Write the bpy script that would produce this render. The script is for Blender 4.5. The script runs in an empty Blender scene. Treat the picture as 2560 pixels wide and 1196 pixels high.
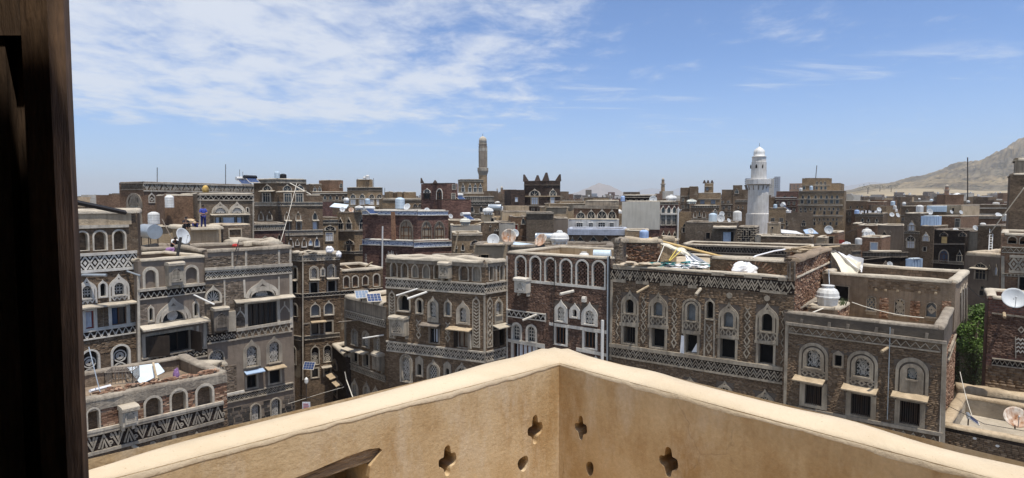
import bpy, math, random, numpy as np
from mathutils import Vector, Matrix, noise as mnoise
from mathutils.geometry import tessellate_polygon
R = math.radians
rnd = random.Random(7)
scene = bpy.context.scene
COL = scene.collection

# ---------------------------------------------------------------- camera
FPX, CX, CY, HOR, ZC = 1550.0, 1280.0, 598.0, 505.0, 17.0
TH = math.atan((CY - HOR) / FPX)
cam_d = bpy.data.cameras.new('camera'); cam = bpy.data.objects.new('camera', cam_d); COL.objects.link(cam)
cam_d.sensor_width = 36.0; cam_d.lens = 36.0 * FPX / 2560.0
cam_d.clip_start = 0.05; cam_d.clip_end = 60000
cam.location = (0, 0, ZC); cam.rotation_euler = (math.pi / 2 - TH, 0, 0)
scene.camera = cam
# ---------------------------------------------------------------- world and sun
SUN_EL, SUN_AZ = R(75), R(-52)          # azimuth measured from +X towards +Y
world = bpy.data.worlds.new('World'); scene.world = world; world.use_nodes = True
def build_world():
 nt = world.node_tree; N = nt.nodes; L = nt.links
 for n in list(N): N.remove(n)
 out = N.new('ShaderNodeOutputWorld'); bg = N.new('ShaderNodeBackground')
 sky = N.new('ShaderNodeTexSky'); sky.sky_type = 'NISHITA'; sky.sun_disc = False
 sky.sun_elevation = SUN_EL; sky.sun_rotation = math.pi / 2 - SUN_AZ
 sky.altitude = 2200; sky.air_density = 1.0; sky.dust_density = 0.8; sky.ozone_density = 3.0
 bg.inputs['Strength'].default_value = 0.105
 tc = N.new('ShaderNodeTexCoord')
 sep = N.new('ShaderNodeSeparateXYZ'); L.new(tc.outputs['Generated'], sep.inputs[0])
 def math_n(op, a, b=None, clamp=False):
  m = N.new('ShaderNodeMath'); m.operation = op; m.use_clamp = clamp
  for i, q in enumerate((a, b)):
   if q is None: continue
   if isinstance(q, (int, float)): m.inputs[i].default_value = q
   else: L.new(q, m.inputs[i])
  return m.outputs[0]
 def maprange(v, a, b, c, d, smooth=True):
  m = N.new('ShaderNodeMapRange'); m.interpolation_type = 'SMOOTHSTEP' if smooth else 'LINEAR'
  L.new(v, m.inputs['Value'])
  for k, q in zip(('From Min', 'From Max', 'To Min', 'To Max'), (a, b, c, d)): m.inputs[k].default_value = q
  return m.outputs['Result']
 X, Y, Z = sep.outputs
 zc = math_n('ADD', math_n('MAXIMUM', Z, 0.0), 0.07)
 px = math_n('DIVIDE', X, zc); py = math_n('DIVIDE', Y, zc)
 comb = N.new('ShaderNodeCombineXYZ'); L.new(px, comb.inputs[0]); L.new(py, comb.inputs[1])
 def noise(vec, scale, detail, rough, dist=0.0, off=(0, 0, 0), sc=(1, 1, 1), rot=0.0):
  mp = N.new('ShaderNodeMapping'); mp.inputs['Location'].default_value = off
  mp.inputs['Scale'].default_value = sc; mp.inputs['Rotation'].default_value = (0, 0, rot)
  L.new(vec, mp.inputs['Vector'])
  n = N.new('ShaderNodeTexNoise'); n.inputs['Scale'].default_value = scale; n.inputs['Detail'].default_value = detail
  n.inputs['Roughness'].default_value = rough; n.inputs['Distortion'].default_value = dist
  L.new(mp.outputs[0], n.inputs['Vector']); return n.outputs['Fac']
 v = comb.outputs[0]
 big = noise(v, 1.55, 9, 0.64, 0.3, (6.2, 4.4, 0), (1.0, 0.8, 1))
 fine = noise(v, 4.6, 8, 0.62, 0.35, (0.4, 8.0, 0), (1.0, 0.8, 1), 0.3)
 # the cloud field thins out from west (left) to east (right): one broad weather front
 bank = maprange(math_n('ADD', px, math_n('MULTIPLY', py, 0.10)), -0.8, 1.5, 1.0, 0.0)
 low = maprange(Z, 0.085, 0.15, 0.0, 1.0)
 cov = math_n('ADD', math_n('MULTIPLY', math_n('MULTIPLY', bank, low), 0.24), -0.012)
 d = math_n('ADD', math_n('ADD', math_n('MULTIPLY', big, 0.58), math_n('MULTIPLY', fine, 0.42)), cov)
 dens = maprange(d, 0.53, 0.79, 0.0, 0.78)
 # sparse cirrus puffs over the rest
 wisp = noise(v, 1.5, 9, 0.68, 0.5, (7.7, 2.2, 0), (0.55, 1.5, 1), 0.25)
 pfm = maprange(noise(v, 0.33, 3, 0.5, 0.2, (5.2, 0.6, 0)), 0.48, 0.62, 0.0, 1.0)
 wd = math_n('MULTIPLY', math_n('MULTIPLY', maprange(wisp, 0.52, 0.74, 0.0, 0.55), pfm), maprange(Z, 0.03, 0.10, 0.0, 1.0))
 dens = math_n('MAXIMUM', dens, wd)
 haze = maprange(Z, -0.02, 0.24, 0.42, 0.0)
 hz = N.new('ShaderNodeMixRGB'); L.new(haze, hz.inputs['Fac'])
 tint = N.new('ShaderNodeMixRGB'); tint.blend_type = 'MULTIPLY'; tint.inputs['Fac'].default_value = 1.0
 tint.inputs['Color2'].default_value = (0.74, 1.0, 1.27, 1)
 L.new(sky.outputs[0], tint.inputs['Color1']); L.new(tint.outputs[0], hz.inputs['Color1'])
 hz.inputs['Color2'].default_value = (4.2, 5.6, 7.7, 1)
 mx = N.new('ShaderNodeMixRGB'); L.new(dens, mx.inputs['Fac']); L.new(hz.outputs[0], mx.inputs['Color1'])
 mx.inputs['Color2'].default_value = (7.0, 7.25, 7.6, 1)
 L.new(mx.outputs[0], bg.inputs['Color']); L.new(bg.outputs[0], out.inputs[0])
build_world()
sun_d = bpy.data.lights.new('sun', 'SUN'); sun_o = bpy.data.objects.new('sun', sun_d); COL.objects.link(sun_o)
sun_d.energy = 4.4; sun_d.angle = R(0.53); sun_d.color = (1.0, 0.945, 0.86)
sv = Vector((math.cos(SUN_EL) * math.cos(SUN_AZ), math.cos(SUN_EL) * math.sin(SUN_AZ), math.sin(SUN_EL)))
sun_o.rotation_euler = sv.to_track_quat('Z', 'Y').to_euler(); sun_o.location = (60, 0, 120)
vs = scene.view_settings; vs.view_transform = 'Standard'; vs.look = 'None'; vs.exposure = 0.28; vs.gamma = 1.0; vs.use_curve_mapping = False
scene.cycles.max_bounces = 6; scene.cycles.diffuse_bounces = 4

# ---------------------------------------------------------------- picture coordinates -> points in the place
def ray(x, y):
 a = (x - CX) / FPX; b = (CY - y) / FPX
 return Vector((a, math.cos(TH) + b * math.sin(TH), -math.sin(TH) + b * math.cos(TH)))
def P(x, y, Y):                       # point on the sight line of (x, y) at depth Y
 d = ray(x, y); t = Y / d.y
 return Vector((d.x * t, Y, ZC + d.z * t))
def Pz(x, y, z):                      # same at height z
 d = ray(x, y); t = (z - ZC) / d.z
 return Vector((d.x * t, d.y * t, z))
def mpp(Y): return Y / FPX            # metres per picture pixel

# ---------------------------------------------------------------- materials
MATS = {}
def new_mat(name):
 m = bpy.data.materials.new(name); m.use_nodes = True
 nt = m.node_tree
 for n in list(nt.nodes): nt.nodes.remove(n)
 o = nt.nodes.new('ShaderNodeOutputMaterial'); b = nt.nodes.new('ShaderNodeBsdfPrincipled')
 nt.links.new(b.outputs[0], o.inputs[0]); MATS[name] = m
 return m, nt, b
def c4(c, k=1.0): return (c[0] * k, c[1] * k, c[2] * k, 1)
def nnoise(nt, vec, scale, detail=4, rough=0.55, sc=None):
 n = nt.nodes.new('ShaderNodeTexNoise'); n.inputs['Scale'].default_value = scale
 n.inputs['Detail'].default_value = detail; n.inputs['Roughness'].default_value = rough
 if sc:
  mp = nt.nodes.new('ShaderNodeMapping'); mp.inputs['Scale'].default_value = sc
  nt.links.new(vec, mp.inputs[0]); vec = mp.outputs[0]
 nt.links.new(vec, n.inputs['Vector']); return n.outputs['Fac']
def ramp(nt, fac, stops):
 r = nt.nodes.new('ShaderNodeValToRGB'); e = r.color_ramp.elements
 while len(e) < len(stops): e.new(0.5)
 for el, (p, c) in zip(e, stops): el.position = p; el.color = c
 nt.links.new(fac, r.inputs[0]); return r.outputs[0]
def mixc(nt, fac, a, b, mode='MIX'):
 m = nt.nodes.new('ShaderNodeMixRGB'); m.blend_type = mode
 for s, q in (('Fac', fac), ('Color1', a), ('Color2', b)):
  if isinstance(q, (int, float)): m.inputs[s].default_value = q
  elif isinstance(q, tuple): m.inputs[s].default_value = q
  else: nt.links.new(q, m.inputs[s])
 return m.outputs[0]
def bumpn(nt, b, h, dist, strength=1.0):
 bp = nt.nodes.new('ShaderNodeBump'); bp.inputs['Distance'].default_value = dist; bp.inputs['Strength'].default_value = strength
 nt.links.new(h, bp.inputs['Height']); nt.links.new(bp.outputs[0], b.inputs['Normal'])
def wpos(nt): return nt.nodes.new('ShaderNodeNewGeometry').outputs['Position']
def surf(name, c, stain=None, rough=0.9, scale=1.2, var=0.35, streak=0.0, bump=0.02, fine=9.0, metallic=0.0, spec=0.25):
 m, nt, b = new_mat(name); p = wpos(nt)
 n1 = nnoise(nt, p, scale, 6, 0.62)
 col = ramp(nt, n1, [(0.28, c4(c, 1 - var)), (0.5, c4(c)), (0.74, c4(c, 1 + var * 0.5))])
 if stain:
  n2 = nnoise(nt, p, scale * 0.45, 5, 0.68)
  f = ramp(nt, n2, [(0.42, (0, 0, 0, 1)), (0.66, (0.85, 0.85, 0.85, 1))])
  col = mixc(nt, f, col, c4(stain))
 if streak:
  n3 = nnoise(nt, p, 2.2, 4, 0.6, (2.6, 2.6, 0.22))
  f = ramp(nt, n3, [(0.45, (0, 0, 0, 1)), (0.68, (streak, streak, streak, 1))])
  col = mixc(nt, f, col, c4(stain or c, 0.62))
 nt.links.new(col, b.inputs['Base Color'])
 b.inputs['Roughness'].default_value = rough; b.inputs['Metallic'].default_value = metallic
 b.inputs['Specular IOR Level'].default_value = spec
 if bump: bumpn(nt, b, nnoise(nt, p, fine, 5, 0.65), bump)
 return m
def brick_uv(name, c1, c2, mortar, bw=0.21, bh=0.075, soot=0.4, patch=None, mort=0.012):
 m, nt, b = new_mat(name)
 uv = nt.nodes.new('ShaderNodeUVMap').outputs[0]; p = wpos(nt)
 wob = nt.nodes.new('ShaderNodeVectorMath'); wob.operation = 'MULTIPLY_ADD'
 nn = nt.nodes.new('ShaderNodeTexNoise'); nn.inputs['Scale'].default_value = 0.9; nn.inputs['Detail'].default_value = 3
 nt.links.new(p, nn.inputs['Vector']); nt.links.new(nn.outputs['Color'], wob.inputs[0])
 wob.inputs[1].default_value = (0.12, 0.10, 0); nt.links.new(uv, wob.inputs[2])
 t = nt.nodes.new('ShaderNodeTexBrick'); nt.links.new(wob.outputs[0], t.inputs['Vector'])
 t.inputs['Scale'].default_value = 1; t.inputs['Brick Width'].default_value = bw; t.inputs['Row Height'].default_value = bh
 t.inputs['Mortar Size'].default_value = mort; t.inputs['Mortar Smooth'].default_value = 0.3; t.inputs['Bias'].default_value = 0
 t.inputs['Color1'].default_value = c4(c1); t.inputs['Color2'].default_value = c4(c2); t.inputs['Mortar'].default_value = c4(mortar)
 n0 = nnoise(nt, p, 6.5, 3, 0.7)
 col = mixc(nt, 1.0, t.outputs['Color'], ramp(nt, n0, [(0.3, (0.6, 0.6, 0.6, 1)), (0.7, (1.3, 1.25, 1.2, 1))]), 'MULTIPLY')
 n1 = nnoise(nt, p, 0.35, 6, 0.66)
 col = mixc(nt, 1.0, col, ramp(nt, n1, [(0.35, (1 - soot, 1 - soot, 1 - soot, 1)), (0.62, (1.12, 1.12, 1.12, 1))]), 'MULTIPLY')
 if patch:
  n2 = nnoise(nt, p, 0.55, 6, 0.7)
  col = mixc(nt, ramp(nt, n2, [(0.585, (0, 0, 0, 1)), (0.65, (0.8, 0.8, 0.8, 1))]), col, c4(patch))
 nt.links.new(col, b.inputs['Base Color']); b.inputs['Roughness'].default_value = 0.92; b.inputs['Specular IOR Level'].default_value = 0.15
 inv = nt.nodes.new('ShaderNodeMath'); inv.operation = 'SUBTRACT'; inv.inputs[0].default_value = 1.0; nt.links.new(t.outputs['Fac'], inv.inputs[1])
 ad = nt.nodes.new('ShaderNodeMath'); ad.operation = 'ADD'; nt.links.new(inv.outputs[0], ad.inputs[0]); nt.links.new(n0, ad.inputs[1])
 bumpn(nt, b, ad.outputs[0], 0.03)
 return m
def brick_geo(name, stops, soot=0.45):
 m, nt, b = new_mat(name); g = nt.nodes.new('ShaderNodeNewGeometry'); oi = nt.nodes.new('ShaderNodeObjectInfo')
 a = nt.nodes.new('ShaderNodeMath'); a.operation = 'ADD'; nt.links.new(g.outputs['Random Per Island'], a.inputs[0]); nt.links.new(oi.outputs['Random'], a.inputs[1])
 fr = nt.nodes.new('ShaderNodeMath'); fr.operation = 'FRACT'; nt.links.new(a.outputs[0], fr.inputs[0])
 col = ramp(nt, fr.outputs[0], stops); p = g.outputs['Position']
 n1 = nnoise(nt, p, 0.4, 6, 0.68)
 col = mixc(nt, 1.0, col, ramp(nt, n1, [(0.34, (1 - soot, 1 - soot, 1 - soot, 1)), (0.6, (1.1, 1.1, 1.1, 1))]), 'MULTIPLY')
 n2 = nnoise(nt, p, 14, 4, 0.7)
 col = mixc(nt, 1.0, col, ramp(nt, n2, [(0.3, (0.72, 0.72, 0.72, 1)), (0.7, (1.15, 1.15, 1.15, 1))]), 'MULTIPLY')
 nt.links.new(col, b.inputs['Base Color']); b.inputs['Roughness'].default_value = 0.93; b.inputs['Specular IOR Level'].default_value = 0.12
 bumpn(nt, b, n2, 0.02)
 return m
def glossy(name, c, rough=0.2, metallic=0.0, spec=0.5):
 m, nt, b = new_mat(name); p = wpos(nt)
 n = nnoise(nt, p, 2.0, 3, 0.5)
 nt.links.new(ramp(nt, n, [(0.3, c4(c, 0.85)), (0.7, c4(c, 1.1))]), b.inputs['Base Color'])
 b.inputs['Roughness'].default_value = rough; b.inputs['Metallic'].default_value = metallic; b.inputs['Specular IOR Level'].default_value = spec
 return m
MORT = (0.30, 0.25, 0.20)
brick_uv('brick_brown', (0.175, 0.122, 0.082), (0.255, 0.185, 0.125), (0.16, 0.125, 0.09), patch=(0.30, 0.25, 0.185))
brick_uv('brick_warm', (0.22, 0.13, 0.085), (0.30, 0.19, 0.125), (0.20, 0.15, 0.11))
brick_uv('brick_red', (0.11, 0.052, 0.042), (0.25, 0.135, 0.105), (0.16, 0.115, 0.10), 0.30, 0.13, 0.35, None, 0.022)
brick_uv('brick_tan', (0.30, 0.215, 0.13), (0.40, 0.30, 0.19), (0.28, 0.21, 0.14), patch=(0.40, 0.33, 0.235))
brick_uv('brick_dark', (0.036, 0.027, 0.022), (0.064, 0.046, 0.036), (0.028, 0.023, 0.02))  # as frieze ground, its darkness is painted recess shade
brick_uv('brick_black', (0.05, 0.04, 0.036), (0.11, 0.075, 0.06), (0.10, 0.085, 0.075), 0.34, 0.16, 0.3)
brick_uv('brick_grey', (0.165, 0.128, 0.095), (0.225, 0.178, 0.13), (0.17, 0.14, 0.11), 0.21, 0.075, 0.3, (0.29, 0.245, 0.19))
brick_uv('brick_orange', (0.30, 0.165, 0.10), (0.36, 0.22, 0.14), (0.27, 0.19, 0.14), 0.21, 0.075, 0.25)
brick_uv('stone_block', (0.05, 0.045, 0.04), (0.10, 0.085, 0.07), (0.42, 0.36, 0.28), 0.42, 0.22, 0.2, None, 0.045)
brick_uv('rubble_stone', (0.16, 0.125, 0.095), (0.26, 0.20, 0.15), (0.17, 0.135, 0.10), 0.32, 0.17, 0.35, None, 0.03)
brick_geo('brick_course_brown', [(0, (0.125, 0.087, 0.058, 1)), (0.3, (0.165, 0.115, 0.075, 1)), (0.75, (0.20, 0.142, 0.094, 1)), (1, (0.265, 0.195, 0.132, 1))], 0.24)
brick_geo('brick_course_red', [(0, (0.085, 0.054, 0.042, 1)), (0.35, (0.135, 0.082, 0.06, 1)), (0.75, (0.17, 0.105, 0.077, 1)), (1, (0.25, 0.17, 0.13, 1))], 0.24)
brick_geo('brick_course_grey', [(0, (0.11, 0.085, 0.064, 1)), (0.4, (0.19, 0.148, 0.11, 1)), (0.8, (0.24, 0.19, 0.145, 1)), (1, (0.32, 0.26, 0.20, 1))], 0.25)
brick_geo('brick_course_rubble', [(0, (0.13, 0.07, 0.045, 1)), (0.4, (0.25, 0.14, 0.09, 1)), (0.75, (0.34, 0.21, 0.14, 1)), (1, (0.46, 0.33, 0.23, 1))], 0.3)
brick_geo('stone_course', [(0, (0.035, 0.032, 0.03, 1)), (0.5, (0.08, 0.07, 0.06, 1)), (1, (0.17, 0.14, 0.115, 1))], 0.2)
surf('mortar', (0.135, 0.108, 0.086), (0.10, 0.08, 0.065))
surf('cream_render', (0.62, 0.575, 0.49), (0.50, 0.455, 0.375), 0.9, 0.5, 0.12, 0.3, 0.01)
surf('plaster_dull', (0.375, 0.32, 0.245), (0.19, 0.155, 0.115), 0.92, 1.3, 0.3, 0.55, 0.02)
surf('plaster_soot', (0.085, 0.07, 0.055), (0.14, 0.115, 0.09), 0.93, 1.6, 0.4, 0.5, 0.03)
surf('plaster_grey', (0.42, 0.365, 0.285), (0.22, 0.19, 0.155), 0.92, 1.3, 0.3, 0.55, 0.02)
surf('plaster_pale', (0.55, 0.49, 0.395), (0.29, 0.25, 0.205), 0.92, 1.3, 0.25, 0.45, 0.02)
surf('plaster_white', (0.63, 0.59, 0.52), (0.44, 0.40, 0.34), 0.9, 1.2, 0.18, 0.35, 0.015)
surf('plaster_aged', (0.25, 0.21, 0.165), (0.12, 0.10, 0.082), 0.93, 1.4, 0.35, 0.6, 0.03)
surf('plaster_brown', (0.225, 0.18, 0.14), (0.155, 0.122, 0.095), 0.93, 1.0, 0.25, 0.3, 0.02)
surf('mud_plaster', (0.47, 0.37, 0.25), (0.33, 0.25, 0.16), 0.95, 0.8, 0.28, 0.5, 0.04)
surf('mud_coping', (0.49, 0.43, 0.34), (0.29, 0.25, 0.195), 0.95, 1.1, 0.3, 0.0, 0.05)
surf('mud_wall', (0.27, 0.205, 0.145), (0.16, 0.12, 0.085), 0.95, 1.1, 0.35, 0.5, 0.05)
surf('mud_grey', (0.33, 0.285, 0.225), (0.20, 0.165, 0.13), 0.95, 1.2, 0.35, 0.6, 0.05)
surf('roof_mud', (0.44, 0.36, 0.255), (0.31, 0.25, 0.17), 0.96, 0.5, 0.3, 0.0, 0.04)
surf('parapet_coping', (0.57, 0.47, 0.335), (0.49, 0.39, 0.26), 0.93, 2.2, 0.10, 0.0, 0.008, 22)
surf('whitewash', (0.66, 0.64, 0.61), (0.50, 0.47, 0.42), 0.85, 0.7, 0.14, 0.5, 0.02)
surf('blue_wash', (0.40, 0.43, 0.50), (0.30, 0.31, 0.34), 0.9, 1.5, 0.3, 0.3, 0.02)
surf('concrete', (0.47, 0.44, 0.385), (0.36, 0.33, 0.28), 0.9, 0.5, 0.2, 0.3, 0.01)
surf('concrete_blue', (0.30, 0.33, 0.38), None, 0.9, 0.3, 0.15, 0, 0.0)
surf('wood_dark', (0.034, 0.024, 0.017), (0.03, 0.02, 0.014), 0.7, 3, 0.5, 0.5, 0.01)
surf('wood_pale', (0.42, 0.33, 0.22), (0.28, 0.21, 0.13), 0.85, 3, 0.35, 0, 0.01)
surf('wood_grey', (0.22, 0.185, 0.15), (0.12, 0.10, 0.08), 0.85, 4, 0.4, 0, 0.01)
surf('wood_yellow', (0.55, 0.38, 0.16), None, 0.7, 3, 0.25, 0, 0.0)
surf('wood_red', (0.24, 0.04, 0.03), None, 0.7, 3, 0.25, 0, 0.0)
surf('wood_window', (0.12, 0.06, 0.032), None, 0.6, 3, 0.3, 0, 0.0)
surf('rubble', (0.48, 0.40, 0.30), (0.33, 0.27, 0.19), 0.95, 2.5, 0.4, 0, 0.03)
surf('gypsum_lattice', (0.52, 0.49, 0.44), (0.36, 0.33, 0.29), 0.9, 4, 0.2, 0, 0.0)
surf('alabaster', (0.20, 0.215, 0.225), (0.12, 0.125, 0.13), 0.5, 3, 0.4, 0, 0.0)
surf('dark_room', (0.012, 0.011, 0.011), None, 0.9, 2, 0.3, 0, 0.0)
surf('iron', (0.05, 0.045, 0.042), (0.09, 0.05, 0.03), 0.6, 5, 0.3, 0, 0.0)
surf('galvanised', (0.42, 0.46, 0.49), (0.32, 0.35, 0.38), 0.38, 2, 0.15, 0, 0.0, 9, 0.6, 0.5)
surf('sheet_metal', (0.62, 0.69, 0.74), (0.52, 0.58, 0.62), 0.45, 2, 0.1, 0, 0.0, 9, 0.15, 0.5)
surf('blue_sheet', (0.34, 0.44, 0.58), (0.28, 0.37, 0.48), 0.5, 2, 0.1, 0, 0.0, 9, 0.0, 0.4)
surf('tank_white', (0.72, 0.72, 0.70), (0.52, 0.50, 0.45), 0.5, 2, 0.08, 0.5, 0.0, 9, 0, 0.4)
surf('tank_blue', (0.36, 0.48, 0.70), None, 0.45, 2, 0.1, 0.2, 0.0, 9, 0, 0.4)
surf('tank_pale_blue', (0.50, 0.60, 0.68), None, 0.45, 2, 0.1, 0.2, 0.0, 9, 0, 0.4)
surf('tank_cream', (0.66, 0.66, 0.58), (0.5, 0.48, 0.4), 0.5, 2, 0.1, 0.3, 0.0)
surf('tank_black', (0.025, 0.025, 0.028), None, 0.4, 2, 0.2, 0, 0.0)
surf('dish_grey', (0.52, 0.54, 0.55), (0.42, 0.43, 0.43), 0.5, 2.5, 0.1, 0.2, 0.0)
surf('dish_rust', (0.62, 0.58, 0.50), (0.36, 0.13, 0.03), 0.7, 1.9, 0.12, 0.9, 0.0)
surf('cloth_white', (0.74, 0.74, 0.75), None, 0.9, 3, 0.08, 0, 0.0)
surf('cloth_cream', (0.66, 0.61, 0.50), None, 0.9, 3, 0.1, 0, 0.0)
surf('cloth_teal', (0.05, 0.20, 0.20), (0.02, 0.08, 0.08), 0.8, 6, 0.5, 0, 0.0)
surf('cloth_blue', (0.05, 0.07, 0.32), None, 0.9, 6, 0.2, 0, 0.0)
surf('cloth_navy', (0.03, 0.035, 0.14), None, 0.9, 6, 0.2, 0, 0.0)
surf('cloth_black', (0.02, 0.02, 0.024), None, 0.9, 6, 0.2, 0, 0.0)
surf('cloth_red', (0.45, 0.05, 0.045), None, 0.9, 6, 0.2, 0, 0.0)
surf('cloth_purple', (0.26, 0.15, 0.30), None, 0.9, 6, 0.3, 0, 0.0)
surf('cloth_beige', (0.50, 0.38, 0.24), None, 0.9, 6, 0.2, 0, 0.0)
surf('skin', (0.36, 0.20, 0.125), None, 0.6, 6, 0.1, 0, 0.0)
surf('hair', (0.015, 0.012, 0.011), None, 0.7, 6, 0.2, 0, 0.0)
surf('pipe_white', (0.66, 0.64, 0.60), None, 0.6, 3, 0.1, 0, 0.0)
surf('cable_black', (0.03, 0.028, 0.028), None, 0.7, 3, 0.1, 0, 0.0)
surf('rope_pale', (0.62, 0.58, 0.50), None, 0.9, 3, 0.1, 0, 0.0)
surf('rope_yellow', (0.62, 0.48, 0.10), None, 0.9, 3, 0.1, 0, 0.0)
surf('barrel_yellow', (0.55, 0.36, 0.10), (0.08, 0.06, 0.04), 0.7, 3, 0.2, 0, 0.0)
glossy('glass_dark', (0.028, 0.032, 0.036), 0.12)
glossy('glass_blue', (0.07, 0.10, 0.16), 0.12)
glossy('solar_cell', (0.035, 0.06, 0.14), 0.12)
glossy('solar_pale', (0.16, 0.21, 0.29), 0.2)
surf('curtain', (0.62, 0.64, 0.68), None, 0.9, 4, 0.15, 0.3, 0.0)
surf('curtain_blue', (0.52, 0.60, 0.70), None, 0.9, 4, 0.12, 0.3, 0.0)
surf('curtain_brown', (0.28, 0.23, 0.17), None, 0.8, 3, 0.25, 0.5, 0.0)
surf('stained_glass', (0.08, 0.14, 0.22), (0.06, 0.20, 0.10), 0.3, 9, 0.5, 0, 0.0)
surf('leaf_bright', (0.12, 0.195, 0.04), (0.05, 0.09, 0.02), 0.6, 1.2, 0.4, 0, 0.0)
surf('leaf_olive', (0.10, 0.125, 0.055), (0.06, 0.075, 0.03), 0.65, 1.2, 0.4, 0, 0.0)
surf('leaf_dark', (0.035, 0.06, 0.025), None, 0.7, 0.5, 0.4, 0, 0.0)
surf('bark', (0.13, 0.10, 0.07), None, 0.9, 4, 0.3, 0, 0.02)
surf('ground_earth', (0.20, 0.165, 0.125), (0.12, 0.10, 0.08), 0.95, 0.03, 0.3, 0, 0.0)
surf('sign_print', (0.62, 0.56, 0.55), (0.55, 0.20, 0.22), 0.7, 9, 0.1, 0, 0.0)
def tile_band():
 m, nt, b = new_mat('blue_tile'); uv = nt.nodes.new('ShaderNodeUVMap').outputs[0]
 n = nnoise(nt, uv, 7.0, 2, 0.5)
 col = ramp(nt, n, [(0.40, (0.05, 0.07, 0.16, 1)), (0.47, (0.50, 0.56, 0.64, 1)), (0.56, (0.16, 0.20, 0.32, 1)), (0.62, (0.60, 0.62, 0.62, 1))])
 nt.links.new(col, b.inputs['Base Color']); b.inputs['Roughness'].default_value = 0.5
tile_band()

# ---------------------------------------------------------------- mesh helpers
class MB:
 def __init__(s): s.v = []; s.f = []; s.uv = []; s.has_uv = False
 def quad(s, a, b, c, d, uv=None):
  i = len(s.v); s.v += [tuple(a), tuple(b), tuple(c), tuple(d)]; s.f.append((i, i + 1, i + 2, i + 3))
  if uv: s.has_uv = True; s.uv += list(uv)
  else: s.uv += [(0, 0)] * 4
 def tri(s, a, b, c):
  i = len(s.v); s.v += [tuple(a), tuple(b), tuple(c)]; s.f.append((i, i + 1, i + 2)); s.uv += [(0, 0)] * 3
 def poly(s, pts, uv=None):
  i = len(s.v); s.v += [tuple(p) for p in pts]; s.f.append(tuple(range(i, i + len(pts)))); s.uv += list(uv) if uv else [(0, 0)] * len(pts)
 def obox(s, o, ax, ay, az, uvm=False):
  o = Vector(o); ax = Vector(ax); ay = Vector(ay); az = Vector(az)
  p = [o, o + ax, o + ax + ay, o + ay, o + az, o + ax + az, o + ax + ay + az, o + ay + az]
  for q in ((0, 3, 2, 1), (4, 5, 6, 7), (0, 1, 5, 4), (1, 2, 6, 5), (2, 3, 7, 6), (3, 0, 4, 7)):
   a, b, c, d = (p[k] for k in q)
   if uvm:
    e1 = (b - a).length; e2 = (d - a).length
    s.quad(a, b, c, d, ((a.x + a.y, a.z), (a.x + a.y + e1, a.z), (a.x + a.y + e1, a.z + e2), (a.x + a.y, a.z + e2)))
   else: s.quad(a, b, c, d)
 def box(s, x0, y0, z0, x1, y1, z1, uvm=False): s.obox((x0, y0, z0), (x1 - x0, 0, 0), (0, y1 - y0, 0), (0, 0, z1 - z0), uvm)
 def tube(s, pts, r, n=7, r2=None, cap=True):
  pts = [Vector(p) for p in pts]; rings = []
  for i, p in enumerate(pts):
   d = (pts[min(i + 1, len(pts) - 1)] - pts[max(i - 1, 0)]).normalized()
   a = d.orthogonal().normalized() if abs(d.z) > 0.9 else d.cross(Vector((0, 0, 1))).normalized()
   b = d.cross(a); rr = r if r2 is None else r + (r2 - r) * i / max(1, len(pts) - 1)
   base = len(s.v)
   for k in range(n):
    t = 2 * math.pi * k / n; s.v.append(tuple(p + a * math.cos(t) * rr + b * math.sin(t) * rr))
   rings.append(base)
  for q in range(len(rings) - 1):
   for k in range(n):
    k2 = (k + 1) % n; s.f.append((rings[q] + k, rings[q] + k2, rings[q + 1] + k2, rings[q + 1] + k)); s.uv += [(0, 0)] * 4
  if cap:
   s.f.append(tuple(rings[0] + k for k in range(n))[::-1]); s.uv += [(0, 0)] * n
   s.f.append(tuple(rings[-1] + k for k in range(n))); s.uv += [(0, 0)] * n
 def lathe(s, prof, c=(0, 0, 0), n=16, axis='z', fr=None):
  c = Vector(c); base = len(s.v); m = len(prof)
  if fr is None:
   fr = (Vector((1, 0, 0)), Vector((0, 1, 0)), Vector((0, 0, 1)))
  for r, z in prof:
   for k in range(n):
    t = 2 * math.pi * k / n
    s.v.append(tuple(c + fr[0] * (r * math.cos(t)) + fr[1] * (r * math.sin(t)) + fr[2] * z))
  for q in range(m - 1):
   for k in range(n):
    k2 = (k + 1) % n; s.f.append((base + q * n + k, base + q * n + k2, base + (q + 1) * n + k2, base + (q + 1) * n + k)); s.uv += [(0, 0)] * 4
  if prof[0][0] > 1e-4: s.f.append(tuple(base + k for k in range(n))[::-1]); s.uv += [(0, 0)] * n
  if prof[-1][0] > 1e-4: s.f.append(tuple(base + (m - 1) * n + k for k in range(n))); s.uv += [(0, 0)] * n
 def mesh(s, name, mat, off=None, smooth=False):
  me = bpy.data.meshes.new(name)
  v = s.v
  if off is not None: v = [(x - off[0], y - off[1], z - off[2]) for x, y, z in v]
  me.from_pydata(v, [], s.f)
  if s.has_uv:
   l = me.uv_layers.new(name='UVMap'); arr = np.array(s.uv, dtype=np.float32).ravel(); l.data.foreach_set('uv', arr)
  me.materials.append(MATS[mat])
  if smooth: me.polygons.foreach_set('use_smooth', [True] * len(me.polygons))
  return me
 def build(s, name, mat, parent=None, smooth=False, label=None):
  off = origin(parent) if parent else None
  ob = bpy.data.objects.new(name, s.mesh(name, mat, off, smooth)); COL.objects.link(ob)
  if parent: ob.parent = parent; ORG[ob.name] = off
  if label: ob['label'] = label
  return ob
ORG = {}
def origin(o): return ORG[o.name]
def thing(name, label, cat, loc, group=None):
 o = bpy.data.objects.new(name, None); COL.objects.link(o); o.location = loc; o.empty_display_size = 0.3
 ORG[o.name] = Vector(loc); o['label'] = label; o['category'] = cat
 if group: o['group'] = group
 return o
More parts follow.
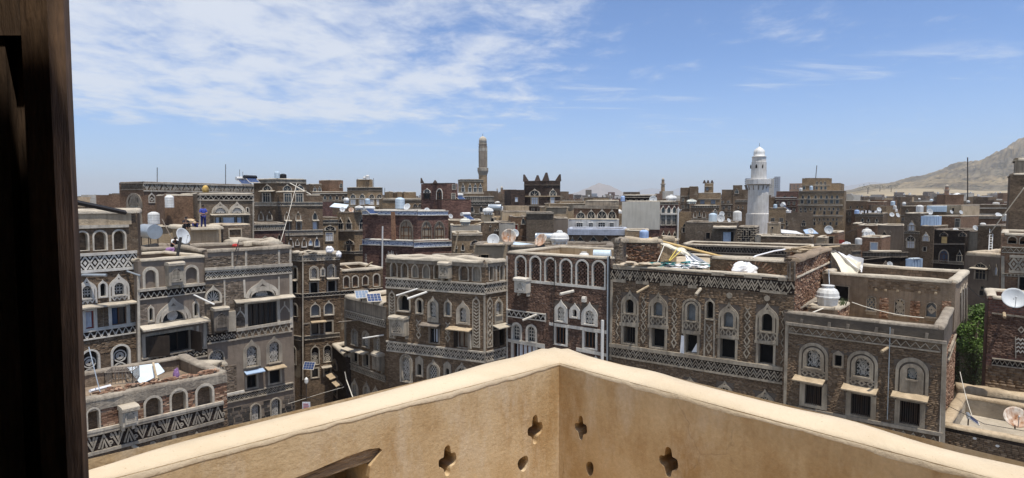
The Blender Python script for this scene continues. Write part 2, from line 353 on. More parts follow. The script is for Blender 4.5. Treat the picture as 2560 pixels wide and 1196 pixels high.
def tag(o, label, cat, group=None):
 o['label'] = label; o['category'] = cat
 if group: o['group'] = group
 return o
def structure(o): o['kind'] = 'structure'; return o
def stuff(o): o['kind'] = 'stuff'; return o
def single(mb, name, mat, label, cat, group=None, smooth=False):
 c = Vector((0, 0, 0)); n = len(mb.v)
 xs = [p[0] for p in mb.v]; ys = [p[1] for p in mb.v]; zs = [p[2] for p in mb.v]
 off = Vector(((min(xs) + max(xs)) / 2, (min(ys) + max(ys)) / 2, min(zs)))
 ob = bpy.data.objects.new(name, mb.mesh(name, mat, off, smooth)); COL.objects.link(ob); ob.location = off; ORG[ob.name] = off
 return tag(ob, label, cat, group)
def nz(x, y=0.0, z=0.0): return mnoise.noise(Vector((x, y, z)))
def lump(mb, pts, w, h, step=0.35, amp=0.35, seed=0.0, down=0.12):
 """rounded uneven mud coping along a 3-D path; w width, h height over the path"""
 P3 = [Vector(p) for p in pts]; samp = []
 for a, b in zip(P3[:-1], P3[1:]):
  k = max(1, int((b - a).length / step))
  for i in range(k): samp.append(a.lerp(b, i / k))
 samp.append(P3[-1]); rings = []
 for i, p in enumerate(samp):
  d = samp[min(i + 1, len(samp) - 1)] - samp[max(i - 1, 0)]; d.z = 0; d.normalize(); side = Vector((d.y, -d.x, 0))
  g = nz(p.x * 1.3 + seed, p.y * 1.3, 0.3) * amp; g2 = nz(p.x * 0.9, p.y * 0.9 + seed, 4.3) * amp
  ww = w * (1 + g * 0.5) / 2; hh = h * (1 + g2)
  base = len(mb.v)
  for (a, b) in ((1.06, -down), (1.06, hh * 0.55 + 0), (0.72, hh * 0.92), (0, hh), (-0.72, hh * 0.92), (-1.06, hh * 0.55), (-1.06, -down)):
   mb.v.append(tuple(p + side * (a * ww) + Vector((0, 0, b))))
  rings.append(base)
 for r0, r1 in zip(rings[:-1], rings[1:]):
  for k in range(6): mb.f.append((r0 + k, r1 + k, r1 + k + 1, r0 + k + 1)); mb.uv += [(0, 0)] * 4
 for r in (rings[0], rings[-1]): mb.f.append(tuple(range(r, r + 7))); mb.uv += [(0, 0)] * 7
# ---------------------------------------------------------------- facades
def arch_h(t, shape, he, tip):        # height over the spring line at -1 <= t <= 1
 a = abs(t)
 if shape == 'rect': return he
 if shape == 'tri': return he * (1 - a)
 if shape == 'point': return he * (1 - a ** 1.7)
 e = he * math.sqrt(max(0.0, 1 - a * a))
 if shape == 'ogee': e += tip * math.exp(-a * 5.0) - tip * math.exp(-5.0)
 return e
class Arch:
 def __init__(s, u, hw, vb, vt, shape='round'):
  s.u, s.hw, s.vb, s.vt, s.shape = u, hw, vb, vt, shape; H = vt - vb
  s.tip = min(0.55 * hw, 0.28 * H) if shape == 'ogee' else 0.0
  he = {'round': hw, 'ogee': hw, 'tri': hw * 0.8, 'point': hw * 1.15, 'rect': 0.0}[shape]
  s.he = max(0.01, min(he, (H - s.tip) * 0.95)); s.vs = vt - s.he - s.tip * (1 if shape == 'ogee' else 0)
 def pts(s, n=14):
  o = [(s.u - s.hw, s.vb)]
  for i in range(n + 1):
   t = -math.cos(math.pi * i / n) if s.shape != 'tri' else -1 + 2 * i / n
   o.append((s.u + t * s.hw, s.vs + arch_h(t, s.shape, s.he, s.tip)))
  o.append((s.u + s.hw, s.vb)); return o
 def inside(s, u, v):
  t = (u - s.u) / s.hw
  return abs(t) < 1 and s.vb < v < s.vs + arch_h(t, s.shape, s.he, s.tip)
class Face:
 def __init__(s, A, B, zt, zb=0.0):
  s.O = Vector((A[0], A[1], 0)); s.B = Vector((B[0], B[1], 0)); d = s.B - s.O; s.L = d.length; s.ud = d / s.L
  s.n = Vector((s.ud.y, -s.ud.x, 0)); s.zt = zt; s.zb = zb; s.holes = []; s.cover = []; s.built = False
 def uv(s, x, y):
  d = ray(x, y); C = Vector((0, 0, ZC)); t = (s.O - C).dot(s.n) / d.dot(s.n); q = C + d * t
  return (q - s.O).dot(s.ud), q.z
 def u(s, x, y): return s.uv(x, y)[0]
 def v(s, x, y): return s.uv(x, y)[1]
 def p(s, u, v, d=0.0): return s.O + s.ud * u + s.n * d + Vector((0, 0, v))
 def sc(s, x, y, w): return abs(s.u(x + w / 2, y) - s.u(x - w / 2, y))
def face(x1, y1, x2, y2, Y1, Y2=None, zb=0.0):
 A = P(x1, y1, Y1); B = Pz(x2, y2, A.z) if Y2 is None else P(x2, y2, Y2)
 return Face(A, B, A.z, zb)
def face_to(F, x2, y2, Y2=None):      # next wall, starting at the right end of F with the same top
 B = Pz(x2, y2, F.zt) if Y2 is None else P(x2, y2, Y2)
 return Face(F.B, B, F.zt, F.zb)
def ribbon(mb, F, pts, w, d0, d1, closed=False):
 n = len(pts); L = []; Rr = []
 for i in range(n):
  a = pts[(i - 1) % n] if (closed or i > 0) else None; b = pts[i]; c = pts[(i + 1) % n] if (closed or i < n - 1) else None
  def nrm(p, q):
   dx, dy = q[0] - p[0], q[1] - p[1]; l = math.hypot(dx, dy) or 1; return (-dy / l, dx / l)
  if a is None: m = nrm(b, c); k = 1
  elif c is None: m = nrm(a, b); k = 1
  else:
   n1 = nrm(a, b); n2 = nrm(b, c); mx, my = n1[0] + n2[0], n1[1] + n2[1]; l = math.hypot(mx, my)
   if l < 0.2: m = n1; k = 1
   else: m = (mx / l, my / l); k = min(2.2, 1 / max(0.3, m[0] * n1[0] + m[1] * n1[1]))
  jx, jy, jw = nz(b[0] * 5.1, b[1] * 4.7, F.L) * w * .22, nz(b[0] * 4.3, b[1] * 5.3, F.L + 5) * w * .22, w * (1 + nz(b[0] * 6.3, b[1] * 5.9, 2.2) * .35)
  L.append((b[0] + jx + m[0] * jw / 2 * k, b[1] + jy + m[1] * jw / 2 * k)); Rr.append((b[0] + jx - m[0] * jw / 2 * k, b[1] + jy - m[1] * jw / 2 * k))
 for i in range(n if closed else n - 1):
  j = (i + 1) % n
  mb.quad(F.p(*Rr[i], d1), F.p(*Rr[j], d1), F.p(*L[j], d1), F.p(*L[i], d1))
  mb.quad(F.p(*L[i], d1), F.p(*L[j], d1), F.p(*L[j], d0), F.p(*L[i], d0))
  mb.quad(F.p(*Rr[i], d0), F.p(*Rr[j], d0), F.p(*Rr[j], d1), F.p(*Rr[i], d1))
 if not closed:
  mb.quad(F.p(*L[0], d0), F.p(*Rr[0], d0), F.p(*Rr[0], d1), F.p(*L[0], d1))
  mb.quad(F.p(*L[-1], d1), F.p(*Rr[-1], d1), F.p(*Rr[-1], d0), F.p(*L[-1], d0))
def fbox(mb, F, u0, v0, u1, v1, d0, d1, uvm=False):
 mb.obox(F.p(u0, v0, d0), F.ud * (u1 - u0), F.n * (d1 - d0) if True else 0, (0, 0, v1 - v0), uvm)
def ring(mb, F, out, inn, d, dback, dout=0.0):
 n = len(out)
 for i in range(n):
  j = (i + 1) % n
  mb.quad(F.p(*out[i], d), F.p(*inn[i], d), F.p(*inn[j], d), F.p(*out[j], d))
  mb.quad(F.p(*inn[i], d), F.p(*inn[i], dback), F.p(*inn[j], dback), F.p(*inn[j], d))
  mb.quad(F.p(*out[i], dout), F.p(*out[i], d), F.p(*out[j], d), F.p(*out[j], dout))
def plate(mb, F, pts, d, d0=0.0):
 mb.poly([F.p(u, v, d) for u, v in pts][::-1])
 n = len(pts)
 for i in range(n):
  j = (i + 1) % n; mb.quad(F.p(*pts[i], d0), F.p(*pts[i], d), F.p(*pts[j], d), F.p(*pts[j], d0))

class House:
 def __init__(s, name, label, F, cat='house', group=None):
  m = F.p(F.L / 2, 0, -1.0); s.root = thing(name, label, cat, (m.x, m.y, F.zb), group)
  s.secs = []
 def part(s, mb, name, mat, parent=None, smooth=False, label=None): return mb.build(name, mat, parent or s.root, smooth, label)
 # a block of the house: visible faces from left to right, closed behind
 def block(s, faces, depth, par=0.9, wall='brick_brown', roof='roof_mud', cop='mud_coping', copw=0.34, coph=0.12, thick=0.3, inner=None, amp=0.35, closed=False, backpts=None, smooth_cop=True):
  pts = [faces[0].O] + [f.B for f in faces]
  pts = [Vector((q.x, q.y, 0)) for q in pts]
  if backpts: pts += [Vector((q[0], q[1], 0)) for q in backpts]
  elif closed: pass
  elif len(faces) == 1: pts += [pts[1] - faces[0].n * depth, pts[0] - faces[0].n * depth]
  elif len(faces) == 2:
   pts += [pts[0] + pts[2] - pts[1]]
  zt = faces[0].zt; zb = faces[0].zb; mb = MB(); n = len(pts); zr = zt - par
  # inner offset polygon
  def isect(p, d, q, e):
   det = d.x * e.y - d.y * e.x
   if abs(det) < 1e-6: return q
   t = ((q.x - p.x) * e.y - (q.y - p.y) * e.x) / det; return p + d * t
  ed = [(pts[(i + 1) % n] - pts[i]).normalized() for i in range(n)]
  inn = []
  for i in range(n):
   e0, e1 = ed[i - 1], ed[i]; o0 = pts[i] + Vector((-e0.y, e0.x, 0)) * thick; o1 = pts[i] + Vector((-e1.y, e1.x, 0)) * thick
   inn.append(isect(o0, e0, o1, e1))
  Z = Vector((0, 0, 1))
  for i in range(n):
   a, b = pts[i], pts[(i + 1) % n]
   if i < len(faces): s.wall_face(mb, faces[i])
   else:
    L = (b - a).length
    mb.quad(a + Z * zb, b + Z * zb, b + Z * zt, a + Z * zt, ((0, zb), (L, zb), (L, zt), (0, zt)))
   mb.quad(a + Z * zt, b + Z * zt, inn[(i + 1) % n] + Z * zt, inn[i] + Z * zt)
  s.part(mb, 'wall', wall)
  if par > 0:
   m2 = MB()
   for i in range(n):
    a, b = inn[i], inn[(i + 1) % n]; L = (b - a).length
    m2.quad(b + Z * (zr - 0.05), a + Z * (zr - 0.05), a + Z * (zt - 0.003), b + Z * (zt - 0.003), ((L, zr), (0, zr), (0, zt), (L, zt)))
   s.part(m2, 'parapet', inner or wall)
  m3 = MB(); m3.poly([q + Z * zr for q in inn]); s.part(m3, 'roof', roof)
  if cop:
   m4 = MB(); mid = [(pts[i] + inn[i]) / 2 + Z * (zt + 0.004) for i in range(n)]
   for i in range(n): lump(m4, [mid[i], mid[(i + 1) % n]], copw, coph, 0.4, amp, i * 3.1, 0.03)
   s.part(m4, 'coping', cop, None, smooth_cop)
  return pts, inn
 def wall_face(s, mb, F):
  F.built = True
  us = sorted(set([0.0, F.L] + [h[0] for h in F.holes] + [h[2] for h in F.holes]))
  vv = sorted(set([F.zb, F.zt] + [h[1] for h in F.holes] + [h[3] for h in F.holes]))
  us = [u for u in us if -1e-6 <= u <= F.L + 1e-6]; vv = [v for v in vv if F.zb - 1e-6 <= v <= F.zt + 1e-6]
  def q(a, b, c, d): mb.quad(F.p(*a), F.p(*b), F.p(*c), F.p(*d), (a, b, c, d))
  for j in range(len(vv) - 1):
   run = None
   for i in range(len(us) - 1):
    uc, vc = (us[i] + us[i + 1]) / 2, (vv[j] + vv[j + 1]) / 2
    hole = any(h[0] < uc < h[2] and h[1] < vc < h[3] for h in F.holes)
    if not hole:
     if run is None: run = us[i]
    if (hole or i == len(us) - 2) and run is not None:
     e = us[i] if hole else us[i + 1]
     q((run, vv[j]), (e, vv[j]), (e, vv[j + 1]), (run, vv[j + 1])); run = None
  for (u0, v0, u1, v1, ap) in F.holes:
   if ap is None: continue
   il, ir, ib = ap[0][0], ap[-1][0], ap[0][1]
   q((u0, v0), (il, v0), (il, v1), (u0, v1)); q((ir, v0), (u1, v0), (u1, v1), (ir, v1)); q((il, v0), (ir, v0), (ir, ib), (il, ib))
   for a, b in zip(ap[1:-2], ap[2:-1]): q(a, b, (b[0], v1), (a[0], v1))
 def hole_arch(s, F, A):
  F.holes.append((A.u - A.hw - 0.02, A.vb - 0.02, A.u + A.hw + 0.02, A.vt + 0.02, A.pts()))
 # arched window; x centre, yt apex of surround, yb foot, w width (picture px)
 def awin(s, F, x, yt, yb, w, iw=0.6, shape='ogee', inner='round', mat='plaster_grey', trac='lattice', pane='glass_dark', double=False, depth=0.2, proud=0.05, top=None, foot=0.10, sill=True, hole=True, name='window', tm='gypsum_lattice', apron=0.0, label=None, ts=0.17):
  if F.built: depth = 0.0; proud += .08
  ym = (yt + yb) / 2; u = F.u(x, ym); h = F.sc(x, ym, w) / 2; vt = F.v(x, yt); vb = F.v(x, yb); H = vt - vb
  va = vb + apron * H
  hi = h * iw; tm_ = (h - hi) * (1.25 if shape == 'ogee' else 1.0) + (0.32 * h if shape == 'ogee' else 0)
  vit = vt - (tm_ if top is None else top * H); vib = va + foot * H
  vit = max(vit, vib + 0.25 * H)
  I = Arch(u, hi, vib, vit, inner); mb = MB()
  if double:
   O = Arch(u, h, vb, vt, shape); O2 = Arch(u, h * 0.80, va + 0.002, vt - (vt - vit) * 0.42, 'round' if shape != 'ogee' else 'ogee')
   if O2.vt <= I.vt: O2 = Arch(u, h * 0.80, va + 0.002, I.vt + (vt - I.vt) * 0.5, 'round')
   M = Arch(u, h * 0.71, va + 0.02 * H, I.vt + (O2.vt - I.vt) * 0.62, 'round')
   ring(mb, F, O.pts(), Arch(u, h * 0.80, vb + 0.004, O2.vt, O2.shape).pts(), proud, 0.0)
   ring(mb, F, M.pts(), I.pts(), proud + 0.02, -depth)
  else:
   O = Arch(u, h, vb, vt, shape); ring(mb, F, O.pts(), I.pts(), proud, -depth)
  wnd = s.part(mb, name, mat, None, False, label)
  if hole: s.hole_arch(F, I)
  F.cover.append((u - h * 0.98, vb, u + h * 0.98, vt - 0.25 * h))
  pm = MB(); pm.quad(F.p(u - hi - .02, vib - .02, -depth + 0.02), F.p(u + hi + .02, vib - .02, -depth + 0.02), F.p(u + hi + .02, vit + .02, -depth + 0.02), F.p(u - hi - .02, vit + .02, -depth + 0.02))
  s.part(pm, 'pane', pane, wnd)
  if trac: s.tracery(F, I, trac, wnd, tm, -depth + 0.09, ts)
  if sill:
   m5 = MB(); fbox(m5, F, u - hi * 1.25, vib - 0.07, u + hi * 1.25, vib, -0.01, proud + 0.07); s.part(m5, 'sill', mat, wnd)
  if apron > 0:
   m6 = MB(); k = 3; a0, a1 = vb + 0.04 * H, va - 0.01 * H; zz = []
   for i in range(2 * k + 1): zz.append((u - h * 0.72 + h * 1.44 * i / (2 * k), a0 if i % 2 else a1))
   if apron > 0.17:
    for c in (-0.5, 0, 0.5):
     r = h * 0.2; ribbon(m6, F, [(u + c * h * 1.1, a1), (u + c * h * 1.1 + r, (a0 + a1) / 2), (u + c * h * 1.1, a0), (u + c * h * 1.1 - r, (a0 + a1) / 2)], 0.06, 0, proud, True)
   else: ribbon(m6, F, zz, 0.07, 0, proud)
   fbox(m6, F, u - h * 0.8, va - 0.03, u + h * 0.8, va + 0.04, 0, proud + 0.015)
   s.part(m6, 'apron', mat, wnd)
  return wnd
 def tracery(s, F, I, kind, parent, mat, d, sp=0.17):
  mb = MB(); segs = []; u, hw, vb, vt = I.u, I.hw, I.vb, I.vt; wdt = max(0.028, 0.04 * 1.0)
  def circ(cu, cv, r, n=12, ry=None): return [(cu + r * math.cos(2 * math.pi * i / n), cv + (ry or r) * math.sin(2 * math.pi * i / n)) for i in range(n + 1)]
  if kind in ('lattice', 'floral'):
   k = int((vt - vb + 2 * hw) / sp) + 2
   for i in range(-k, k):
    segs.append([(u - hw, vb + i * sp * 1.5), (u + hw, vb + i * sp * 1.5 + 2 * hw * 1.5)]); segs.append([(u - hw, vb + i * sp * 1.5 + 2 * hw * 1.5), (u + hw, vb + i * sp * 1.5)])
  if kind in ('floral', 'rings'):
   v = vb + hw * 0.55
   while v < vt:
    segs.append(circ(u, v, hw * 0.55)); segs.append(circ(u, v, hw * 0.28, 8)); v += hw * 1.1
  if kind == 'rings': segs.append([(u, vb), (u, vt)]); segs.append([(u - hw * .6, vb), (u - hw * .6, vt)]); segs.append([(u + hw * .6, vb), (u + hw * .6, vt)])
  if kind == 'hex':
   n = 3; st = 2 * hw / n; v = vb
   while v < vt:
    segs.append([(u - hw + st * (i * 0.5), v + (st * 0.45 if i % 2 else 0)) for i in range(2 * n + 1)])
    v += st * 1.1
   for i in range(n + 1): segs.append([(u - hw + i * st, vb), (u - hw + i * st, vt)])
  if kind == 'twocirc':
   wdt = max(.05, hw * .17); r = hw * .80
   for cv in (vb + hw * .95, vb + hw * 2.75):
    segs.append(circ(u, cv, r, 16)); segs.append(circ(u, cv, r * .55, 12))
    for i in range(8): segs.append([(u + r * .55 * math.cos(i * math.pi / 4), cv + r * .55 * math.sin(i * math.pi / 4)), (u + r * .2 * math.cos(i * math.pi / 4), cv + r * .2 * math.sin(i * math.pi / 4))])
  if kind in ('rose', 'halfrose'):
   cv = (vb + vt) / 2 if kind == 'rose' else vb + 0.05; r = (vt - vb) / 2 if kind == 'rose' else (vt - vb)
   segs.append(circ(u, cv, r * 0.14, 10)); n = 14
   for i in range(n):
    a = 2 * math.pi * (i + .5) / n; ca, sa = math.cos(a), math.sin(a); pts = []
    for q in range(9):
     t = q / 8; rr = r * (0.14 + 0.80 * math.sin(math.pi * t) ** 0.8) if 0 < q < 8 else r * 0.14
     off = (t - 0.5) * 2 * math.pi / n * 0.92; pts.append((u + rr * math.cos(a + off), cv + rr * math.sin(a + off)))
    segs.append(pts)
   segs.append(circ(u, cv, r * 0.97, 20))
  if kind == 'square':
   for q in (0.9, 0.62, 0.34): segs.append([(u - hw * q, (vb + vt) / 2), (u, (vb + vt) / 2 + hw * q * 1.1), (u + hw * q, (vb + vt) / 2), (u, (vb + vt) / 2 - hw * q * 1.1), (u - hw * q, (vb + vt) / 2)])
  if kind == 'pierced':
   v = vb + sp * .4; r = 0
   while v < vt:
    segs.append([(u - hw, v), (u + hw, v)]); v += sp * 0.75
   for i in range(6): segs.append([(u - hw + (i + .5) * hw / 3, vb), (u - hw + (i + .5) * hw / 3, vt)])
   wdt = 0.075
  for sg in segs:
   runs = []; cur = []
   for a, b in zip(sg[:-1], sg[1:]):
    k = max(1, int(math.hypot(b[0] - a[0], b[1] - a[1]) / 0.07))
    for i in range(k):
     q = (a[0] + (b[0] - a[0]) * i / k, a[1] + (b[1] - a[1]) * i / k)
     if I.inside(*q): cur.append(q)
     else:
      if len(cur) > 1: runs.append(cur)
      cur = []
   if I.inside(*sg[-1]): cur.append(sg[-1])
   if len(cur) > 1: runs.append(cur)
   for rr in runs:
    keep = [rr[0]]
    for i in range(1, len(rr) - 1):
     c = (rr[i][0] - keep[-1][0]) * (rr[i + 1][1] - rr[i][1]) - (rr[i][1] - keep[-1][1]) * (rr[i + 1][0] - rr[i][0])
     if abs(c) > 1e-5: keep.append(rr[i])
    keep.append(rr[-1]); ribbon(mb, F, keep, wdt, d - 0.03, d)
  if mb.f: s.part(mb, 'tracery', mat, parent)
 # square-headed window from picture corners
 def rwin(s, F, x1, y1, x2, y2, fw=5, mat='plaster_grey', pane='glass_dark', frame='wood_window', mull=2, trans=1, bars=0, depth=0.22, proud=0.04, shutters=None, curtain=None, label=None, cur=(0.1, 0.9)):
  if F.built: depth = 0.0; proud += .10
  xm, ym = (x1 + x2) / 2, (y1 + y2) / 2; u0, u1 = F.u(x1, ym), F.u(x2, ym); v0, v1 = F.v(xm, y2), F.v(xm, y1); f = F.sc(xm, ym, fw)
  if u0 > u1: u0, u1 = u1, u0
  mb = MB(); O = [(u0 - f, v0 - f * .6), (u0 - f, v1 + f * .8), (u1 + f, v1 + f * .8), (u1 + f, v0 - f * .6)]; I = [(u0, v0), (u0, v1), (u1, v1), (u1, v0)]
  ring(mb, F, O, I, proud, -depth); w = s.part(mb, 'window', mat, None, False, label); F.holes.append((u0, v0, u1, v1, None)); F.cover.append((u0 - f, v0 - f * .6, u1 + f, v1 + f * .8))
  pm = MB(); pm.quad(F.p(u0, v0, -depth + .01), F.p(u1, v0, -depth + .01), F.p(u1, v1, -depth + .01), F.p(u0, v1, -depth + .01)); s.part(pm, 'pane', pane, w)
  if curtain:
   a, b = u0 + (u1 - u0) * cur[0], u0 + (u1 - u0) * cur[1]; m2 = MB(); k = 8
   for i in range(k):
    q0, q1 = a + (b - a) * i / k, a + (b - a) * (i + 1) / k; e0, e1 = (.03 if i % 2 else 0), (0 if i % 2 else .03)
    m2.quad(F.p(q0, v0 + .03, -depth + .03 + e0), F.p(q1, v0 + .03, -depth + .03 + e1), F.p(q1, v1 - .03, -depth + .03 + e1), F.p(q0, v1 - .03, -depth + .03 + e0))
   s.part(m2, 'curtain', curtain, w)
  if frame:
   m3 = MB(); t = max(0.045, (u1 - u0) * 0.035); d0, d1 = -depth + .06, -depth + .12
   for i in range(mull + 1): q = u0 + (u1 - u0 - t) * i / max(1, mull); fbox(m3, F, q, v0, q + t, v1, d0, d1)
   for i in range(trans + 1): q = v0 + (v1 - v0 - t) * i / max(1, trans); q = q if i in (0, trans) else v0 + (v1 - v0) * 0.68; fbox(m3, F, u0, q, u1, q + t, d0 - .005, d1 - .006)
   s.part(m3, 'frame', frame, w)
  if bars:
   for i in range(bars):
    m4 = MB(); q = u0 + (u1 - u0) * (i + .5) / bars; m4.tube([F.p(q, v0, -0.07), F.p(q, v1, -0.07)], 0.014, 5); s.part(m4, 'bar', 'iron', w)
  if shutters:
   for sgn, o in (shutters if isinstance(shutters, list) else [(-1, 0.8), (1, 0.8)]):
    m5 = MB(); hw = (u1 - u0) / 2 * 0.95; e = u0 if sgn < 0 else u1; dv = F.ud * (-sgn * hw * math.cos(o * 1.6)) + F.n * (hw * math.sin(o * 1.6))
    m5.obox(F.p(e, v0 + .02, 0.02), dv, (F.n * math.cos(o) + F.ud * sgn * math.sin(o)) * 0.045, (0, 0, v1 - v0 - .04)); s.part(m5, 'shutter', 'wood_dark', w)
  return w
 def canopy(s, F, x1, y1, x2, y2, out=0.5, drop=0.14, th=0.06, mat='wood_pale', brackets=True, label=None):
  u0, v0 = F.uv(x1, y1); u1, v1 = F.uv(x2, y2); v = (v0 + v1) / 2; mb = MB(); k = max(2, int((u1 - u0) / 0.4)); seg = []
  for i in range(k + 1):
   q = u0 + (u1 - u0) * i / k; j = nz(q * 2.1, v) * 0.05; oo = out * (1 + nz(q * 3, v, 2) * 0.12)
   seg.append((F.p(q, v + j, 0.0), F.p(q, v - drop + j * .5, oo)))
  Z = Vector((0, 0, th))
  for a, b in zip(seg[:-1], seg[1:]):
   mb.quad(a[0] + Z, a[1] + Z, b[1] + Z, b[0] + Z); mb.quad(a[0], b[0], b[1], a[1]); mb.quad(a[1], b[1], b[1] + Z, a[1] + Z)
  for a in (seg[0], seg[-1]): mb.quad(a[0], a[1], a[1] + Z, a[0] + Z)
  c = s.part(mb, 'canopy', mat, None, False, label)
  if brackets:
   for q in (u0 + .08, u1 - .14):
    m2 = MB(); m2.obox(F.p(q, v - 0.32, 0), F.ud * 0.06, F.n * 0.05, (0, 0, 0.3)); m2.obox(F.p(q + .003, v - 0.30, 0.045), F.ud * 0.05, F.n * (out * 0.8) + Vector((0, 0, 0.3 - drop - 0.04)), (0, 0, 0.05))
    s.part(m2, 'bracket', 'wood_grey', c)
  return c
 # carved plaster band; (x1,yt1)-(x2,yt2) upper edge, h height px
 def frieze(s, F, x1, yt1, x2, yt2, h, style='zig', n=10, mat='plaster_grey', ground='brick_dark', rows=2, proud=0.05, lw=None, ledge=(1, 1), ledge_mat=None, miss=0.0, full=False):
  u0, va = F.uv(x1, yt1); u1, vb_ = F.uv(x2, yt2); vt = (va + vb_) / 2
  if full: u0, u1 = 0.0, F.L
  u0 = max(u0, -0.02); u1 = min(u1, F.L + 0.02)
  xm, ym = (x1 + x2) / 2, (yt1 + yt2) / 2; H = abs(F.v(xm, ym) - F.v(xm, ym + h)); vb = vt - H
  g = MB(); q = [(u0, vb), (u0, vt), (u1, vt), (u1, vb)]
  fbox(g, F, u0, vb, u1, vt, -0.01, 0.012, True); fr = s.part(g, 'frieze', ground); F.cover.append((u0, vb, u1, vt))  # near-flush plate; a dark ground paints in the shade of the recessed brick
  lh = H * 0.15; m = MB(); e = 0.004
  if ledge[0]: fbox(m, F, u0 - e, vt - lh * 0.6, u1 + e, vt + lh * 0.5, -0.008, proud + 0.055)
  if ledge[1]: fbox(m, F, u0 - e, vb - lh * 0.4, u1 + e, vb + lh * 0.7, -0.008, proud + 0.03)
  if m.f: s.part(m, 'ledge', ledge_mat or mat, fr)
  a, b = vb + lh * 0.9, vt - lh * 0.8; hh = b - a; W = u1 - u0; p = W / n; r = random.Random(int(W * 977) + n)
  z = MB(); lw = lw or hh * 0.118
  def seg(pts, w=lw, closed=False, d=proud): ribbon(z, F, pts, w, 0.0, d, closed)
  if style == 'zig':
   amp = hh * (0.58 if rows == 2 else (0.85 if rows == 1 else 0.42))
   for k in range(rows):
    base = a + (hh - amp) * (k / max(1, rows - 1) if rows > 1 else 0.5); pts = []
    for i in range(2 * n + 1): pts.append((u0 + p * i / 2, base + (amp if i % 2 else 0)))
    if miss:
     cur = []
     for i, q in enumerate(pts):
      if i % 2 == 0 and r.random() < miss and cur:
       if len(cur) > 1: seg(cur)
       cur = []
      cur.append(q)
     if len(cur) > 1: seg(cur)
    else: seg(pts)
   if rows > 1:
    for i in range(n):
     c = u0 + p * (i + 1); c2 = u0 + p * (i + .5)
     if i < n - 1: plate(z, F, [(c - p * .16, b - 0), (c, b - amp * .26), (c + p * .16, b - 0)][::-1], proud * .9)
     plate(z, F, [(c2 - p * .16, a), (c2, a + amp * .26), (c2 + p * .16, a)], proud * .9)
  elif style == 'diamond':
   mid = (a + b) / 2
   for i in range(n):
    c = u0 + p * (i + .5)
    seg([(c - p * .5, mid), (c, b), (c + p * .5, mid), (c, a)], lw * .95, True)
    plate(z, F, [(c - p * .2, mid), (c, mid + hh * .2), (c + p * .2, mid), (c, mid - hh * .2)], proud)
   for i in range(n + 1):
    c = u0 + p * i
    for sg in (1, -1): plate(z, F, [(max(u0, c - p * .2), mid + sg * hh * .5), (c, mid + sg * hh * .28), (min(u1, c + p * .2), mid + sg * hh * .5)], proud)
  elif style == 'lattice':
   for k in (0, 1):
    pts = [(u0 + p * i / 2, (a if (i + k) % 2 else b)) for i in range(2 * n + 1)]; seg(pts, lw, False, proud + 0.003 * k)
  elif style == 'lozenge':
   pts = [(u0 + p * i / 2, a + hh * (0.72 if i % 2 else 0.28)) for i in range(2 * n + 1)]; seg(pts)
   for i in range(n):
    for c, v in ((u0 + p * (i + .5), a + hh * .22), (u0 + p * i + p * .02, b - hh * .18)):
     plate(z, F, [(c - p * .2, v), (c, v + hh * .2), (c + p * .2, v), (c, v - hh * .2)], proud)
  elif style == 'eyes':
   pts = [(u0 + p * i / 2, (a if i % 2 else b)) for i in range(2 * n + 1)]; seg(pts)
   for i in range(n):
    c = u0 + p * (i + .5); rr = hh * .17; v = a + hh * 0.2
    seg([(c + rr * math.cos(t * math.pi / 4), v + rr * math.sin(t * math.pi / 4)) for t in range(8)], lw * .8, True, proud + .004)
  elif style == 'key':
   for i in range(n):
    c = u0 + p * i
    if i % 2 == 0:
     seg([(c, b - hh * .05), (c + p * .55, a + hh * .05), (c + p * .95, b - hh * .1)]); seg([(c + p * .30, b - hh * .02), (c + p * .55, a + hh * .42), (c + p * .72, b - hh * .05)])
    else:
     seg([(c + p * .05, a + hh * .05), (c + p * .45, b - hh * .05), (c + p * .95, a + hh * .05)]); seg([(c + p * .30, a + hh * .02), (c + p * .47, a + hh * .55), (c + p * .66, a + hh * .02)])
    rr = hh * .1; v = a + hh * (0.72 if i % 2 == 0 else .3); cc = c + p * (.08 if i % 2 == 0 else .98)
    seg([(cc + rr * math.cos(t * math.pi / 3), v + rr * math.sin(t * math.pi / 3)) for t in range(6)], lw * .7, True, proud + .004)
  elif style == 'rods':
   for i in range(n): fbox(z, F, u0 + p * (i + .3), a, u0 + p * (i + .7), b, 0, proud)
  elif style == 'tile': pass
  if z.f: s.part(z, 'relief', mat, fr)
  return fr
 # tall narrow carved panel
 def apanel(s, F, x, yt, yb, w, style='diamond', mat='plaster_grey', n=4, border=True):
  ym = (yt + yb) / 2; u = F.u(x, ym); h = F.sc(x, ym, w) / 2; vt = F.v(x, yt); vb = F.v(x, yb); mb = MB(); A = Arch(u, h, vb, vt, 'ogee' if border else 'rect')
  if border: ring(mb, F, A.pts(8), Arch(u, h * .72, vb + h * .3, vt - h * .75, 'point').pts(8), 0.05, 0.0)
  a, b = vb + h * .3, vt - h * 1.3; st = (b - a) / n; lw = h * .24
  for i in range(n):
   c = a + st * (i + .5)
   if style == 'chev':
    for k in (0, .5): ribbon(mb, F, [(u - h * .62, c + st * (k - .2)), (u, c + st * (k - .5)), (u + h * .62, c + st * (k - .2))], lw, 0, 0.04)
   elif style == 'wave': ribbon(mb, F, [(u - h * .4, c - st * .5), (u + h * .4, c), (u - h * .4, c + st * .5)], lw * 1.1, 0, 0.05)
   else:
    ribbon(mb, F, [(u - h * .55, c), (u, c + st * .36), (u + h * .55, c), (u, c - st * .36)], lw, 0, 0.045, True)
    if style == 'cross': ribbon(mb, F, [(u - h * .55, c + st * .62), (u + h * .0, c + st * .40)], lw, 0, .043); ribbon(mb, F, [(u + h * .55, c + st * .62), (u, c + st * .40)], lw, 0, .041)
  s.part(mb, 'carved_panel', mat)
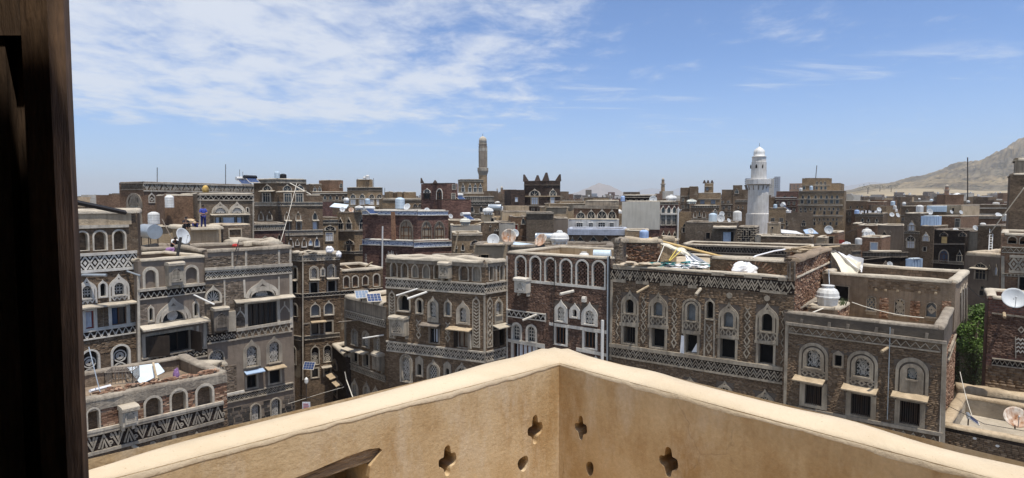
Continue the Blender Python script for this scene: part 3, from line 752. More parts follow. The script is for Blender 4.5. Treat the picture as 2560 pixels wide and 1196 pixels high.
 def strip(s, F, pts, w, mat='plaster_grey', d=0.04, name='plaster_band'):
  mb = MB(); q = [F.uv(*p) for p in pts]; ribbon(mb, F, q, F.sc(pts[0][0], pts[0][1], w), -0.005, d); return s.part(mb, name, mat)
 def spout(s, F, x, y, length=1.1, dx=-0.3, dz=-0.25, r=0.06, mat='pipe_white'):
  u, v = F.uv(x, y); d = (F.n + F.ud * dx + Vector((0, 0, dz))).normalized(); a = F.p(u, v, 0.01); mb = MB(); mb.tube([a, a + d * length], r, 7); return s.part(mb, 'water_spout', mat)
 def oriel(s, F, x1, y1, x2, y2, out=0.5, mat='plaster_grey', cap='mud_coping', trac='pierced', pane='dark_room'):
  xm, ym = (x1 + x2) / 2, (y1 + y2) / 2; u0, u1 = F.u(x1, ym), F.u(x2, ym); v0, v1 = F.v(xm, y2), F.v(xm, y1)
  mb = MB(); fbox(mb, F, u0, v0, u1, v1, 0, out); o = s.part(mb, 'oriel', mat); F.cover.append((u0, v0, u1, v1))
  m2 = MB(); lump(m2, [F.p(u0 - .04, v1 + .01, out / 2), F.p(u1 + .04, v1 + .01, out / 2)], out + 0.16, 0.14, 0.25, .3, 1.0, 0.05); s.part(m2, 'oriel_cap', cap, o)
  G = Face(F.p(0, 0, out), F.p(F.L, 0, out), F.zt, F.zb); w = u1 - u0; H = v1 - v0
  I = Arch((u0 + u1) / 2, w * .27, v0 + H * .22, v1 - H * .2, 'round'); O = Arch((u0 + u1) / 2, w * .37, v0 + H * .16, v1 - H * .08, 'ogee')
  m3 = MB(); ring(m3, G, O.pts(), I.pts(), 0.05, 0.0); s.part(m3, 'screen_surround', mat, o)
  m4 = MB(); plate(m4, G, I.pts(), 0.006); s.part(m4, 'pane', pane, o); s.tracery(G, I, trac, o, mat, 0.035, 0.13)
  for q in (u0 + .04, u1 - .14): m5 = MB(); m5.obox(F.p(q, v0 - .22, 0), F.ud * .1, F.n * (out * .5), (0, 0, .22)); s.part(m5, 'corbel', mat, o)
  return o
 # shallow blind niche of the roof arcade
 def niche(s, F, x, yt, yb, w, shape='round', mat='plaster_grey', back='brick_brown', iw=0.72, depth=0.16, proud=0.04, foot=0.0, name='niche', top=None):
  if F.built: depth = 0.0; proud += .08
  ym = (yt + yb) / 2; u = F.u(x, ym); h = F.sc(x, ym, w) / 2; vt = F.v(x, yt); vb = F.v(x, yb); mb = MB()
  I = Arch(u, h * iw, vb + 0.02 + foot * (vt - vb), vt - h * (1 - iw) * (1.3 if top is None else top), shape); ring(mb, F, Arch(u, h, vb, vt, shape).pts(), I.pts(), proud, -depth)
  w_ = s.part(mb, name, mat); s.hole_arch(F, I); F.cover.append((u - h, vb, u + h, vt - .25 * h)); m2 = MB()
  q = [(I.u - I.hw - .02, I.vb - .02), (I.u + I.hw + .02, I.vb - .02), (I.u + I.hw + .02, I.vt + .02), (I.u - I.hw - .02, I.vt + .02)]
  m2.quad(*[F.p(a, b, -depth + .01) for a, b in q], uv=q); s.part(m2, 'niche_back', back, w_); return w_, I
 # real brick courses laid on a wall; the nearest ones are objects of their own
 def bricks(s, F, mat, vlo, vhi=None, bl=0.21, bh=0.072, single_n=120, lo_u=0.0, hi_u=None, gap=0.012, proud=0.016, seed=1, name='brick', rough=0.5, miss=0.0, maxn=9000):
  r = random.Random(seed); vhi = vhi if vhi is not None else F.zt - 0.02; hi_u = hi_u if hi_u is not None else F.L; recs = []
  nrow = int((vhi - vlo) / bh)
  block = [(a, b, c, d) for a, b, c, d in F.cover] + [(h[0], h[1], h[2], h[3]) for h in F.holes]
  for j in range(nrow):
   v = vlo + j * bh; off = (j % 2) * bl * .5 + r.uniform(-.03, .03); u = lo_u - off; act = [q for q in block if q[1] < v + bh * .6 and q[3] > v + bh * .4]
   while u < hi_u:
    l = bl * r.uniform(.85, 1.12); a, b = max(lo_u, u) + gap / 2, min(hi_u, u + l) - gap / 2; u += l
    if b - a < .04 or r.random() < miss: continue
    c = (a + b) / 2; bad = False
    for q in act:
     if q[0] < c < q[2]: bad = True; break
     if q[0] < b <= q[2]: b = q[0]
     if q[0] <= a < q[2]: a = q[2]
    if bad or b - a < .04: continue
    recs.append((a, b, v + gap / 2 + r.uniform(-.004, .004), bh - gap, proud * (1 + r.uniform(-rough, rough))))
  if not recs: return
  C = Vector((0, 0, ZC)); recs.sort(key=lambda q: (F.p(q[0], q[2]) - C).length * r.uniform(.75, 1.25))
  mesh = None; half = recs[:single_n]; rest = recs[single_n:single_n + maxn]
  if half:
   me = BRICKMESH.get(mat)
   if me is None:
    m = MB(); m.box(-.5, -1, 0, .5, 0, 1); me = BRICKMESH[mat] = m.mesh('brick', mat)
   ang = math.atan2(F.ud.y, F.ud.x); off = origin(s.root)
   for a, b, v, hh, d in half:
    o = bpy.data.objects.new(name, me); COL.objects.link(o); o.parent = s.root; o.location = F.p((a + b) / 2, v, 0) - off; o.rotation_euler = (0, 0, ang); o.scale = (b - a, d, hh)
  if rest:
   arr = np.array(rest); a, b, v, hh, d = arr.T; n = len(arr); O = np.array(F.O - origin(s.root)); O[2] = -origin(s.root).z; U = np.array(F.ud); Nn = np.array(F.n); V = np.zeros((n, 8, 3))
   k = 0
   for dd in (np.zeros(n), d):
    for uu, zz in ((a, v), (b, v), (b, v + hh), (a, v + hh)):
     V[:, k] = O + uu[:, None] * U + dd[:, None] * Nn; V[:, k, 2] += zz; k += 1
   fq = np.array([(4, 5, 6, 7), (0, 1, 5, 4), (1, 2, 6, 5), (2, 3, 7, 6), (3, 0, 4, 7)]); Fc = (np.arange(n)[:, None, None] * 8 + fq[None]).reshape(-1, 4)
   me = bpy.data.meshes.new('brick_courses'); me.vertices.add(n * 8); me.vertices.foreach_set('co', V.ravel()); me.loops.add(Fc.size); me.loops.foreach_set('vertex_index', Fc.ravel())
   me.polygons.add(len(Fc)); me.polygons.foreach_set('loop_start', np.arange(0, Fc.size, 4)); me.update(calc_edges=True); me.materials.append(MATS[mat])
   o = bpy.data.objects.new('brick_courses', me); COL.objects.link(o); o.parent = s.root; stuff(o)
BRICKMESH = {}
def fc(x1, x2, Y1, Y2, top, zb=0.0):  # facade plan from picture columns and depths, top edge through a picture point
 A = P(x1, 600, Y1); B = P(x2, 600, Y2); F = Face(A, B, 10, zb); F.zt = F.v(*top); return F
def nxt(F, x2, Y2, top=None):
 B = P(x2, 600, Y2); G = Face(F.B, B, F.zt, F.zb)
 if top: G.zt = G.v(*top)
 return G
# ---------------------------------------------------------------- the ground
def build_ground():
 mb = MB(); xs = [-9000, -4000, -1800, -900] + list(range(-600, 1601, 50)) + [2500, 4500, 9000]; ys = [-40, -10, 20, 60] + list(range(100, 1001, 50)) + [1400, 2200, 4000, 9000, 16500]
 idx = {}
 for j, y in enumerate(ys):
  for i, x in enumerate(xs): idx[i, j] = len(mb.v); mb.v.append((x, y, ground_z(x, y)))
 for j in range(len(ys) - 1):
  for i in range(len(xs) - 1): mb.f.append((idx[i, j], idx[i + 1, j], idx[i + 1, j + 1], idx[i, j + 1])); mb.uv += [(0, 0)] * 4
 structure(mb.build('ground', 'ground_earth'))
def ground_z(x, y):
 if y < 100: return 0.0
 return min(1.0, (y - 100) / 800) ** 1.0 * (11 + 5 * max(0, min(1, (x + 100) / 500)))
build_ground()

# ---------------------------------------------------------------- viewing room and its terrace parapet
def build_near():
 zt = ZC - 1.25; zf = ZC - 2.75
 oc = Pz(1385, 866, zt); oc.z = 0; ic = Pz(1398, 905, zt); ic.z = 0
 lo = Pz(218, 1163, zt); lo.z = 0; ro = Pz(2560, 1163, zt); ro.z = 0
 li = Pz(700, 1084, zt); li.z = 0; ri = Pz(2300, 1143, zt); ri.z = 0
 dl = (lo - oc).normalized(); dr = (ro - oc).normalized(); dli = (li - ic).normalized(); dri = (ri - ic).normalized()
 root = thing('parapet_wall', 'ochre plastered terrace parapet meeting in a corner, pierced by small cross openings', 'parapet', (oc.x, oc.y, zf))
 Z = Vector((0, 0, 1)); LEN = 6.5
 def chaikin(p, k=2):
  for _ in range(k):
   q = []
   for i in range(len(p)):
    a, b = p[i], p[(i + 1) % len(p)]; q += [(a[0] * .75 + b[0] * .25, a[1] * .75 + b[1] * .25), (a[0] * .25 + b[0] * .75, a[1] * .25 + b[1] * .75)]
   p = q
  return p
 cross = [(-.42, .3), (-.42, .6), (-.3, 1), (.26, 1.05), (.40, .5), (.42, .42), (.95, .42), (1.08, -.1), (.9, -.42), (.5, -.46), (.36, -.6), (.3, -1.02), (-.2, -1.08), (-.42, -.6), (-.5, -.42), (-1.0, -.3), (-1.06, .18), (-.8, .3)]
 drop = [(-.7, .8), (.6, 1), (.9, .2), (.55, -.7), (.1, -1), (-.6, -.5), (-.9, .2)]
 out = [(-1, 0), (-.6, .8), (.3, 1), (.8, .8), (1, .2), (.7, -.6), (.2, -1), (-.4, -.9)]
 def wall(i0, di, o0, do, sgn, holes, lintel):
  F = Face(i0 + di * LEN, i0, zt, zf) if sgn < 0 else Face(i0, i0 + di * LEN, zt, zf)
  hs = []
  for x, y, w, h, sh in holes:
   u, v = F.uv(x, y); k = F.sc(x, y, w) / 2; kv = abs(F.v(x, y - h / 2) - F.v(x, y + h / 2)) / 2
   hs.append(chaikin([(u + a * k, v + b * kv) for a, b in sh], 2))
  if lintel: hs.append(lintel(F))
  outer = [(0, zf), (F.L, zf), (F.L, zt - .01), (0, zt - .01)]
  polys = [[Vector((u, v, 0)) for u, v in outer]] + [[Vector((u, v, 0)) for u, v in h] for h in hs]
  tris = tessellate_polygon(polys); flat = [q for pl in polys for q in pl]
  mb = MB(); T = (i0 - o0).dot(F.n)
  tk = 0.33
  for d in (0.0, -tk):
   if d: mb.quad(*[F.p(u, v, d) for u, v in outer]); continue  # unseen outer face kept whole, added to keep light out of the openings
   base = len(mb.v); mb.v += [tuple(F.p(q.x, q.y, d)) for q in flat]
   for t in tris: mb.f.append(tuple(base + k for k in t)); mb.uv += [(0, 0)] * 3
  for h in hs:
   n = len(h)
   for i in range(n): a, b = h[i], h[(i + 1) % n]; mb.quad(F.p(*a, 0), F.p(*b, 0), F.p(*b, -tk), F.p(*a, -tk))
  mb.build('wall_face', 'parapet_plaster', root); return F
 def lint(F):                      # splayed opening under a timber lintel, lower left
  return chaikin([F.uv(*p) for p in ((962, 1118), (938, 1150), (921, 1172), (930, 1260), (300, 1420), (330, 1330), (560, 1257), (740, 1196), (905, 1126))], 1)
 Fl = wall(ic, dli, oc, dl, -1, [(1338, 1074, 36, 70, cross), (1119, 1152, 43, 74, cross), (1308, 1161, 32, 42, drop)], lint)
 Fr = wall(ic, dri, oc, dr, 1, [(1452, 1070, 30, 58, cross), (1671, 1155, 46, 72, cross), (1474, 1172, 21, 38, out)], None)
 m = MB(); bk = [Fl.p(*Fl.uv(*p), -.31) for p in ((1000, 1080), (1000, 1420), (250, 1520), (250, 1250))]; m.poly(bk); m.build('recess', 'parapet_plaster', root)
 m = MB()
 a = [Fl.uv(*p) for p in ((966, 1112), (960, 1134), (925, 1158), (862, 1180), (720, 1232), (480, 1318), (480, 1262), (735, 1184), (905, 1124))]
 pl = [Fl.p(u, v, -0.02) for u, v in a]; pb = [Fl.p(u, v, -0.30) for u, v in a]
 m.poly(pl); n = len(pl)
 for i in range(n): m.quad(pl[i], pl[(i + 1) % n], pb[(i + 1) % n], pb[i])
 m.poly(pb); m.build('lintel', 'lintel_wood', root)
 # outer skin and lumpy coping
 mo = MB()
 for o0, do in ((oc, dl), (oc, dr)): pass
 oc2 = oc; A = oc + dl * LEN; B = oc + dr * LEN
 tops = []
 def edge(p, q, k): return [p.lerp(q, i / k) for i in range(k + 1)]
 K = 80; cm = MB()
 for (o0, o1, i0, i1, sd) in ((A, oc, ic + dli * LEN, ic, 0), (oc, B, ic, ic + dri * LEN, 7)):
  eo, ei = edge(o0, o1, K), edge(i0, i1, K); rows = []
  for k in range(K + 1):
   po, pi_ = eo[k], ei[k]; g = 0.0 if (po - oc).length < .12 else 1.0
   side = (po - pi_).normalized()
   w1 = nz(po.x * 2.3, po.y * 2.3, sd) * .038; w2 = nz(pi_.x * 1.6, pi_.y * 1.6, sd + 3) * .022; w3 = nz(po.x * 6, po.y * 6, sd + 9) * .014
   h1 = nz(po.x * 1.6, po.y * 1.6, sd + 5) * .032
   e1 = nz(pi_.x * 7, pi_.y * 7, 3) * .018; rows.append([po + side * (.0) + Z * (zt - .25), po + side * (w1 + w3) * g + Z * (zt - .035), po - side * .04 + side * w1 * g + Z * (zt + h1 * g), po.lerp(pi_, .5) + Z * (zt + .012 + h1 * .6 * g + w3), pi_ + side * (.045 + w2) + Z * (zt + .002 + h1 * .4 * g), pi_ - side * .004 + Z * (zt - .016 + e1 * .4), pi_ - side * .0035 + Z * (zt - .042 + e1 + w2 * .8)])
  base = len(cm.v)
  for r_ in rows: cm.v += [tuple(q) for q in r_]
  for k in range(K):
   for j in range(6): a0 = base + k * 7 + j; cm.f.append((a0, a0 + 7, a0 + 8, a0 + 1)); cm.uv += [(0, 0)] * 4
 cm.build('coping', 'parapet_coping', root, True)
 # house under the terrace and the terrace floor
 hb = MB(); hb.poly([Vector((q.x, q.y, zf)) for q in (ic, ic + dri * LEN, Vector((6, -4, 0)), Vector((-6, -4, 0)), ic + dli * LEN)])
 structure(hb.build('terrace_floor', 'parapet_plaster'))
 hw = MB()
 for p, q in ((A, oc), (oc, B)): hw.quad(p + Z * 0, q + Z * 0, q + Z * (zf - .01), p + Z * (zf - .01))
 hw.build('lower_wall', 'mud_plaster', root)
 # room behind the camera
 rm = MB(); x0, x1, y0, y1, z0, z1 = -1.6, 2.3, -3.6, 0.30, zf + 0.35, ZC + 1.35
 rm.quad((x0, y0, z0), (x1, y0, z0), (x1, y0, z1), (x0, y0, z1)); rm.quad((x0, y0, z0), (x0, y1, z0), (x0, y1, z1), (x0, y0, z1)); rm.quad((x1, y0, z0), (x1, y1, z0), (x1, y1, z1), (x1, y0, z1))
 rm.quad((x0, y0, z1), (x1, y0, z1), (x1, y1, z1), (x0, y1, z1)); rm.quad((x0, y0, z0), (x1, y0, z0), (x1, y1, z0), (x0, y1, z0))
 rm.box(x0 - .3, y1 - .02, z0, -0.62, y1 + .25, z1); rm.box(1.05, y1 - .02, z0, x1 + .3, y1 + .25, z1)
 structure(rm.build('room_shell', 'plaster_aged'))
 # timber casement leaf at the left edge of the view
 wf = thing('window_frame', 'dark weathered timber window frame filling the left edge of the view', 'window frame', (-0.55, 0.56, z0))
 def xe(y, Y): return P(204, y, Y).x if False else ((204 + (218 - 204) * y / 1196) - CX) / FPX * Y * 1.0
 Y0 = 0.56; mb = MB(); zt2, zb2 = ZC + 1.3, z0 + 0.02
 def xz(z): return -0.3898 + (ZC - z) * -0.0005 + (0.0055 if z < ZC else 0) * 0
 K = 40
 def post(nm, xa, xb, ya, yb, mat, wob, skew=0.012):
  m = MB(); rg = []
  for k in range(K + 1):
   z = zb2 + (zt2 - zb2) * k / K; s = skew * (ZC + .1 - z); w = nz(z * 5, xa * 9) * wob + nz(z * 19, xa * 5) * wob * .4
   base = len(m.v); m.v += [(xa + s, ya, z), (xb + s + w, ya, z), (xb + s + w + .006, ya + .012, z), (xb + s + w, yb, z), (xa + s, yb, z)]; rg.append(base)
  for a_, b_ in zip(rg[:-1], rg[1:]):
   for j in range(5): j2 = (j + 1) % 5; m.f.append((a_ + j, a_ + j2, b_ + j2, b_ + j)); m.uv += [(0, 0)] * 4
  return m.build(nm, mat, wf)
 xr = (152 - CX) / FPX * 0.56
 post('stile', xr - 0.024, xr, 0.555, 0.583, 'frame_wood_lit', .0014, .0)
 post('backing_board', xr - 0.5, xr - 0.0245, 0.575, 0.615, 'frame_wood', .0006, .0)
 m = MB(); m.box(xr - .5, .562, ZC + .148, xr - .030, .574, ZC + .45); m.build('panel', 'frame_wood', wf)
 m = MB(); m.box(xr - .5, .564, zb2 + .01, xr - .046, .574, ZC + .146); m.build('panel', 'frame_wood', wf)
 # thin black bar beyond it
def cracks(nt, p, col):
 w = nt.nodes.new('ShaderNodeVectorMath'); w.operation = 'MULTIPLY_ADD'; n = nt.nodes.new('ShaderNodeTexNoise'); n.inputs['Scale'].default_value = 4; n.inputs['Detail'].default_value = 5
 nt.links.new(p, n.inputs['Vector']); nt.links.new(n.outputs['Color'], w.inputs[0]); w.inputs[1].default_value = (.3, .3, .3); nt.links.new(p, w.inputs[2])
 v = nt.nodes.new('ShaderNodeTexVoronoi'); v.feature = 'DISTANCE_TO_EDGE'; v.inputs['Scale'].default_value = 1.1; nt.links.new(w.outputs[0], v.inputs['Vector'])
 f = ramp(nt, v.outputs['Distance'], [(0.0, (.6, .6, .6, 1)), (0.006, (0, 0, 0, 1))]); k = ramp(nt, nnoise(nt, p, 1.3, 3), [(.56, (0, 0, 0, 1)), (.68, (.7, .7, .7, 1))])
 return mixc(nt, mixc(nt, 1.0, f, k, 'MULTIPLY'), col, (.12, .075, .04, 1))
def near_mats():
 m = MATS['parapet_coping']; nt = m.node_tree; b = nt.nodes['Principled BSDF']; l = b.inputs['Base Color'].links[0].from_socket; g = nt.nodes.new('ShaderNodeNewGeometry').outputs['Position']
 l = mixc(nt, ramp(nt, nnoise(nt, g, 60, 2), [(.68, (0, 0, 0, 1)), (.72, (.5, .5, .5, 1))]), l, (.30, .20, .11, 1)); nt.links.new(cracks(nt, g, l), b.inputs['Base Color'])
 m, nt, b = new_mat('parapet_plaster'); p = wpos(nt)
 n1 = nnoise(nt, p, 1.6, 6, 0.6)
 col = ramp(nt, n1, [(0.3, (0.47, 0.335, 0.185, 1)), (0.5, (0.56, 0.42, 0.25, 1)), (0.72, (0.62, 0.49, 0.32, 1))])
 ns = nnoise(nt, p, 2.6, 7, 0.68, (1.5, 1.5, 0.55))
 col = mixc(nt, ramp(nt, ns, [(0.47, (0, 0, 0, 1)), (0.68, (0.7, 0.7, 0.7, 1))]), col, (0.37, 0.225, 0.095, 1))
 ns2 = nnoise(nt, p, 2.1, 7, 0.7, (1.6, 1.6, 0.6))
 col = mixc(nt, ramp(nt, ns2, [(0.50, (0, 0, 0, 1)), (0.66, (0.7, 0.7, 0.7, 1))]), col, (0.62, 0.52, 0.385, 1))
 nb = nnoise(nt, p, 34, 4, 0.7)
 col = mixc(nt, 1.0, col, ramp(nt, nb, [(0.3, (0.9, 0.89, 0.87, 1)), (0.7, (1.07, 1.07, 1.07, 1))]), 'MULTIPLY')
 col = cracks(nt, p, col)
 nt.links.new(col, b.inputs['Base Color']); b.inputs['Roughness'].default_value = 0.95; b.inputs['Specular IOR Level'].default_value = 0.1
 nw = nnoise(nt, p, 42, 6, 0.68); nl = nnoise(nt, p, 7, 5, 0.6, (1, 1, 1.3))
 ad = nt.nodes.new('ShaderNodeMath'); ad.operation = 'MULTIPLY_ADD'; nt.links.new(nl, ad.inputs[0]); ad.inputs[1].default_value = 1.3; nt.links.new(nw, ad.inputs[2])
 bumpn(nt, b, ad.outputs[0], 0.0045)
 m, nt, b = new_mat('lintel_wood'); p = wpos(nt)
 n = nnoise(nt, p, 6, 6, 0.65, (1.0, 1.0, 9.0))
 nt.links.new(ramp(nt, n, [(0.35, (0.10, 0.07, 0.045, 1)), (0.5, (0.26, 0.19, 0.125, 1)), (0.68, (0.40, 0.31, 0.215, 1))]), b.inputs['Base Color']); b.inputs['Roughness'].default_value = .9; bumpn(nt, b, n, .02)
 for nm_, kk in (('frame_wood', 1.0), ('frame_wood_lit', 1.9)):  # same timber twice; the brighter copy paints light onto the stile
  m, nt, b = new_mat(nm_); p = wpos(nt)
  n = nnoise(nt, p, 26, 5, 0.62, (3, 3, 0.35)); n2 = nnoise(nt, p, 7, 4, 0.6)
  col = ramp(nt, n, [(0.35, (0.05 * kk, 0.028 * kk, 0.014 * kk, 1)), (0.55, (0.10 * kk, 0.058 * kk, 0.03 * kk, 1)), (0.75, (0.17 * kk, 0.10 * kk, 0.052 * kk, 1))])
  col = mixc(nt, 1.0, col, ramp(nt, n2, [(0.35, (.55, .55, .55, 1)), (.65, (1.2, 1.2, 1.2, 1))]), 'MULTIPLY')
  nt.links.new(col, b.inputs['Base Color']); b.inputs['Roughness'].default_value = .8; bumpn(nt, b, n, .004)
near_mats(); build_near()

# ---------------------------------------------------------------- front row of tower houses, left to right
def h1():
 F = fc(120, 345, 30.6, 33.8, (280, 533)); H = House('tower_house', 'brown brick tower house with a white diamond band, beside the dark window frame', F)
 S = nxt(F, 352, 38)
 H.frieze(F, 120, 643, 341, 629, 43, 'diamond', 9, 'plaster_white')
 for x, yt, yb, w in ((250, 575, 627, 38), (298, 573, 625, 36), (206, 577, 628, 34)): H.niche(F, x, yt, yb, w, 'round', 'plaster_pale', 'brick_brown', .78, .3)
 H.strip(F, [(150, 569), (320, 565)], 11, 'plaster_pale', .10)
 H.awin(F, 297, 684, 752, 52, .46, 'ogee', 'round', 'plaster_white', 'hex', double=True, apron=.16, foot=.06)
 H.awin(F, 217, 694, 760, 50, .46, 'ogee', 'round', 'plaster_white', 'hex', double=True, apron=.16, foot=.06)
 H.awin(F, 257, 699, 745, 25, .55, 'ogee', 'round', 'plaster_white', None, 'dark_room', foot=.08)
 H.canopy(F, 195, 766, 345, 753, .45, .1, .07, 'mud_coping')
 H.rwin(F, 279, 768, 317, 812, 8, 'plaster_white', 'glass_dark', 'wood_window', 2, 0, label='open window with a dim patterned curtain', curtain='glass_blue', cur=(.05, .45))
 H.rwin(F, 214, 778, 235, 822, 8, 'plaster_white', 'glass_dark', 'wood_red', 1, 1, curtain='curtain')
 H.strip(F, [(258, 768), (258, 822)], 0.1); H.strip(F, [(200, 829), (345, 807)], 7, 'plaster_white', .06)
 H.frieze(F, 120, 842, 347, 811, 21, 'eyes', 12, 'plaster_white')
 for x, yt, yb in ((302, 860, 940), (226, 873, 955)):
  H.awin(F, x, yt, yb, 50, .78, 'round', 'round', 'plaster_white', 'twocirc', 'brick_dark', foot=.02, tm='plaster_white', sill=False)
 H.spout(F, 316, 678, .9, .5, -.3, .05, 'galvanised'); H.spout(F, 205, 688, 1.2, .9, -.02, .08, 'galvanised')
 H.block([F, S], 6, .7, 'brick_brown', cop='mud_coping', copw=.5, coph=.2)
 m = MB(); fbox(m, F, 0, F.zt - .62, F.L - .3, F.zt - .02, -.0, .03); H.part(m, 'mud_band', 'mud_plaster')
 H.bricks(F, 'brick_course_brown', 9.0, F.v(300, 628), single_n=110, lo_u=F.u(190, 800))
 return F
def h2():
 F = fc(343, 515, 33.2, 36.2, (430, 648)); H = House('tower_house', 'grey plastered tower house with a round rosette window above a wide shuttered opening', F)
 H.niche(F, 376, 667, 722, 40, 'round', 'plaster_pale', 'plaster_brown', .66, .14); H.niche(F, 478, 662, 710, 38, 'round', 'plaster_pale', 'plaster_brown', .74, .14)
 H.oriel(F, 413, 661, 451, 712, .45, 'plaster_grey')
 H.strip(F, [(343, 727), (515, 709)], 7, 'plaster_pale', .12)
 H.frieze(F, 343, 731, 515, 714, 18, 'zig', 12, 'plaster_pale', 'brick_dark', 1, ledge=(0, 1))
 H.spout(F, 483, 737, 1.3, .9, -.7, .05, 'pipe_white')
 H.awin(F, 433, 743, 803, 90, .62, 'ogee', 'round', 'plaster_pale', 'rose', foot=.02, double=True, sill=False)
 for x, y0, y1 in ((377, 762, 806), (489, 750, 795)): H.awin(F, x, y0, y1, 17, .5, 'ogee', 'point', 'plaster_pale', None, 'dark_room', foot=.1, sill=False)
 H.canopy(F, 348, 817, 516, 797, .5, .18, .09, 'mud_coping')
 H.rwin(F, 364, 833, 476, 884, 9, 'plaster_grey', 'dark_room', 'wood_dark', 4, 0, depth=.35, shutters=[(-1, .35), (1, 1.0)], label='wide dark window with its wooden shutters standing open')
 H.strip(F, [(493, 815), (493, 876)], 6, 'plaster_pale'); H.strip(F, [(512, 800), (512, 872)], 9, 'plaster_pale', .08)
 H.frieze(F, 345, 897, 517, 869, 24, 'lozenge', 9, 'plaster_grey')
 H.awin(F, 478, 908, 960, 40, .7, 'round', 'round', 'plaster_grey', None, 'plaster_brown', foot=.05, sill=False)
 H.strip(F, [(345, 690), (348, 1000)], 6, 'plaster_pale', .07)
 H.block([F], 5, .5, 'plaster_brown', cop='mud_coping', copw=.42, coph=.12)
 for lo, hi, a, b in ((758, 806, 346, 368), (750, 800, 500, 512)): H.bricks(F, 'brick_course_grey', F.v(a, hi), F.v(a, lo), single_n=60, lo_u=F.u(a, 780), hi_u=F.u(b, 780))
def h3():
 F = fc(511, 729, 36.0, 39.6, (600, 627)); H = House('tower_house', 'tall grey brown tower house with a barred dark window under a half rosette', F)
 for x in (580, 615, 697, 725): H.strip(F, [(x, 625), (x, 668)], 5, 'plaster_pale', .05)
 H.strip(F, [(511, 674), (729, 662)], 8, 'plaster_pale', .14)
 H.frieze(F, 511, 678, 729, 666, 19, 'zig', 17, 'plaster_pale', 'brick_dark', 2)
 H.awin(F, 656, 697, 742, 84, .68, 'ogee', 'round', 'plaster_pale', 'halfrose', double=True, foot=.02, sill=False)
 H.awin(F, 533, 712, 758, 44, .72, 'ogee', 'round', 'plaster_pale', 'halfrose', foot=.05)
 H.strip(F, [(610, 700), (612, 744)], 5, 'plaster_pale'); H.strip(F, [(696, 692), (697, 738)], 4, 'plaster_pale'); H.strip(F, [(560, 700), (562, 768)], 4, 'plaster_pale'); H.strip(F, [(726, 686), (728, 820)], 6, 'plaster_pale', .06)
 H.canopy(F, 585, 752, 732, 738, .4, .14, .06, 'mud_coping')
 H.rwin(F, 619, 757, 693, 815, 7, 'plaster_pale', 'glass_dark', 'wood_dark', 5, 1, 10, label='wide barred window with a black iron grille')
 for x, a, b in ((600, 768, 822), (711, 754, 806)): H.strip(F, [(x - 12, a + 28), (x - 10, a + 22), (x, a + 10), (x, a)], 3, 'plaster_pale'); H.strip(F, [(x + 12, a + 26), (x + 10, a + 20), (x, a + 9)], 3, 'plaster_pale')
 H.strip(F, [(590, 826), (729, 803)], 7, 'plaster_pale', .09)
 H.oriel(F, 528, 772, 565, 824, .5, 'plaster_aged', 'mud_coping', 'pierced')
 m = MB(); fbox(m, F, F.u(566, 800), F.v(575, 828), F.u(587, 800), F.v(575, 778), 0, .2); H.part(m, 'buttress', 'plaster_grey')
 H.frieze(F, 513, 838, 590, 826, 23, 'lozenge', 6, 'plaster_grey', ledge=(0, 1)); H.frieze(F, 590.5, 827, 729, 806, 22, 'eyes', 9, 'plaster_grey', 'brick_brown', ledge=(0, 1))
 H.awin(F, 629, 847, 918, 44, .58, 'ogee', 'round', 'plaster_grey', 'floral', foot=.03); H.awin(F, 685, 838, 908, 40, .6, 'ogee', 'round', 'plaster_grey', 'floral', foot=.03)
 H.awin(F, 541, 874, 930, 42, .84, 'round', 'round', 'plaster_grey', 'floral', foot=.02)
 H.canopy(F, 610, 931, 657, 923, .4, .1, .05, 'blue_sheet'); H.canopy(F, 662, 921, 710, 911, .5, .1, .05, 'wood_pale')
 H.rwin(F, 617, 938, 641, 970, 5, 'plaster_grey', 'dark_room', 'wood_dark', 2, 0); H.rwin(F, 674, 926, 700, 958, 5, 'plaster_grey', 'dark_room', 'wood_dark', 1, 0)
 H.strip(F, [(556, 990), (610, 979)], 7, 'plaster_white', .10)
 H.frieze(F, 520, 998, 732, 958, 17, 'zig', 18, 'plaster_grey', 'brick_dark', 2)
 H.awin(F, 639, 1008, 1062, 28, .78, 'round', 'round', 'plaster_grey', 'rings', foot=.02); H.awin(F, 689, 994, 1050, 28, .78, 'round', 'round', 'plaster_grey', 'rings', foot=.02)
 H.block([F], 6, .8, 'plaster_brown', cop='mud_grey', copw=.45, coph=.18)
 H.bricks(F, 'stone_course', F.v(640, 1110), F.v(640, 996), .46, .24, 130, gap=.075, proud=.03)
 H.bricks(F, 'brick_course_grey', F.v(600, 668), F.v(600, 638), single_n=90); H.bricks(F, 'brick_course_grey', F.v(600, 820), F.v(600, 700), single_n=0, hi_u=F.u(612, 750))
 H.bricks(F, 'brick_course_grey', F.v(580, 980), F.v(580, 912), single_n=40, lo_u=F.u(560, 950), hi_u=F.u(592, 950))
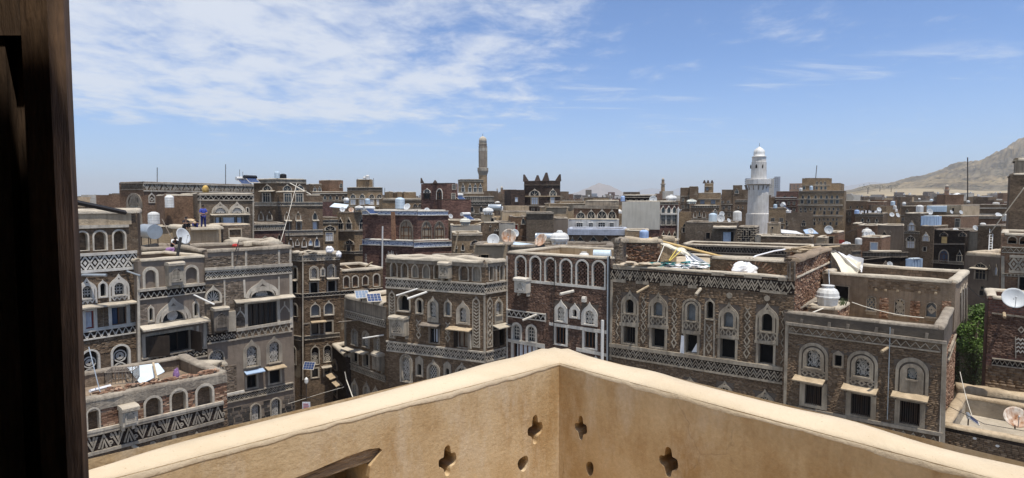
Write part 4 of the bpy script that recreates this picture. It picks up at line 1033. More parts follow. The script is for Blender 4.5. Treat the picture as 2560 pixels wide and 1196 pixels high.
def h4():
 L = fc(722, 757, 46.7, 46.0, (757, 636)); F = nxt(L, 849, 47.3); W = nxt(F, 956, 49.2, (900, 676))
 H = House('tower_house', 'narrow brown brick tower with two frosted arched windows and a low arcaded wing', F)
 W2 = W
 H.frieze(L, 722, 637, 757, 638, 15, 'zig', 5, 'plaster_pale', 'brick_dark', 3, ledge=(1, 1)); H.frieze(F, 757, 638, 849, 634, 15, 'zig', 13, 'plaster_pale', 'brick_dark', 3)
 for x, yt, yb, w in ((785, 665, 699, 25), (829, 661, 695, 23)): H.awin(F, x, yt, yb, w, .56, 'round', 'round', 'plaster_pale', 'floral', foot=.04, double=True)
 H.awin(F, 807, 666, 692, 14, .4, 'ogee', 'round', 'plaster_pale', None, 'gypsum_lattice', foot=.1)
 H.canopy(F, 773, 700, 798, 699, .3, .05, .06, 'mud_coping', False); H.canopy(F, 816, 697, 846, 695, .35, .06, .06, 'mud_coping', False)
 H.rwin(F, 776, 707, 794, 733, 3, 'plaster_pale', 'dark_room', None); H.rwin(F, 820, 703, 838, 729, 3, 'plaster_pale', 'dark_room', None)
 H.strip(F, [(757, 640), (757, 950)], 3, 'plaster_pale', .06)
 H.frieze(F, 757, 735, 849, 728, 9, 'zig', 10, 'plaster_pale', 'brick_dark', 1); H.frieze(L, 722, 733, 757, 735, 9, 'zig', 4, 'plaster_pale', 'brick_dark', 1)
 for x, yt, yb in ((788, 754, 793), (822, 750, 789)): H.awin(F, x, yt, yb, 27, .76, 'ogee', 'round', 'plaster_pale', None, 'alabaster', foot=.06, depth=.18)
 H.canopy(F, 776, 805, 814, 800, .4, .08, .05, 'wood_pale', False); H.strip(F, [(757, 810), (776, 808)], 4)
 H.rwin(F, 779, 810, 796, 836, 4, 'plaster_grey', 'glass_dark', 'wood_dark', 1, 1); H.rwin(F, 813, 804, 830, 832, 4, 'plaster_grey', 'glass_dark', 'wood_dark', 1, 1)
 H.frieze(F, 757, 841, 849, 832, 10, 'lattice', 15, 'plaster_grey', 'brick_dark', 1); H.frieze(L, 722, 838, 757, 841, 10, 'lattice', 6, 'plaster_grey', 'brick_dark', 1)
 for x, yt, yb in ((788, 861, 913), (819, 857, 906)): H.awin(F, x, yt, yb, 23, .74, 'ogee', 'round', 'plaster_grey', 'twocirc', 'brick_dark', foot=.02, tm='plaster_pale', sill=False)
 H.canopy(F, 803, 918, 828, 914, .35, .06, .05, 'mud_coping', False)
 H.rwin(F, 780, 922, 795, 944, 4, 'plaster_grey', 'glass_dark', 'wood_dark', 1, 0); H.rwin(F, 811, 916, 825, 938, 4, 'plaster_grey', 'glass_dark', 'wood_dark', 1, 0)
 for yt, yb in ((664, 698), (757, 792)): H.niche(L, 737, yt, yb, 16, 'round', 'plaster_grey', 'brick_dark', .7)
 H.awin(L, 734, 860, 912, 14, .74, 'ogee', 'round', 'plaster_grey', 'twocirc', 'brick_dark', foot=.02, tm='plaster_pale', sill=False)
 H.rwin(L, 730, 705, 742, 735, 2, 'plaster_grey', 'glass_dark', 'wood_dark', 1, 1); H.canopy(L, 728, 700, 745, 701, .3, .05, .05, 'mud_coping', False)
 for x, yt, yb, w in ((866, 689, 721, 18), (888, 688, 719, 18), (913, 687, 714, 17), (941, 683, 717, 19)): H.niche(W, x, yt, yb, w, 'round' if w != 17 else 'tri', 'plaster_pale', 'brick_warm', .74)
 H.frieze(W, 849, 728, 956, 720, 9, 'zig', 11, 'plaster_pale', 'brick_dark', 1)
 H.block([L, F], 5, .4, 'brick_brown', cop='mud_coping', copw=.4, coph=.14); H.block([W], 5, .5, 'brick_brown', cop='mud_coping', copw=.4, coph=.16)
 H.bricks(F, 'brick_course_brown', F.v(800, 940), F.v(800, 652), .24, .085, 60)
 H.bricks(W, 'brick_course_brown', W.v(900, 745), None, .24, .085, 0)
 H.bricks(F, 'brick_course_rubble', 4, F.v(800, 946), .34, .18, 60, gap=.03)
def h5():
 F = fc(862, 964.5, 44.0, 40.2, (900, 752)); H = House('tower_house', 'low grey house with a bright cross lattice band under a mud roof edge', F)
 H.frieze(F, 863, 779, 965, 797, 17, 'lattice', 11, 'plaster_pale', 'brick_dark', 1)
 H.spout(F, 905, 800, 1.6, -.9, -.12, .05, 'wood_grey'); H.spout(F, 960, 838, 1.4, -.9, -.2, .05, 'pipe_white')
 for x, yt, yb, w in ((887, 822, 864, 17), (915, 827, 869, 19), (943, 838, 880, 15)): H.awin(F, x, yt, yb, w, .72, 'round', 'round', 'plaster_grey', 'lattice', foot=.06, double=True)
 H.canopy(F, 868, 868, 895, 875, .5, .1, .05, 'mud_coping', False); H.canopy(F, 897, 875, 923, 881, .5, .1, .05, 'mud_coping', False)
 H.rwin(F, 880, 878, 894, 906, 3, 'plaster_grey', 'dark_room', None); H.rwin(F, 909, 886, 922, 916, 3, 'plaster_grey', 'dark_room', None)
 H.oriel(F, 945, 886, 962, 922, .45, 'plaster_grey')
 H.frieze(F, 862, 903, 965, 941, 14, 'lattice', 13, 'plaster_grey', 'brick_dark', 1)
 for x, yt, yb, w in ((887, 946, 990, 18), (917, 953, 1000, 18), (940, 964, 1000, 18)): H.awin(F, x, yt, yb, w, .6, 'ogee', 'round', 'plaster_grey', 'lattice', foot=.05)
 H.strip(F, [(864, 750), (864, 1000)], 4, 'plaster_grey', .05)
 H.block([F], 4.5, .15, 'brick_brown', roof='roof_mud', cop='mud_coping', copw=.6, coph=.25)
 m = MB(); fbox(m, F, 0, F.v(900, 782), F.L, F.zt - .02, 0, .035); H.part(m, 'mud_band', 'mud_grey')
 H.bricks(F, 'brick_course_brown', 4, F.v(900, 800), .22, .08, 40)
 G = fc(826, 861, 47.0, 43.4, (850, 880)); K = House('tower_house', 'narrow dark house with a curving mud coping and small timber hoods, deep in the gap', G)
 K.awin(G, 838, 898, 922, 12, .6, 'round', 'round', 'plaster_aged', None, 'mud_plaster', foot=.05)
 K.canopy(G, 824, 928, 845, 938, .6, .15, .05, 'wood_pale'); K.canopy(G, 846, 955, 857, 960, .5, .1, .05, 'wood_pale')
 K.rwin(G, 832, 940, 842, 985, 2, 'wood_grey', 'dark_room', 'wood_dark', 1, 1)
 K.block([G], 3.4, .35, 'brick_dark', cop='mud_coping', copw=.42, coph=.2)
def h6():
 F = fc(964, 1214, 39.0, 36.0, (1090, 652)); S = nxt(F, 1266, 37.3); H = House('tower_house', 'brown brick tower house with thick zigzag bands and a pale arcaded parapet', F)
 for x, yt, yb, w, sh, bk in ((985, 652, 693, 19, 'point', 'brick_brown'), (1012, 655, 695, 19, 'point', 'brick_brown'), (1038, 660, 695, 18, 'point', 'mud_grey'), (1066, 659, 697, 20, 'point', 'mud_grey'), (1094, 655, 698, 20, 'point', 'brick_brown'), (1160, 657, 702, 26, 'point', 'brick_brown'), (1192, 662, 704, 24, 'round', 'mud_grey')):
  H.niche(F, x, yt, yb, w, sh, 'plaster_grey', bk, .74)
 H.oriel(F, 1107, 660, 1131, 694, .5, 'plaster_grey', 'mud_coping')
 for x in (1228, 1254): H.niche(S, x, 658, 702, 13, 'point', 'plaster_pale', 'brick_brown', .7)
 H.strip(S, [(1240, 660), (1240, 702)], 4, 'plaster_pale')
 H.frieze(F, 964, 696, 1214, 709, 25, 'zig', 20, 'plaster_pale', 'brick_dark', 2, full=True); H.frieze(S, 1214, 709, 1266, 702, 25, 'zig', 5, 'plaster_pale', 'brick_dark', 2, full=True)
 H.apanel(F, 981, 725, 846, 16, 'chev', 'plaster_grey', 7); H.apanel(F, 1191, 740, 869, 19, 'chev', 'plaster_grey', 7); H.apanel(S, 1224, 742, 869, 14, 'diamond', 'plaster_grey', 5)
 H.awin(F, 1010, 735, 780, 34, .8, 'round', 'round', 'plaster_grey', None, 'dark_room', foot=.06, depth=.4)
 H.oriel(F, 987, 794, 1023, 836, .55, 'plaster_grey', 'mud_coping', 'lattice')
 H.awin(F, 1049, 745, 786, 20, .6, 'round', 'round', 'plaster_grey', None, 'dark_room', foot=.08); H.apanel(F, 1047, 788, 853, 20, 'cross', 'plaster_grey', 2, False)
 H.awin(F, 1083, 740, 806, 28, .58, 'ogee', 'round', 'plaster_grey', 'floral', foot=.2); H.awin(F, 1120, 746, 792, 20, .6, 'ogee', 'round', 'plaster_grey', None, 'alabaster', foot=.06)
 H.apanel(F, 1120, 795, 861, 20, 'cross', 'plaster_grey', 2, False)
 H.awin(F, 1158, 751, 812, 34, .5, 'ogee', 'round', 'plaster_grey', 'floral', foot=.1); H.awin(S, 1246, 742, 808, 21, .62, 'ogee', 'round', 'plaster_grey', 'floral', foot=.3)
 H.canopy(F, 1056, 808, 1102, 812, .45, .1, .05, 'wood_grey'); H.canopy(F, 1124, 816, 1182, 823, .55, .1, .05, 'wood_pale'); H.canopy(S, 1230, 814, 1264, 809, .6, .14, .05, 'mud_coping')
 H.rwin(F, 1075, 822, 1097, 858, 3, 'plaster_aged', 'glass_dark', 'wood_dark', 2, 0, label='small window with a white curtain behind dark glass', curtain='curtain', cur=(.3, .7))
 H.rwin(F, 1146, 827, 1170, 869, 3, 'plaster_grey', 'curtain_brown', 'wood_window', 2, 1, shutters=[(-1, 1.2)]); H.rwin(S, 1236, 822, 1258, 862, 3, 'wood_dark', 'dark_room', 'wood_dark', 2, 0, shutters=[(-1, .9)])
 H.strip(F, [(1176, 822), (1177, 872)], 5, 'plaster_pale'); H.strip(F, [(1212, 740), (1213, 985)], 5, 'plaster_grey', .06)
 H.frieze(F, 964, 853, 1214, 881, 24, 'zig', 21, 'plaster_pale', 'brick_dark', 2, full=True); H.frieze(S, 1214, 881, 1266, 868, 24, 'zig', 5, 'plaster_pale', 'brick_dark', 2, full=True)
 for x, yt, yb, w, iw, tr in ((1016, 885, 957, 32, .62, 'floral'), (1084, 897, 962, 33, .62, 'lattice'), (1155, 905, 960, 33, .6, 'lattice')): H.awin(F, x, yt, yb, w, iw, 'round' if x < 1050 else 'ogee', 'round', 'plaster_grey', tr, foot=.06, double=True)
 for x, yt, yb in ((1049, 889, 942), (1119, 903, 948)): H.awin(F, x, yt, yb, 19, .5, 'tri', 'round', 'plaster_grey', None, 'dark_room', foot=.08, top=.4)
 H.spout(F, 1045, 722, 1.4, -.9, -.35, .05, 'pipe_white'); H.spout(F, 1068, 730, 1.3, -.8, -.35, .07, 'pipe_white')
 H.block([F, S], 7, .55, 'brick_brown', cop='mud_coping', copw=.55, coph=.18, amp=.9)
 m = MB(); fbox(m, F, 0, F.v(1000, 658), F.L, F.zt - .02, 0, .06); fbox(m, S, 0.002, F.v(1000, 658), S.L, F.zt - .02, 0, .06); H.part(m, 'mud_band', 'mud_grey')
 H.bricks(F, 'brick_course_brown', F.v(1100, 990), F.v(1000, 658), single_n=110); H.bricks(S, 'brick_course_brown', F.v(1100, 960), F.v(1000, 658), single_n=20, seed=4)
def h7():
 F = fc(1266, 1528, 37.3, 33.2, (1400, 640)); H = House('tower_house', 'dark red brick house with six arched panels of openwork brick along its top', F)
 W = 'plaster_white'
 arches = ((1302, 638, 700, 29), (1338.5, 639, 703, 29.5), (1376, 643, 706, 30), (1415, 646, 711, 32), (1455.5, 648, 715, 33.5), (1497, 650, 720, 35))
 r = random.Random(5)
 off = origin(H.root)
 for x, yt, yb, w in arches:
  n, I = H.niche(F, x, yt, yb, w, 'round', W, 'brick_dark', .80, .22, .03, name='arched_panel')
  # openwork of single projecting bricks
  ang = math.atan2(F.ud.y, F.ud.x); bw = (2 * I.hw) / 3.0; bh = 0.105; j = 0; v = I.vb + .01
  me = BRICKMESH.setdefault('brick_course_red', None)
  if me is None: mm = MB(); mm.box(-.5, -1, 0, .5, 0, 1); me = BRICKMESH['brick_course_red'] = mm.mesh('brick', 'brick_course_red')
  while v < I.vt - bh:
   for q in range(4):
    c = I.u - I.hw + bw * (q + (.0 if j % 2 else .5))
    if I.inside(c, v + bh) and I.inside(c - bw * .25, v + bh * .5) and I.inside(c + bw * .25, v + bh * .5):
     o = bpy.data.objects.new('brick', me); COL.objects.link(o); o.parent = n; o.location = F.p(c, v, -.2) - off; o.rotation_euler = (0, 0, ang); o.scale = (bw * .66, .16 * r.uniform(.6, 1.1), bh * .86)
   v += bh; j += 1
 H.strip(F, [(1287, 700), (1515, 722)], 5, W, .04)
 H.oriel(F, 1298, 699, 1327, 730, .5, W, 'plaster_white', 'pierced')
 H.spout(F, 1434, 728, .9, -.5, -.15, .09, 'plaster_white'); H.spout(F, 1344, 786, 1.0, -.6, -.35, .07, 'plaster_white')
 m = MB(); q = F.uv(1459, 752); lump(m, [F.p(q[0], q[1], .12), F.p(q[0] + .22, q[1], .12)], .24, .28, .1, .3, 0, .05); H.part(m, 'stone_bracket', W)
 H.frieze(F, 1268, 774, 1365, 786, 17, 'zig', 8, W, 'brick_dark', 1)
 H.strip(F, [(1364, 784), (1364, 806)], 3, W)
 for x, yt, yb, w in ((1292, 806, 853, 27), (1329, 811, 857, 28)): H.awin(F, x, yt, yb, w, .66, 'round', 'round', W, 'hex', foot=.06, tm='plaster_white')
 H.strip(F, [(1268, 850), (1362, 866)], 7, W, .06)
 H.rwin(F, 1283, 862, 1339, 906, 5, W, 'glass_dark', 'wood_window', 5, 0, curtain='curtain', label='wide brown framed window hung with pale curtains')
 for x, yt, yb, w in ((1403, 749, 807, 34), (1474.5, 755, 815, 41)): H.awin(F, x, yt, yb, w, .5, 'ogee', 'round', W, 'floral', foot=.08, tm='plaster_white', depth=.14)
 H.awin(F, 1437.5, 757, 797, 27, .38, 'ogee', 'round', W, None, 'dark_room', foot=.12)
 H.strip(F, [(1373, 809), (1528, 832)], 6, W, .05); H.strip(F, [(1442, 873), (1520, 888)], 7, W, .06)
 H.rwin(F, 1389, 818, 1415, 861, 5, W, 'glass_dark', 'wood_window', 3, 0); H.rwin(F, 1461, 830, 1489, 871, 5, W, 'glass_dark', 'wood_window', 3, 0)
 for x, yt, yb, w in ((1452, 880, 915, 30), (1490, 888, 925, 30)): H.awin(F, x, yt, yb, w, .6, 'ogee', 'round', W, None, 'glass_dark')
 for x, r_, mt, y0, y1 in ((1522, .05, 'galvanised', 642, 910), (1526, .035, 'cable_black', 640, 910), (1388, .022, 'cable_black', 644, 860)):
  m = MB(); a = F.uv(x, y0); b = F.uv(x - 2, y1); m.tube([F.p(*a, .09), F.p(*b, .09)], r_, 6); H.part(m, 'drain_pipe', mt)
 m = MB(); a = F.uv(1509, 800); b = F.uv(1508, 905); m.tube([F.p(*a, .12), F.p(*b, .12)], .09, 7); H.part(m, 'drain_pipe', 'pipe_white', label='short thick white drain pipe')
 H.strip(F, [(1268, 640), (1268, 900)], 4, W, .04)
 H.block([F], 6, .5, 'mortar', inner='mud_plaster', cop='mud_coping', copw=.34, coph=.1, amp=.15)
 H.bricks(F, 'brick_course_red', F.v(1400, 930), None, .22, .076, 110, gap=.014)
def h8():
 F = fc(1527, 1990, 33.2, 27.75, (1750, 680)); S = nxt(F, 2080, 35.5); H = House('tower_house', 'long dark brick house with broken zigzag plaster and rubbish heaped on its roof', F)
 H.frieze(F, 1529, 672, 1990, 705, 31, 'zig', 32, 'plaster_dull', 'brick_dark', 2, miss=.16, ledge=(0, 0), full=True)
 for a, b in (((1532, 702), (1565, 704)), ((1590, 706), (1622, 708)), ((1650, 711), (1682, 713)), ((1720, 717), (1742, 718)), ((1900, 727), (1968, 734))): H.strip(F, [a, b], 7, 'plaster_dull', .05)
 for a, b in (((1532, 667), (1600, 671)), ((1780, 684), (1812, 686)), ((1860, 690), (1905, 693)), ((1945, 698), (1968, 699))): H.strip(F, [a, b], 9, 'plaster_dull', .06)
 Ws = ((1575, 725, 809, 44), (1646, 730, 817, 49), (1729, 746, 827, 47), (1822, 755, 847, 52), (1918, 757, 860, 58))
 for i, (x, yt, yb, w) in enumerate(Ws): H.awin(F, x, yt, yb, w, .46, 'ogee' if i != 2 else 'round', 'round', 'plaster_dull', None, 'alabaster' if i in (1, 2, 3) else 'dark_room', double=True, foot=.04, apron=.27, depth=.25, label='arched window with its alabaster pane broken open' if i in (0, 4) else None)
 for k, (x1, y1, x2, y2, kw) in enumerate(((1559, 817, 1589, 859, dict(bars=5)), (1629, 822, 1662, 869, dict()), (1714, 837, 1743, 883, dict()), (1800, 848, 1838, 897, dict()), (1896, 861, 1933, 911, dict()))):
  H.rwin(F, x1, y1, x2, y2, 6, 'plaster_dull', 'dark_room', None if k != 4 else 'wood_dark', 1, 0, depth=.4, label='window opening with torn white sheet in its corner' if k == 2 else None, **kw)
  H.strip(F, [(x1 - 9, y1 - 8), (x2 + 9, y1 - 8 + (x2 - x1) * .12)], 8, 'plaster_dull', .07)
 for x, y in ((1824, 739), (1918, 746)):
  u, v = F.uv(x, y); k = F.sc(x, y, 15) / 2; m = MB(); plate(m, F, [(u + k * math.cos(t * math.pi / 8), v + k * math.sin(t * math.pi / 8)) for t in range(16)], .06); H.part(m, 'plaster_disc', 'plaster_dull')
 H.apanel(F, 1544, 730, 852, 13, 'wave', 'plaster_dull', 5, False); H.apanel(F, 1609, 732, 864, 20, 'cross', 'plaster_dull', 4, False); H.apanel(F, 1686, 735, 876, 21, 'cross', 'plaster_dull', 4, False)
 H.apanel(F, 1868, 757, 903, 25, 'cross', 'plaster_dull', 4, False); H.apanel(F, 1957, 768, 912, 17, 'wave', 'plaster_dull', 5, False)
 H.awin(F, 1775, 744, 799, 26, .66, 'ogee', 'round', 'plaster_dull', None, 'dark_room', foot=.04, depth=.3); H.apanel(F, 1773, 800, 892, 25, 'cross', 'plaster_dull', 2, False)
 H.strip(F, [(1763, 796), (1761, 892)], 4); H.strip(F, [(1787, 797), (1785, 894)], 4)
 H.strip(F, [(1530, 700), (1527, 900)], 6, 'plaster_dull', .06)
 H.strip(F, [(1522, 861), (1968, 925)], 8, 'plaster_dull', .10)
 H.frieze(F, 1524, 865, 1969, 929, 28, 'zig', 30, 'plaster_dull', 'brick_dark', 2, ledge=(0, 1), full=True)
 for x, yt, yb, w in ((1725, 940, 1000, 34), (1812, 951, 1010, 44), (1912, 972, 1040, 52)): H.awin(F, x, yt, yb, w, .6, 'ogee', 'round', 'plaster_dull', 'lattice', foot=.05, double=True)
 H.spout(F, 1622, 715, .8, -.6, -.5, .06, 'wood_pale'); H.spout(F, 1752, 722, .5, -.2, -.6, .08, 'mud_coping')
 m = MB(); q = [F.uv(*p) for p in ((1727, 882), (1742, 882), (1742, 855))]; m.poly([F.p(q[0][0], q[0][1], -.1), F.p(q[1][0], q[1][1], -.1), F.p(q[2][0], q[2][1], -.15)]); m.quad(F.p(*F.uv(1700, 886), .03), F.p(*F.uv(1711, 886), .05), F.p(*F.uv(1711, 840), .05), F.p(*F.uv(1704, 838), .04)); H.part(m, 'torn_sheet', 'cloth_white')
 H.block([F, S], 8, .12, 'mortar', roof='roof_mud', cop='mud_coping', copw=.38, coph=.08)
 H.bricks(F, 'brick_course_brown', F.v(1700, 1040), F.v(1750, 680), .215, .074, 130, hi_u=F.L - .02)
 return H, F
H8, F8 = None, None
def h9():
 F = fc(1965, 2367, 27.8, 24.0, (2160, 803)); S = nxt(F, 2400, 31.0)
 H = House('tower_house', 'nearest dark brick house, three arched windows above tilted wooden hoods', F)
 m = MB(); vb = F.v(1965, 806); fbox(m, F, 0, vb, F.L, F.zt - .02, 0, .03); fbox(m, S, .03, vb, S.L * .32, F.zt - .02, 0, .03); H.part(m, 'mud_band', 'plaster_soot'); F.cover.append((0, vb, F.L, F.zt))
 for x in (2005, 2075, 2120, 2192, 2232, 2318): H.strip(F, [(x, 793 + (x - 1965) * .112), (x - 2, 806 + (x - 1965) * .124)], 8, 'plaster_aged', .07)
 H.strip(F, [(1965, 808), (2367, 857)], 7, 'mud_grey', .12)
 H.frieze(F, 1972, 813, 2352, 860, 20, 'zig', 17, 'plaster_dull', 'brick_brown', 1, ledge=(0, 1))
 H.frieze(S, 2369, 862, 2385, 852, 19, 'lattice', 6, 'plaster_dull', 'brick_dark', 1)
 G = 'plaster_dull'
 for x, yt, yb, w, iw, tr, pn, ap, ft in ((2034, 857, 945, 74, .46, 'floral', 'glass_dark', .19, .1), (2156, 877, 968, 78, .46, 'floral', 'glass_dark', .19, .1), (2280, 894, 985, 84, .30, 'floral', 'stained_glass', .0, .40)):
  H.awin(F, x, yt, yb, w, iw, 'round', 'round', G, tr, pn, double=True, foot=ft, apron=ap, depth=.25, label='arched window with blue and green stained glass' if pn == 'stained_glass' else None)
 H.awin(F, 2096, 876, 920, 28, .62, 'tri', 'rect', G, None, 'dark_room', foot=.1, top=.28)
 for x1, y1, x2, y2 in ((1988, 940, 2064, 949), (2109, 962, 2196, 974), (2232, 979, 2323, 992)): H.canopy(F, x1, y1, x2, y2, .55, .12, .05, 'wood_pale')
 for x1, y1, x2, y2, n in ((2012, 964, 2055, 1013, 9), (2127, 987, 2177, 1040, 9), (2249, 1005, 2300, 1062, 9)): H.rwin(F, x1, y1, x2, y2, 13, G, 'dark_room', 'wood_dark', 4, 0, n, depth=.3)
 H.strip(F, [(1950, 1012), (2357, 1086)], 8, 'mud_grey', .10)
 H.frieze(F, 1960, 1017, 2356, 1089, 24, 'zig', 17, G, 'brick_brown', 1, ledge=(0, 1))
 H.strip(F, [(1968, 810), (1960, 1100)], 8, G, .05); H.strip(F, [(2362, 860), (2356, 1120)], 10, G, .05)
 m = MB(); a = F.uv(2226, 818); b = F.uv(2219, 1048); m.tube([F.p(*a, .07), F.p(*b, .07)], .02, 5); H.part(m, 'drain_pipe', 'galvanised')
 H.spout(F, 2222, 868, .5, -.4, -.3, .06, 'wood_pale')
 ptsF, inn = H.block([F, S], 7, .95, 'mortar', inner='brick_orange', cop='mud_grey', copw=.36, coph=.10)
 H.bricks(F, 'brick_course_brown', F.v(2100, 1150), F.v(1965, 808) - .05, .205, .07, 150, gap=.012)
 H.bricks(S, 'brick_course_rubble', F.v(2100, 1150), F.v(1965, 830) - .3, .205, .07, 40, lo_u=1.6, hi_u=S.L, rough=.9)
 m = MB(); fbox(m, S, .05, 5.5, 1.75, F.v(2100, 880), 0, .02); H.part(m, 'render_patch', 'plaster_pale')
 # upper wing at the back of the terrace
 Wf = fc(2060, 2394, 32.6, 28.6, (2300, 702)); Wf.zb = F.zt - 1.1; Ws = nxt(Wf, 2424, 33.0)
 for x, yt, yb, w, tr in ((2178, 740, 787, 25, 'lattice'), (2249, 748, 788, 27, 'rose'), (2328, 756, 803, 28, 'square')): H.awin(Wf, x, yt, yb, w, .86, 'round', 'round', 'mud_grey', tr, 'dark_room' if tr == 'rose' else 'alabaster', foot=.22 if tr != 'rose' else .02, depth=.15, tm='mud_coping')
 H.rwin(Wf, 2086, 716, 2121, 762, 2, 'mud_grey', 'dark_room', None)
 for x in (2188, 2212, 2242, 2296, 2337):
  m = MB(); u, v = Wf.uv(x, 724 + (x - 2188) * .06); fbox(m, Wf, u, v - .05, u + .10, v + .05, 0, .10); H.part(m, 'beam_end', 'wood_pale')
 for x in (2402, 2408, 2415): H.strip(Ws, [(x, 730 - (x - 2394) * .8), (x, 800)], 3, 'mud_grey', .05)
 H.block([Wf, Ws], 6, .55, 'mud_wall', inner='rubble_stone', cop='mud_coping', copw=.42, coph=.14, amp=.5)
 for x, y0, y1, w in ((2210, 742, 797, 24), (2288, 752, 803, 26), (2366, 752, 825, 24)): H.bricks(Wf, 'brick_course_rubble', Wf.v(x, y1), Wf.v(x, y0), .21, .075, 16, lo_u=Wf.u(x - w / 2, 770), hi_u=Wf.u(x + w / 2, 770), seed=x)
 H.bricks(Wf, 'brick_course_brown', Wf.v(2250, 728), Wf.v(2250, 702), .21, .075, 60, lo_u=Wf.u(2170, 715), hi_u=Wf.u(2352, 715), miss=.1, rough=.9)
 return H, F, S, Wf
def h10():
 L = fc(2470, 2479, 34, 31, (2479, 764)); F = nxt(L, 2640, 29.6); H = House('tower_house', 'dark red brick house at the right edge with a white wave panel', F)
 H.strip(F, [(2479, 783), (2640, 803)], 5, 'mud_grey', .06)
 H.frieze(F, 2480, 895, 2640, 915, 17, 'zig', 11, 'plaster_grey', 'brick_dark', 1)
 H.apanel(F, 2553, 802, 838, 26, 'diamond', 'plaster_pale', 1, False)
 for y in (850, 860, 870, 880): H.strip(F, [(2541, y), (2546, y - 4), (2551, y + 2), (2556, y - 3), (2562, y + 3), (2567, y - 2)], 3, 'plaster_white', .05)
 H.strip(F, [(2539, 842), (2539, 896)], 3, 'plaster_pale'); H.spout(F, 2510, 783, .5, 0, -.3, .07, 'mud_plaster')
 H.block([L, F], 6, .3, 'brick_red', cop='mud_coping', copw=.4, coph=.12)
 H.bricks(F, 'brick_course_red', F.v(2520, 892), F.v(2520, 790), .215, .075, 60); H.bricks(F, 'brick_course_brown', F.v(2520, 1010), F.v(2520, 916), .3, .14, 40)
 return F
def h11():
 F = fc(120, 557, 22.0, 26.6, (400, 968)); H = House('tower_house', 'low brick house at lower left with niched parapet and woven strap band', F)
 G = 'plaster_grey'
 for x, yt, yb, w in ((233, 1018, 1080, 36), (382, 988, 1047, 48), (446, 970, 1030, 46), (511, 958, 1016, 48)): H.niche(F, x, yt, yb, w, 'round', 'plaster_pale', 'brick_brown', .78, .25, .06)
 H.oriel(F, 296, 1017, 334, 1058, .5, 'plaster_pale', 'mud_coping', 'pierced')
 H.strip(F, [(120, 1102), (557, 1004)], 9, 'plaster_pale', .12)
 H.frieze(F, 120, 1108, 557, 1010, 48, 'key', 14, G, 'brick_dark', 1, lw=.065)
 for x, yt, yb, w in ((388, 1104, 1160, 46), (492, 1077, 1140, 52)): H.awin(F, x, yt, yb, w, .66, 'ogee', 'round', G, 'lattice', foot=.05, double=True)
 for x, y in ((380, 1104), (435, 1088)): H.strip(F, [(x, y), (x, y + 14)], 12, G, .03)
 H.spout(F, 332, 1115, .8, .5, -.4, .07, 'mud_coping')
 m = MB(); vb = F.v(300, 1013); fbox(m, F, 0, vb, F.L, F.zt - .02, 0, .05); H.part(m, 'mud_band', 'mud_grey'); F.cover.append((0, vb, F.L, F.zt))
 H.block([F], 4.6, .55, 'mortar', inner='mud_wall', roof='mud_wall', cop='mud_grey', copw=.40, coph=.12, amp=.7)
 H.bricks(F, 'brick_course_rubble', F.v(300, 1086), F.v(300, 1013), .21, .075, 120, lo_u=F.u(190, 1050)); H.bricks(F, 'brick_course_brown', F.v(300, 1200), F.v(300, 1090), .21, .075, 40, lo_u=F.u(190, 1100), seed=3)
 return H, F
def h12():
 F = fc(2368, 2640, 24.6, 22.4, (2460, 1086)); H = House('terrace_house', 'flat roofed mud terrace house at lower right with a rusted dish on its roof', F)
 H.block([F], 5.4, .75, 'brick_dark', roof='mud_coping', inner='mud_coping', cop='mud_plaster', copw=.4, coph=.12)
 H.bricks(F, 'brick_course_brown', F.v(2450, 1180), F.v(2450, 1092), .21, .075, 60)
 for x, y in ((2437, 1096), (2494, 1115)):
  m = MB(); u, v = F.uv(x, y); plate(m, F, [(u + .07 * math.cos(t), v + .05 * math.sin(t)) for t in range(6)], .03); H.part(m, 'white_stone', 'whitewash')
 B = fc(2398, 2640, 31.0, 29.2, (2470, 988)); B.zb = 2; K = House('garden_wall', 'uneven mud wall standing behind the mud terrace roof at lower right', B, 'wall')
 K.block([B], .45, 0, 'mud_plaster', cop='mud_plaster', copw=.6, coph=.3, amp=.6)
 return F
def h13():
 F = fc(2503, 2640, 36, 34.5, (2530, 588)); H = House('tower_house', 'ornate brick house at the right edge with big plaster diamonds', F)
 H.niche(F, 2531, 590, 610, 26, 'round', 'mud_grey', 'dark_room', .8, .4); H.niche(F, 2561, 590, 612, 28, 'round', 'mud_grey', 'dark_room', .8, .4)
 H.frieze(F, 2505, 616, 2640, 624, 14, 'zig', 9, 'plaster_grey', 'brick_brown', 1)
 H.frieze(F, 2524, 638, 2640, 648, 40, 'diamond', 5, 'plaster_grey', 'brick_warm', lw=.11)
 H.strip(F, [(2507, 640), (2507, 740)], 8, 'plaster_grey'); H.frieze(F, 2505, 683, 2640, 692, 6, 'rods', 14, 'plaster_grey', 'brick_brown', 1)
 H.rwin(F, 2548, 692, 2580, 740, 4, 'plaster_grey', 'dark_room', 'wood_dark')
 H.block([F], 6, .3, 'brick_warm', cop='mud_coping')
 T = fc(2519, 2640, 42, 40.5, (2550, 437)); K = House('tower_house', 'tall blank brown brick tower rising at the right edge', T)
 K.block([T], 6, .2, 'brick_brown', cop='mud_coping', copw=.4, coph=.1)
 U = fc(2529, 2640, 42.6, 41.2, (2550, 402)); U.zb = T.zt - .3; K.block([U], 3, .1, 'mud_grey', cop='mud_coping', copw=.5, coph=.2)
F1 = h1(); h2(); h3(); h4(); h5(); h6(); h7(); H8, F8 = h8(); H9, F9, S9, W9 = h9(); F10 = h10(); H11, F11 = h11(); F12 = h12(); h13()
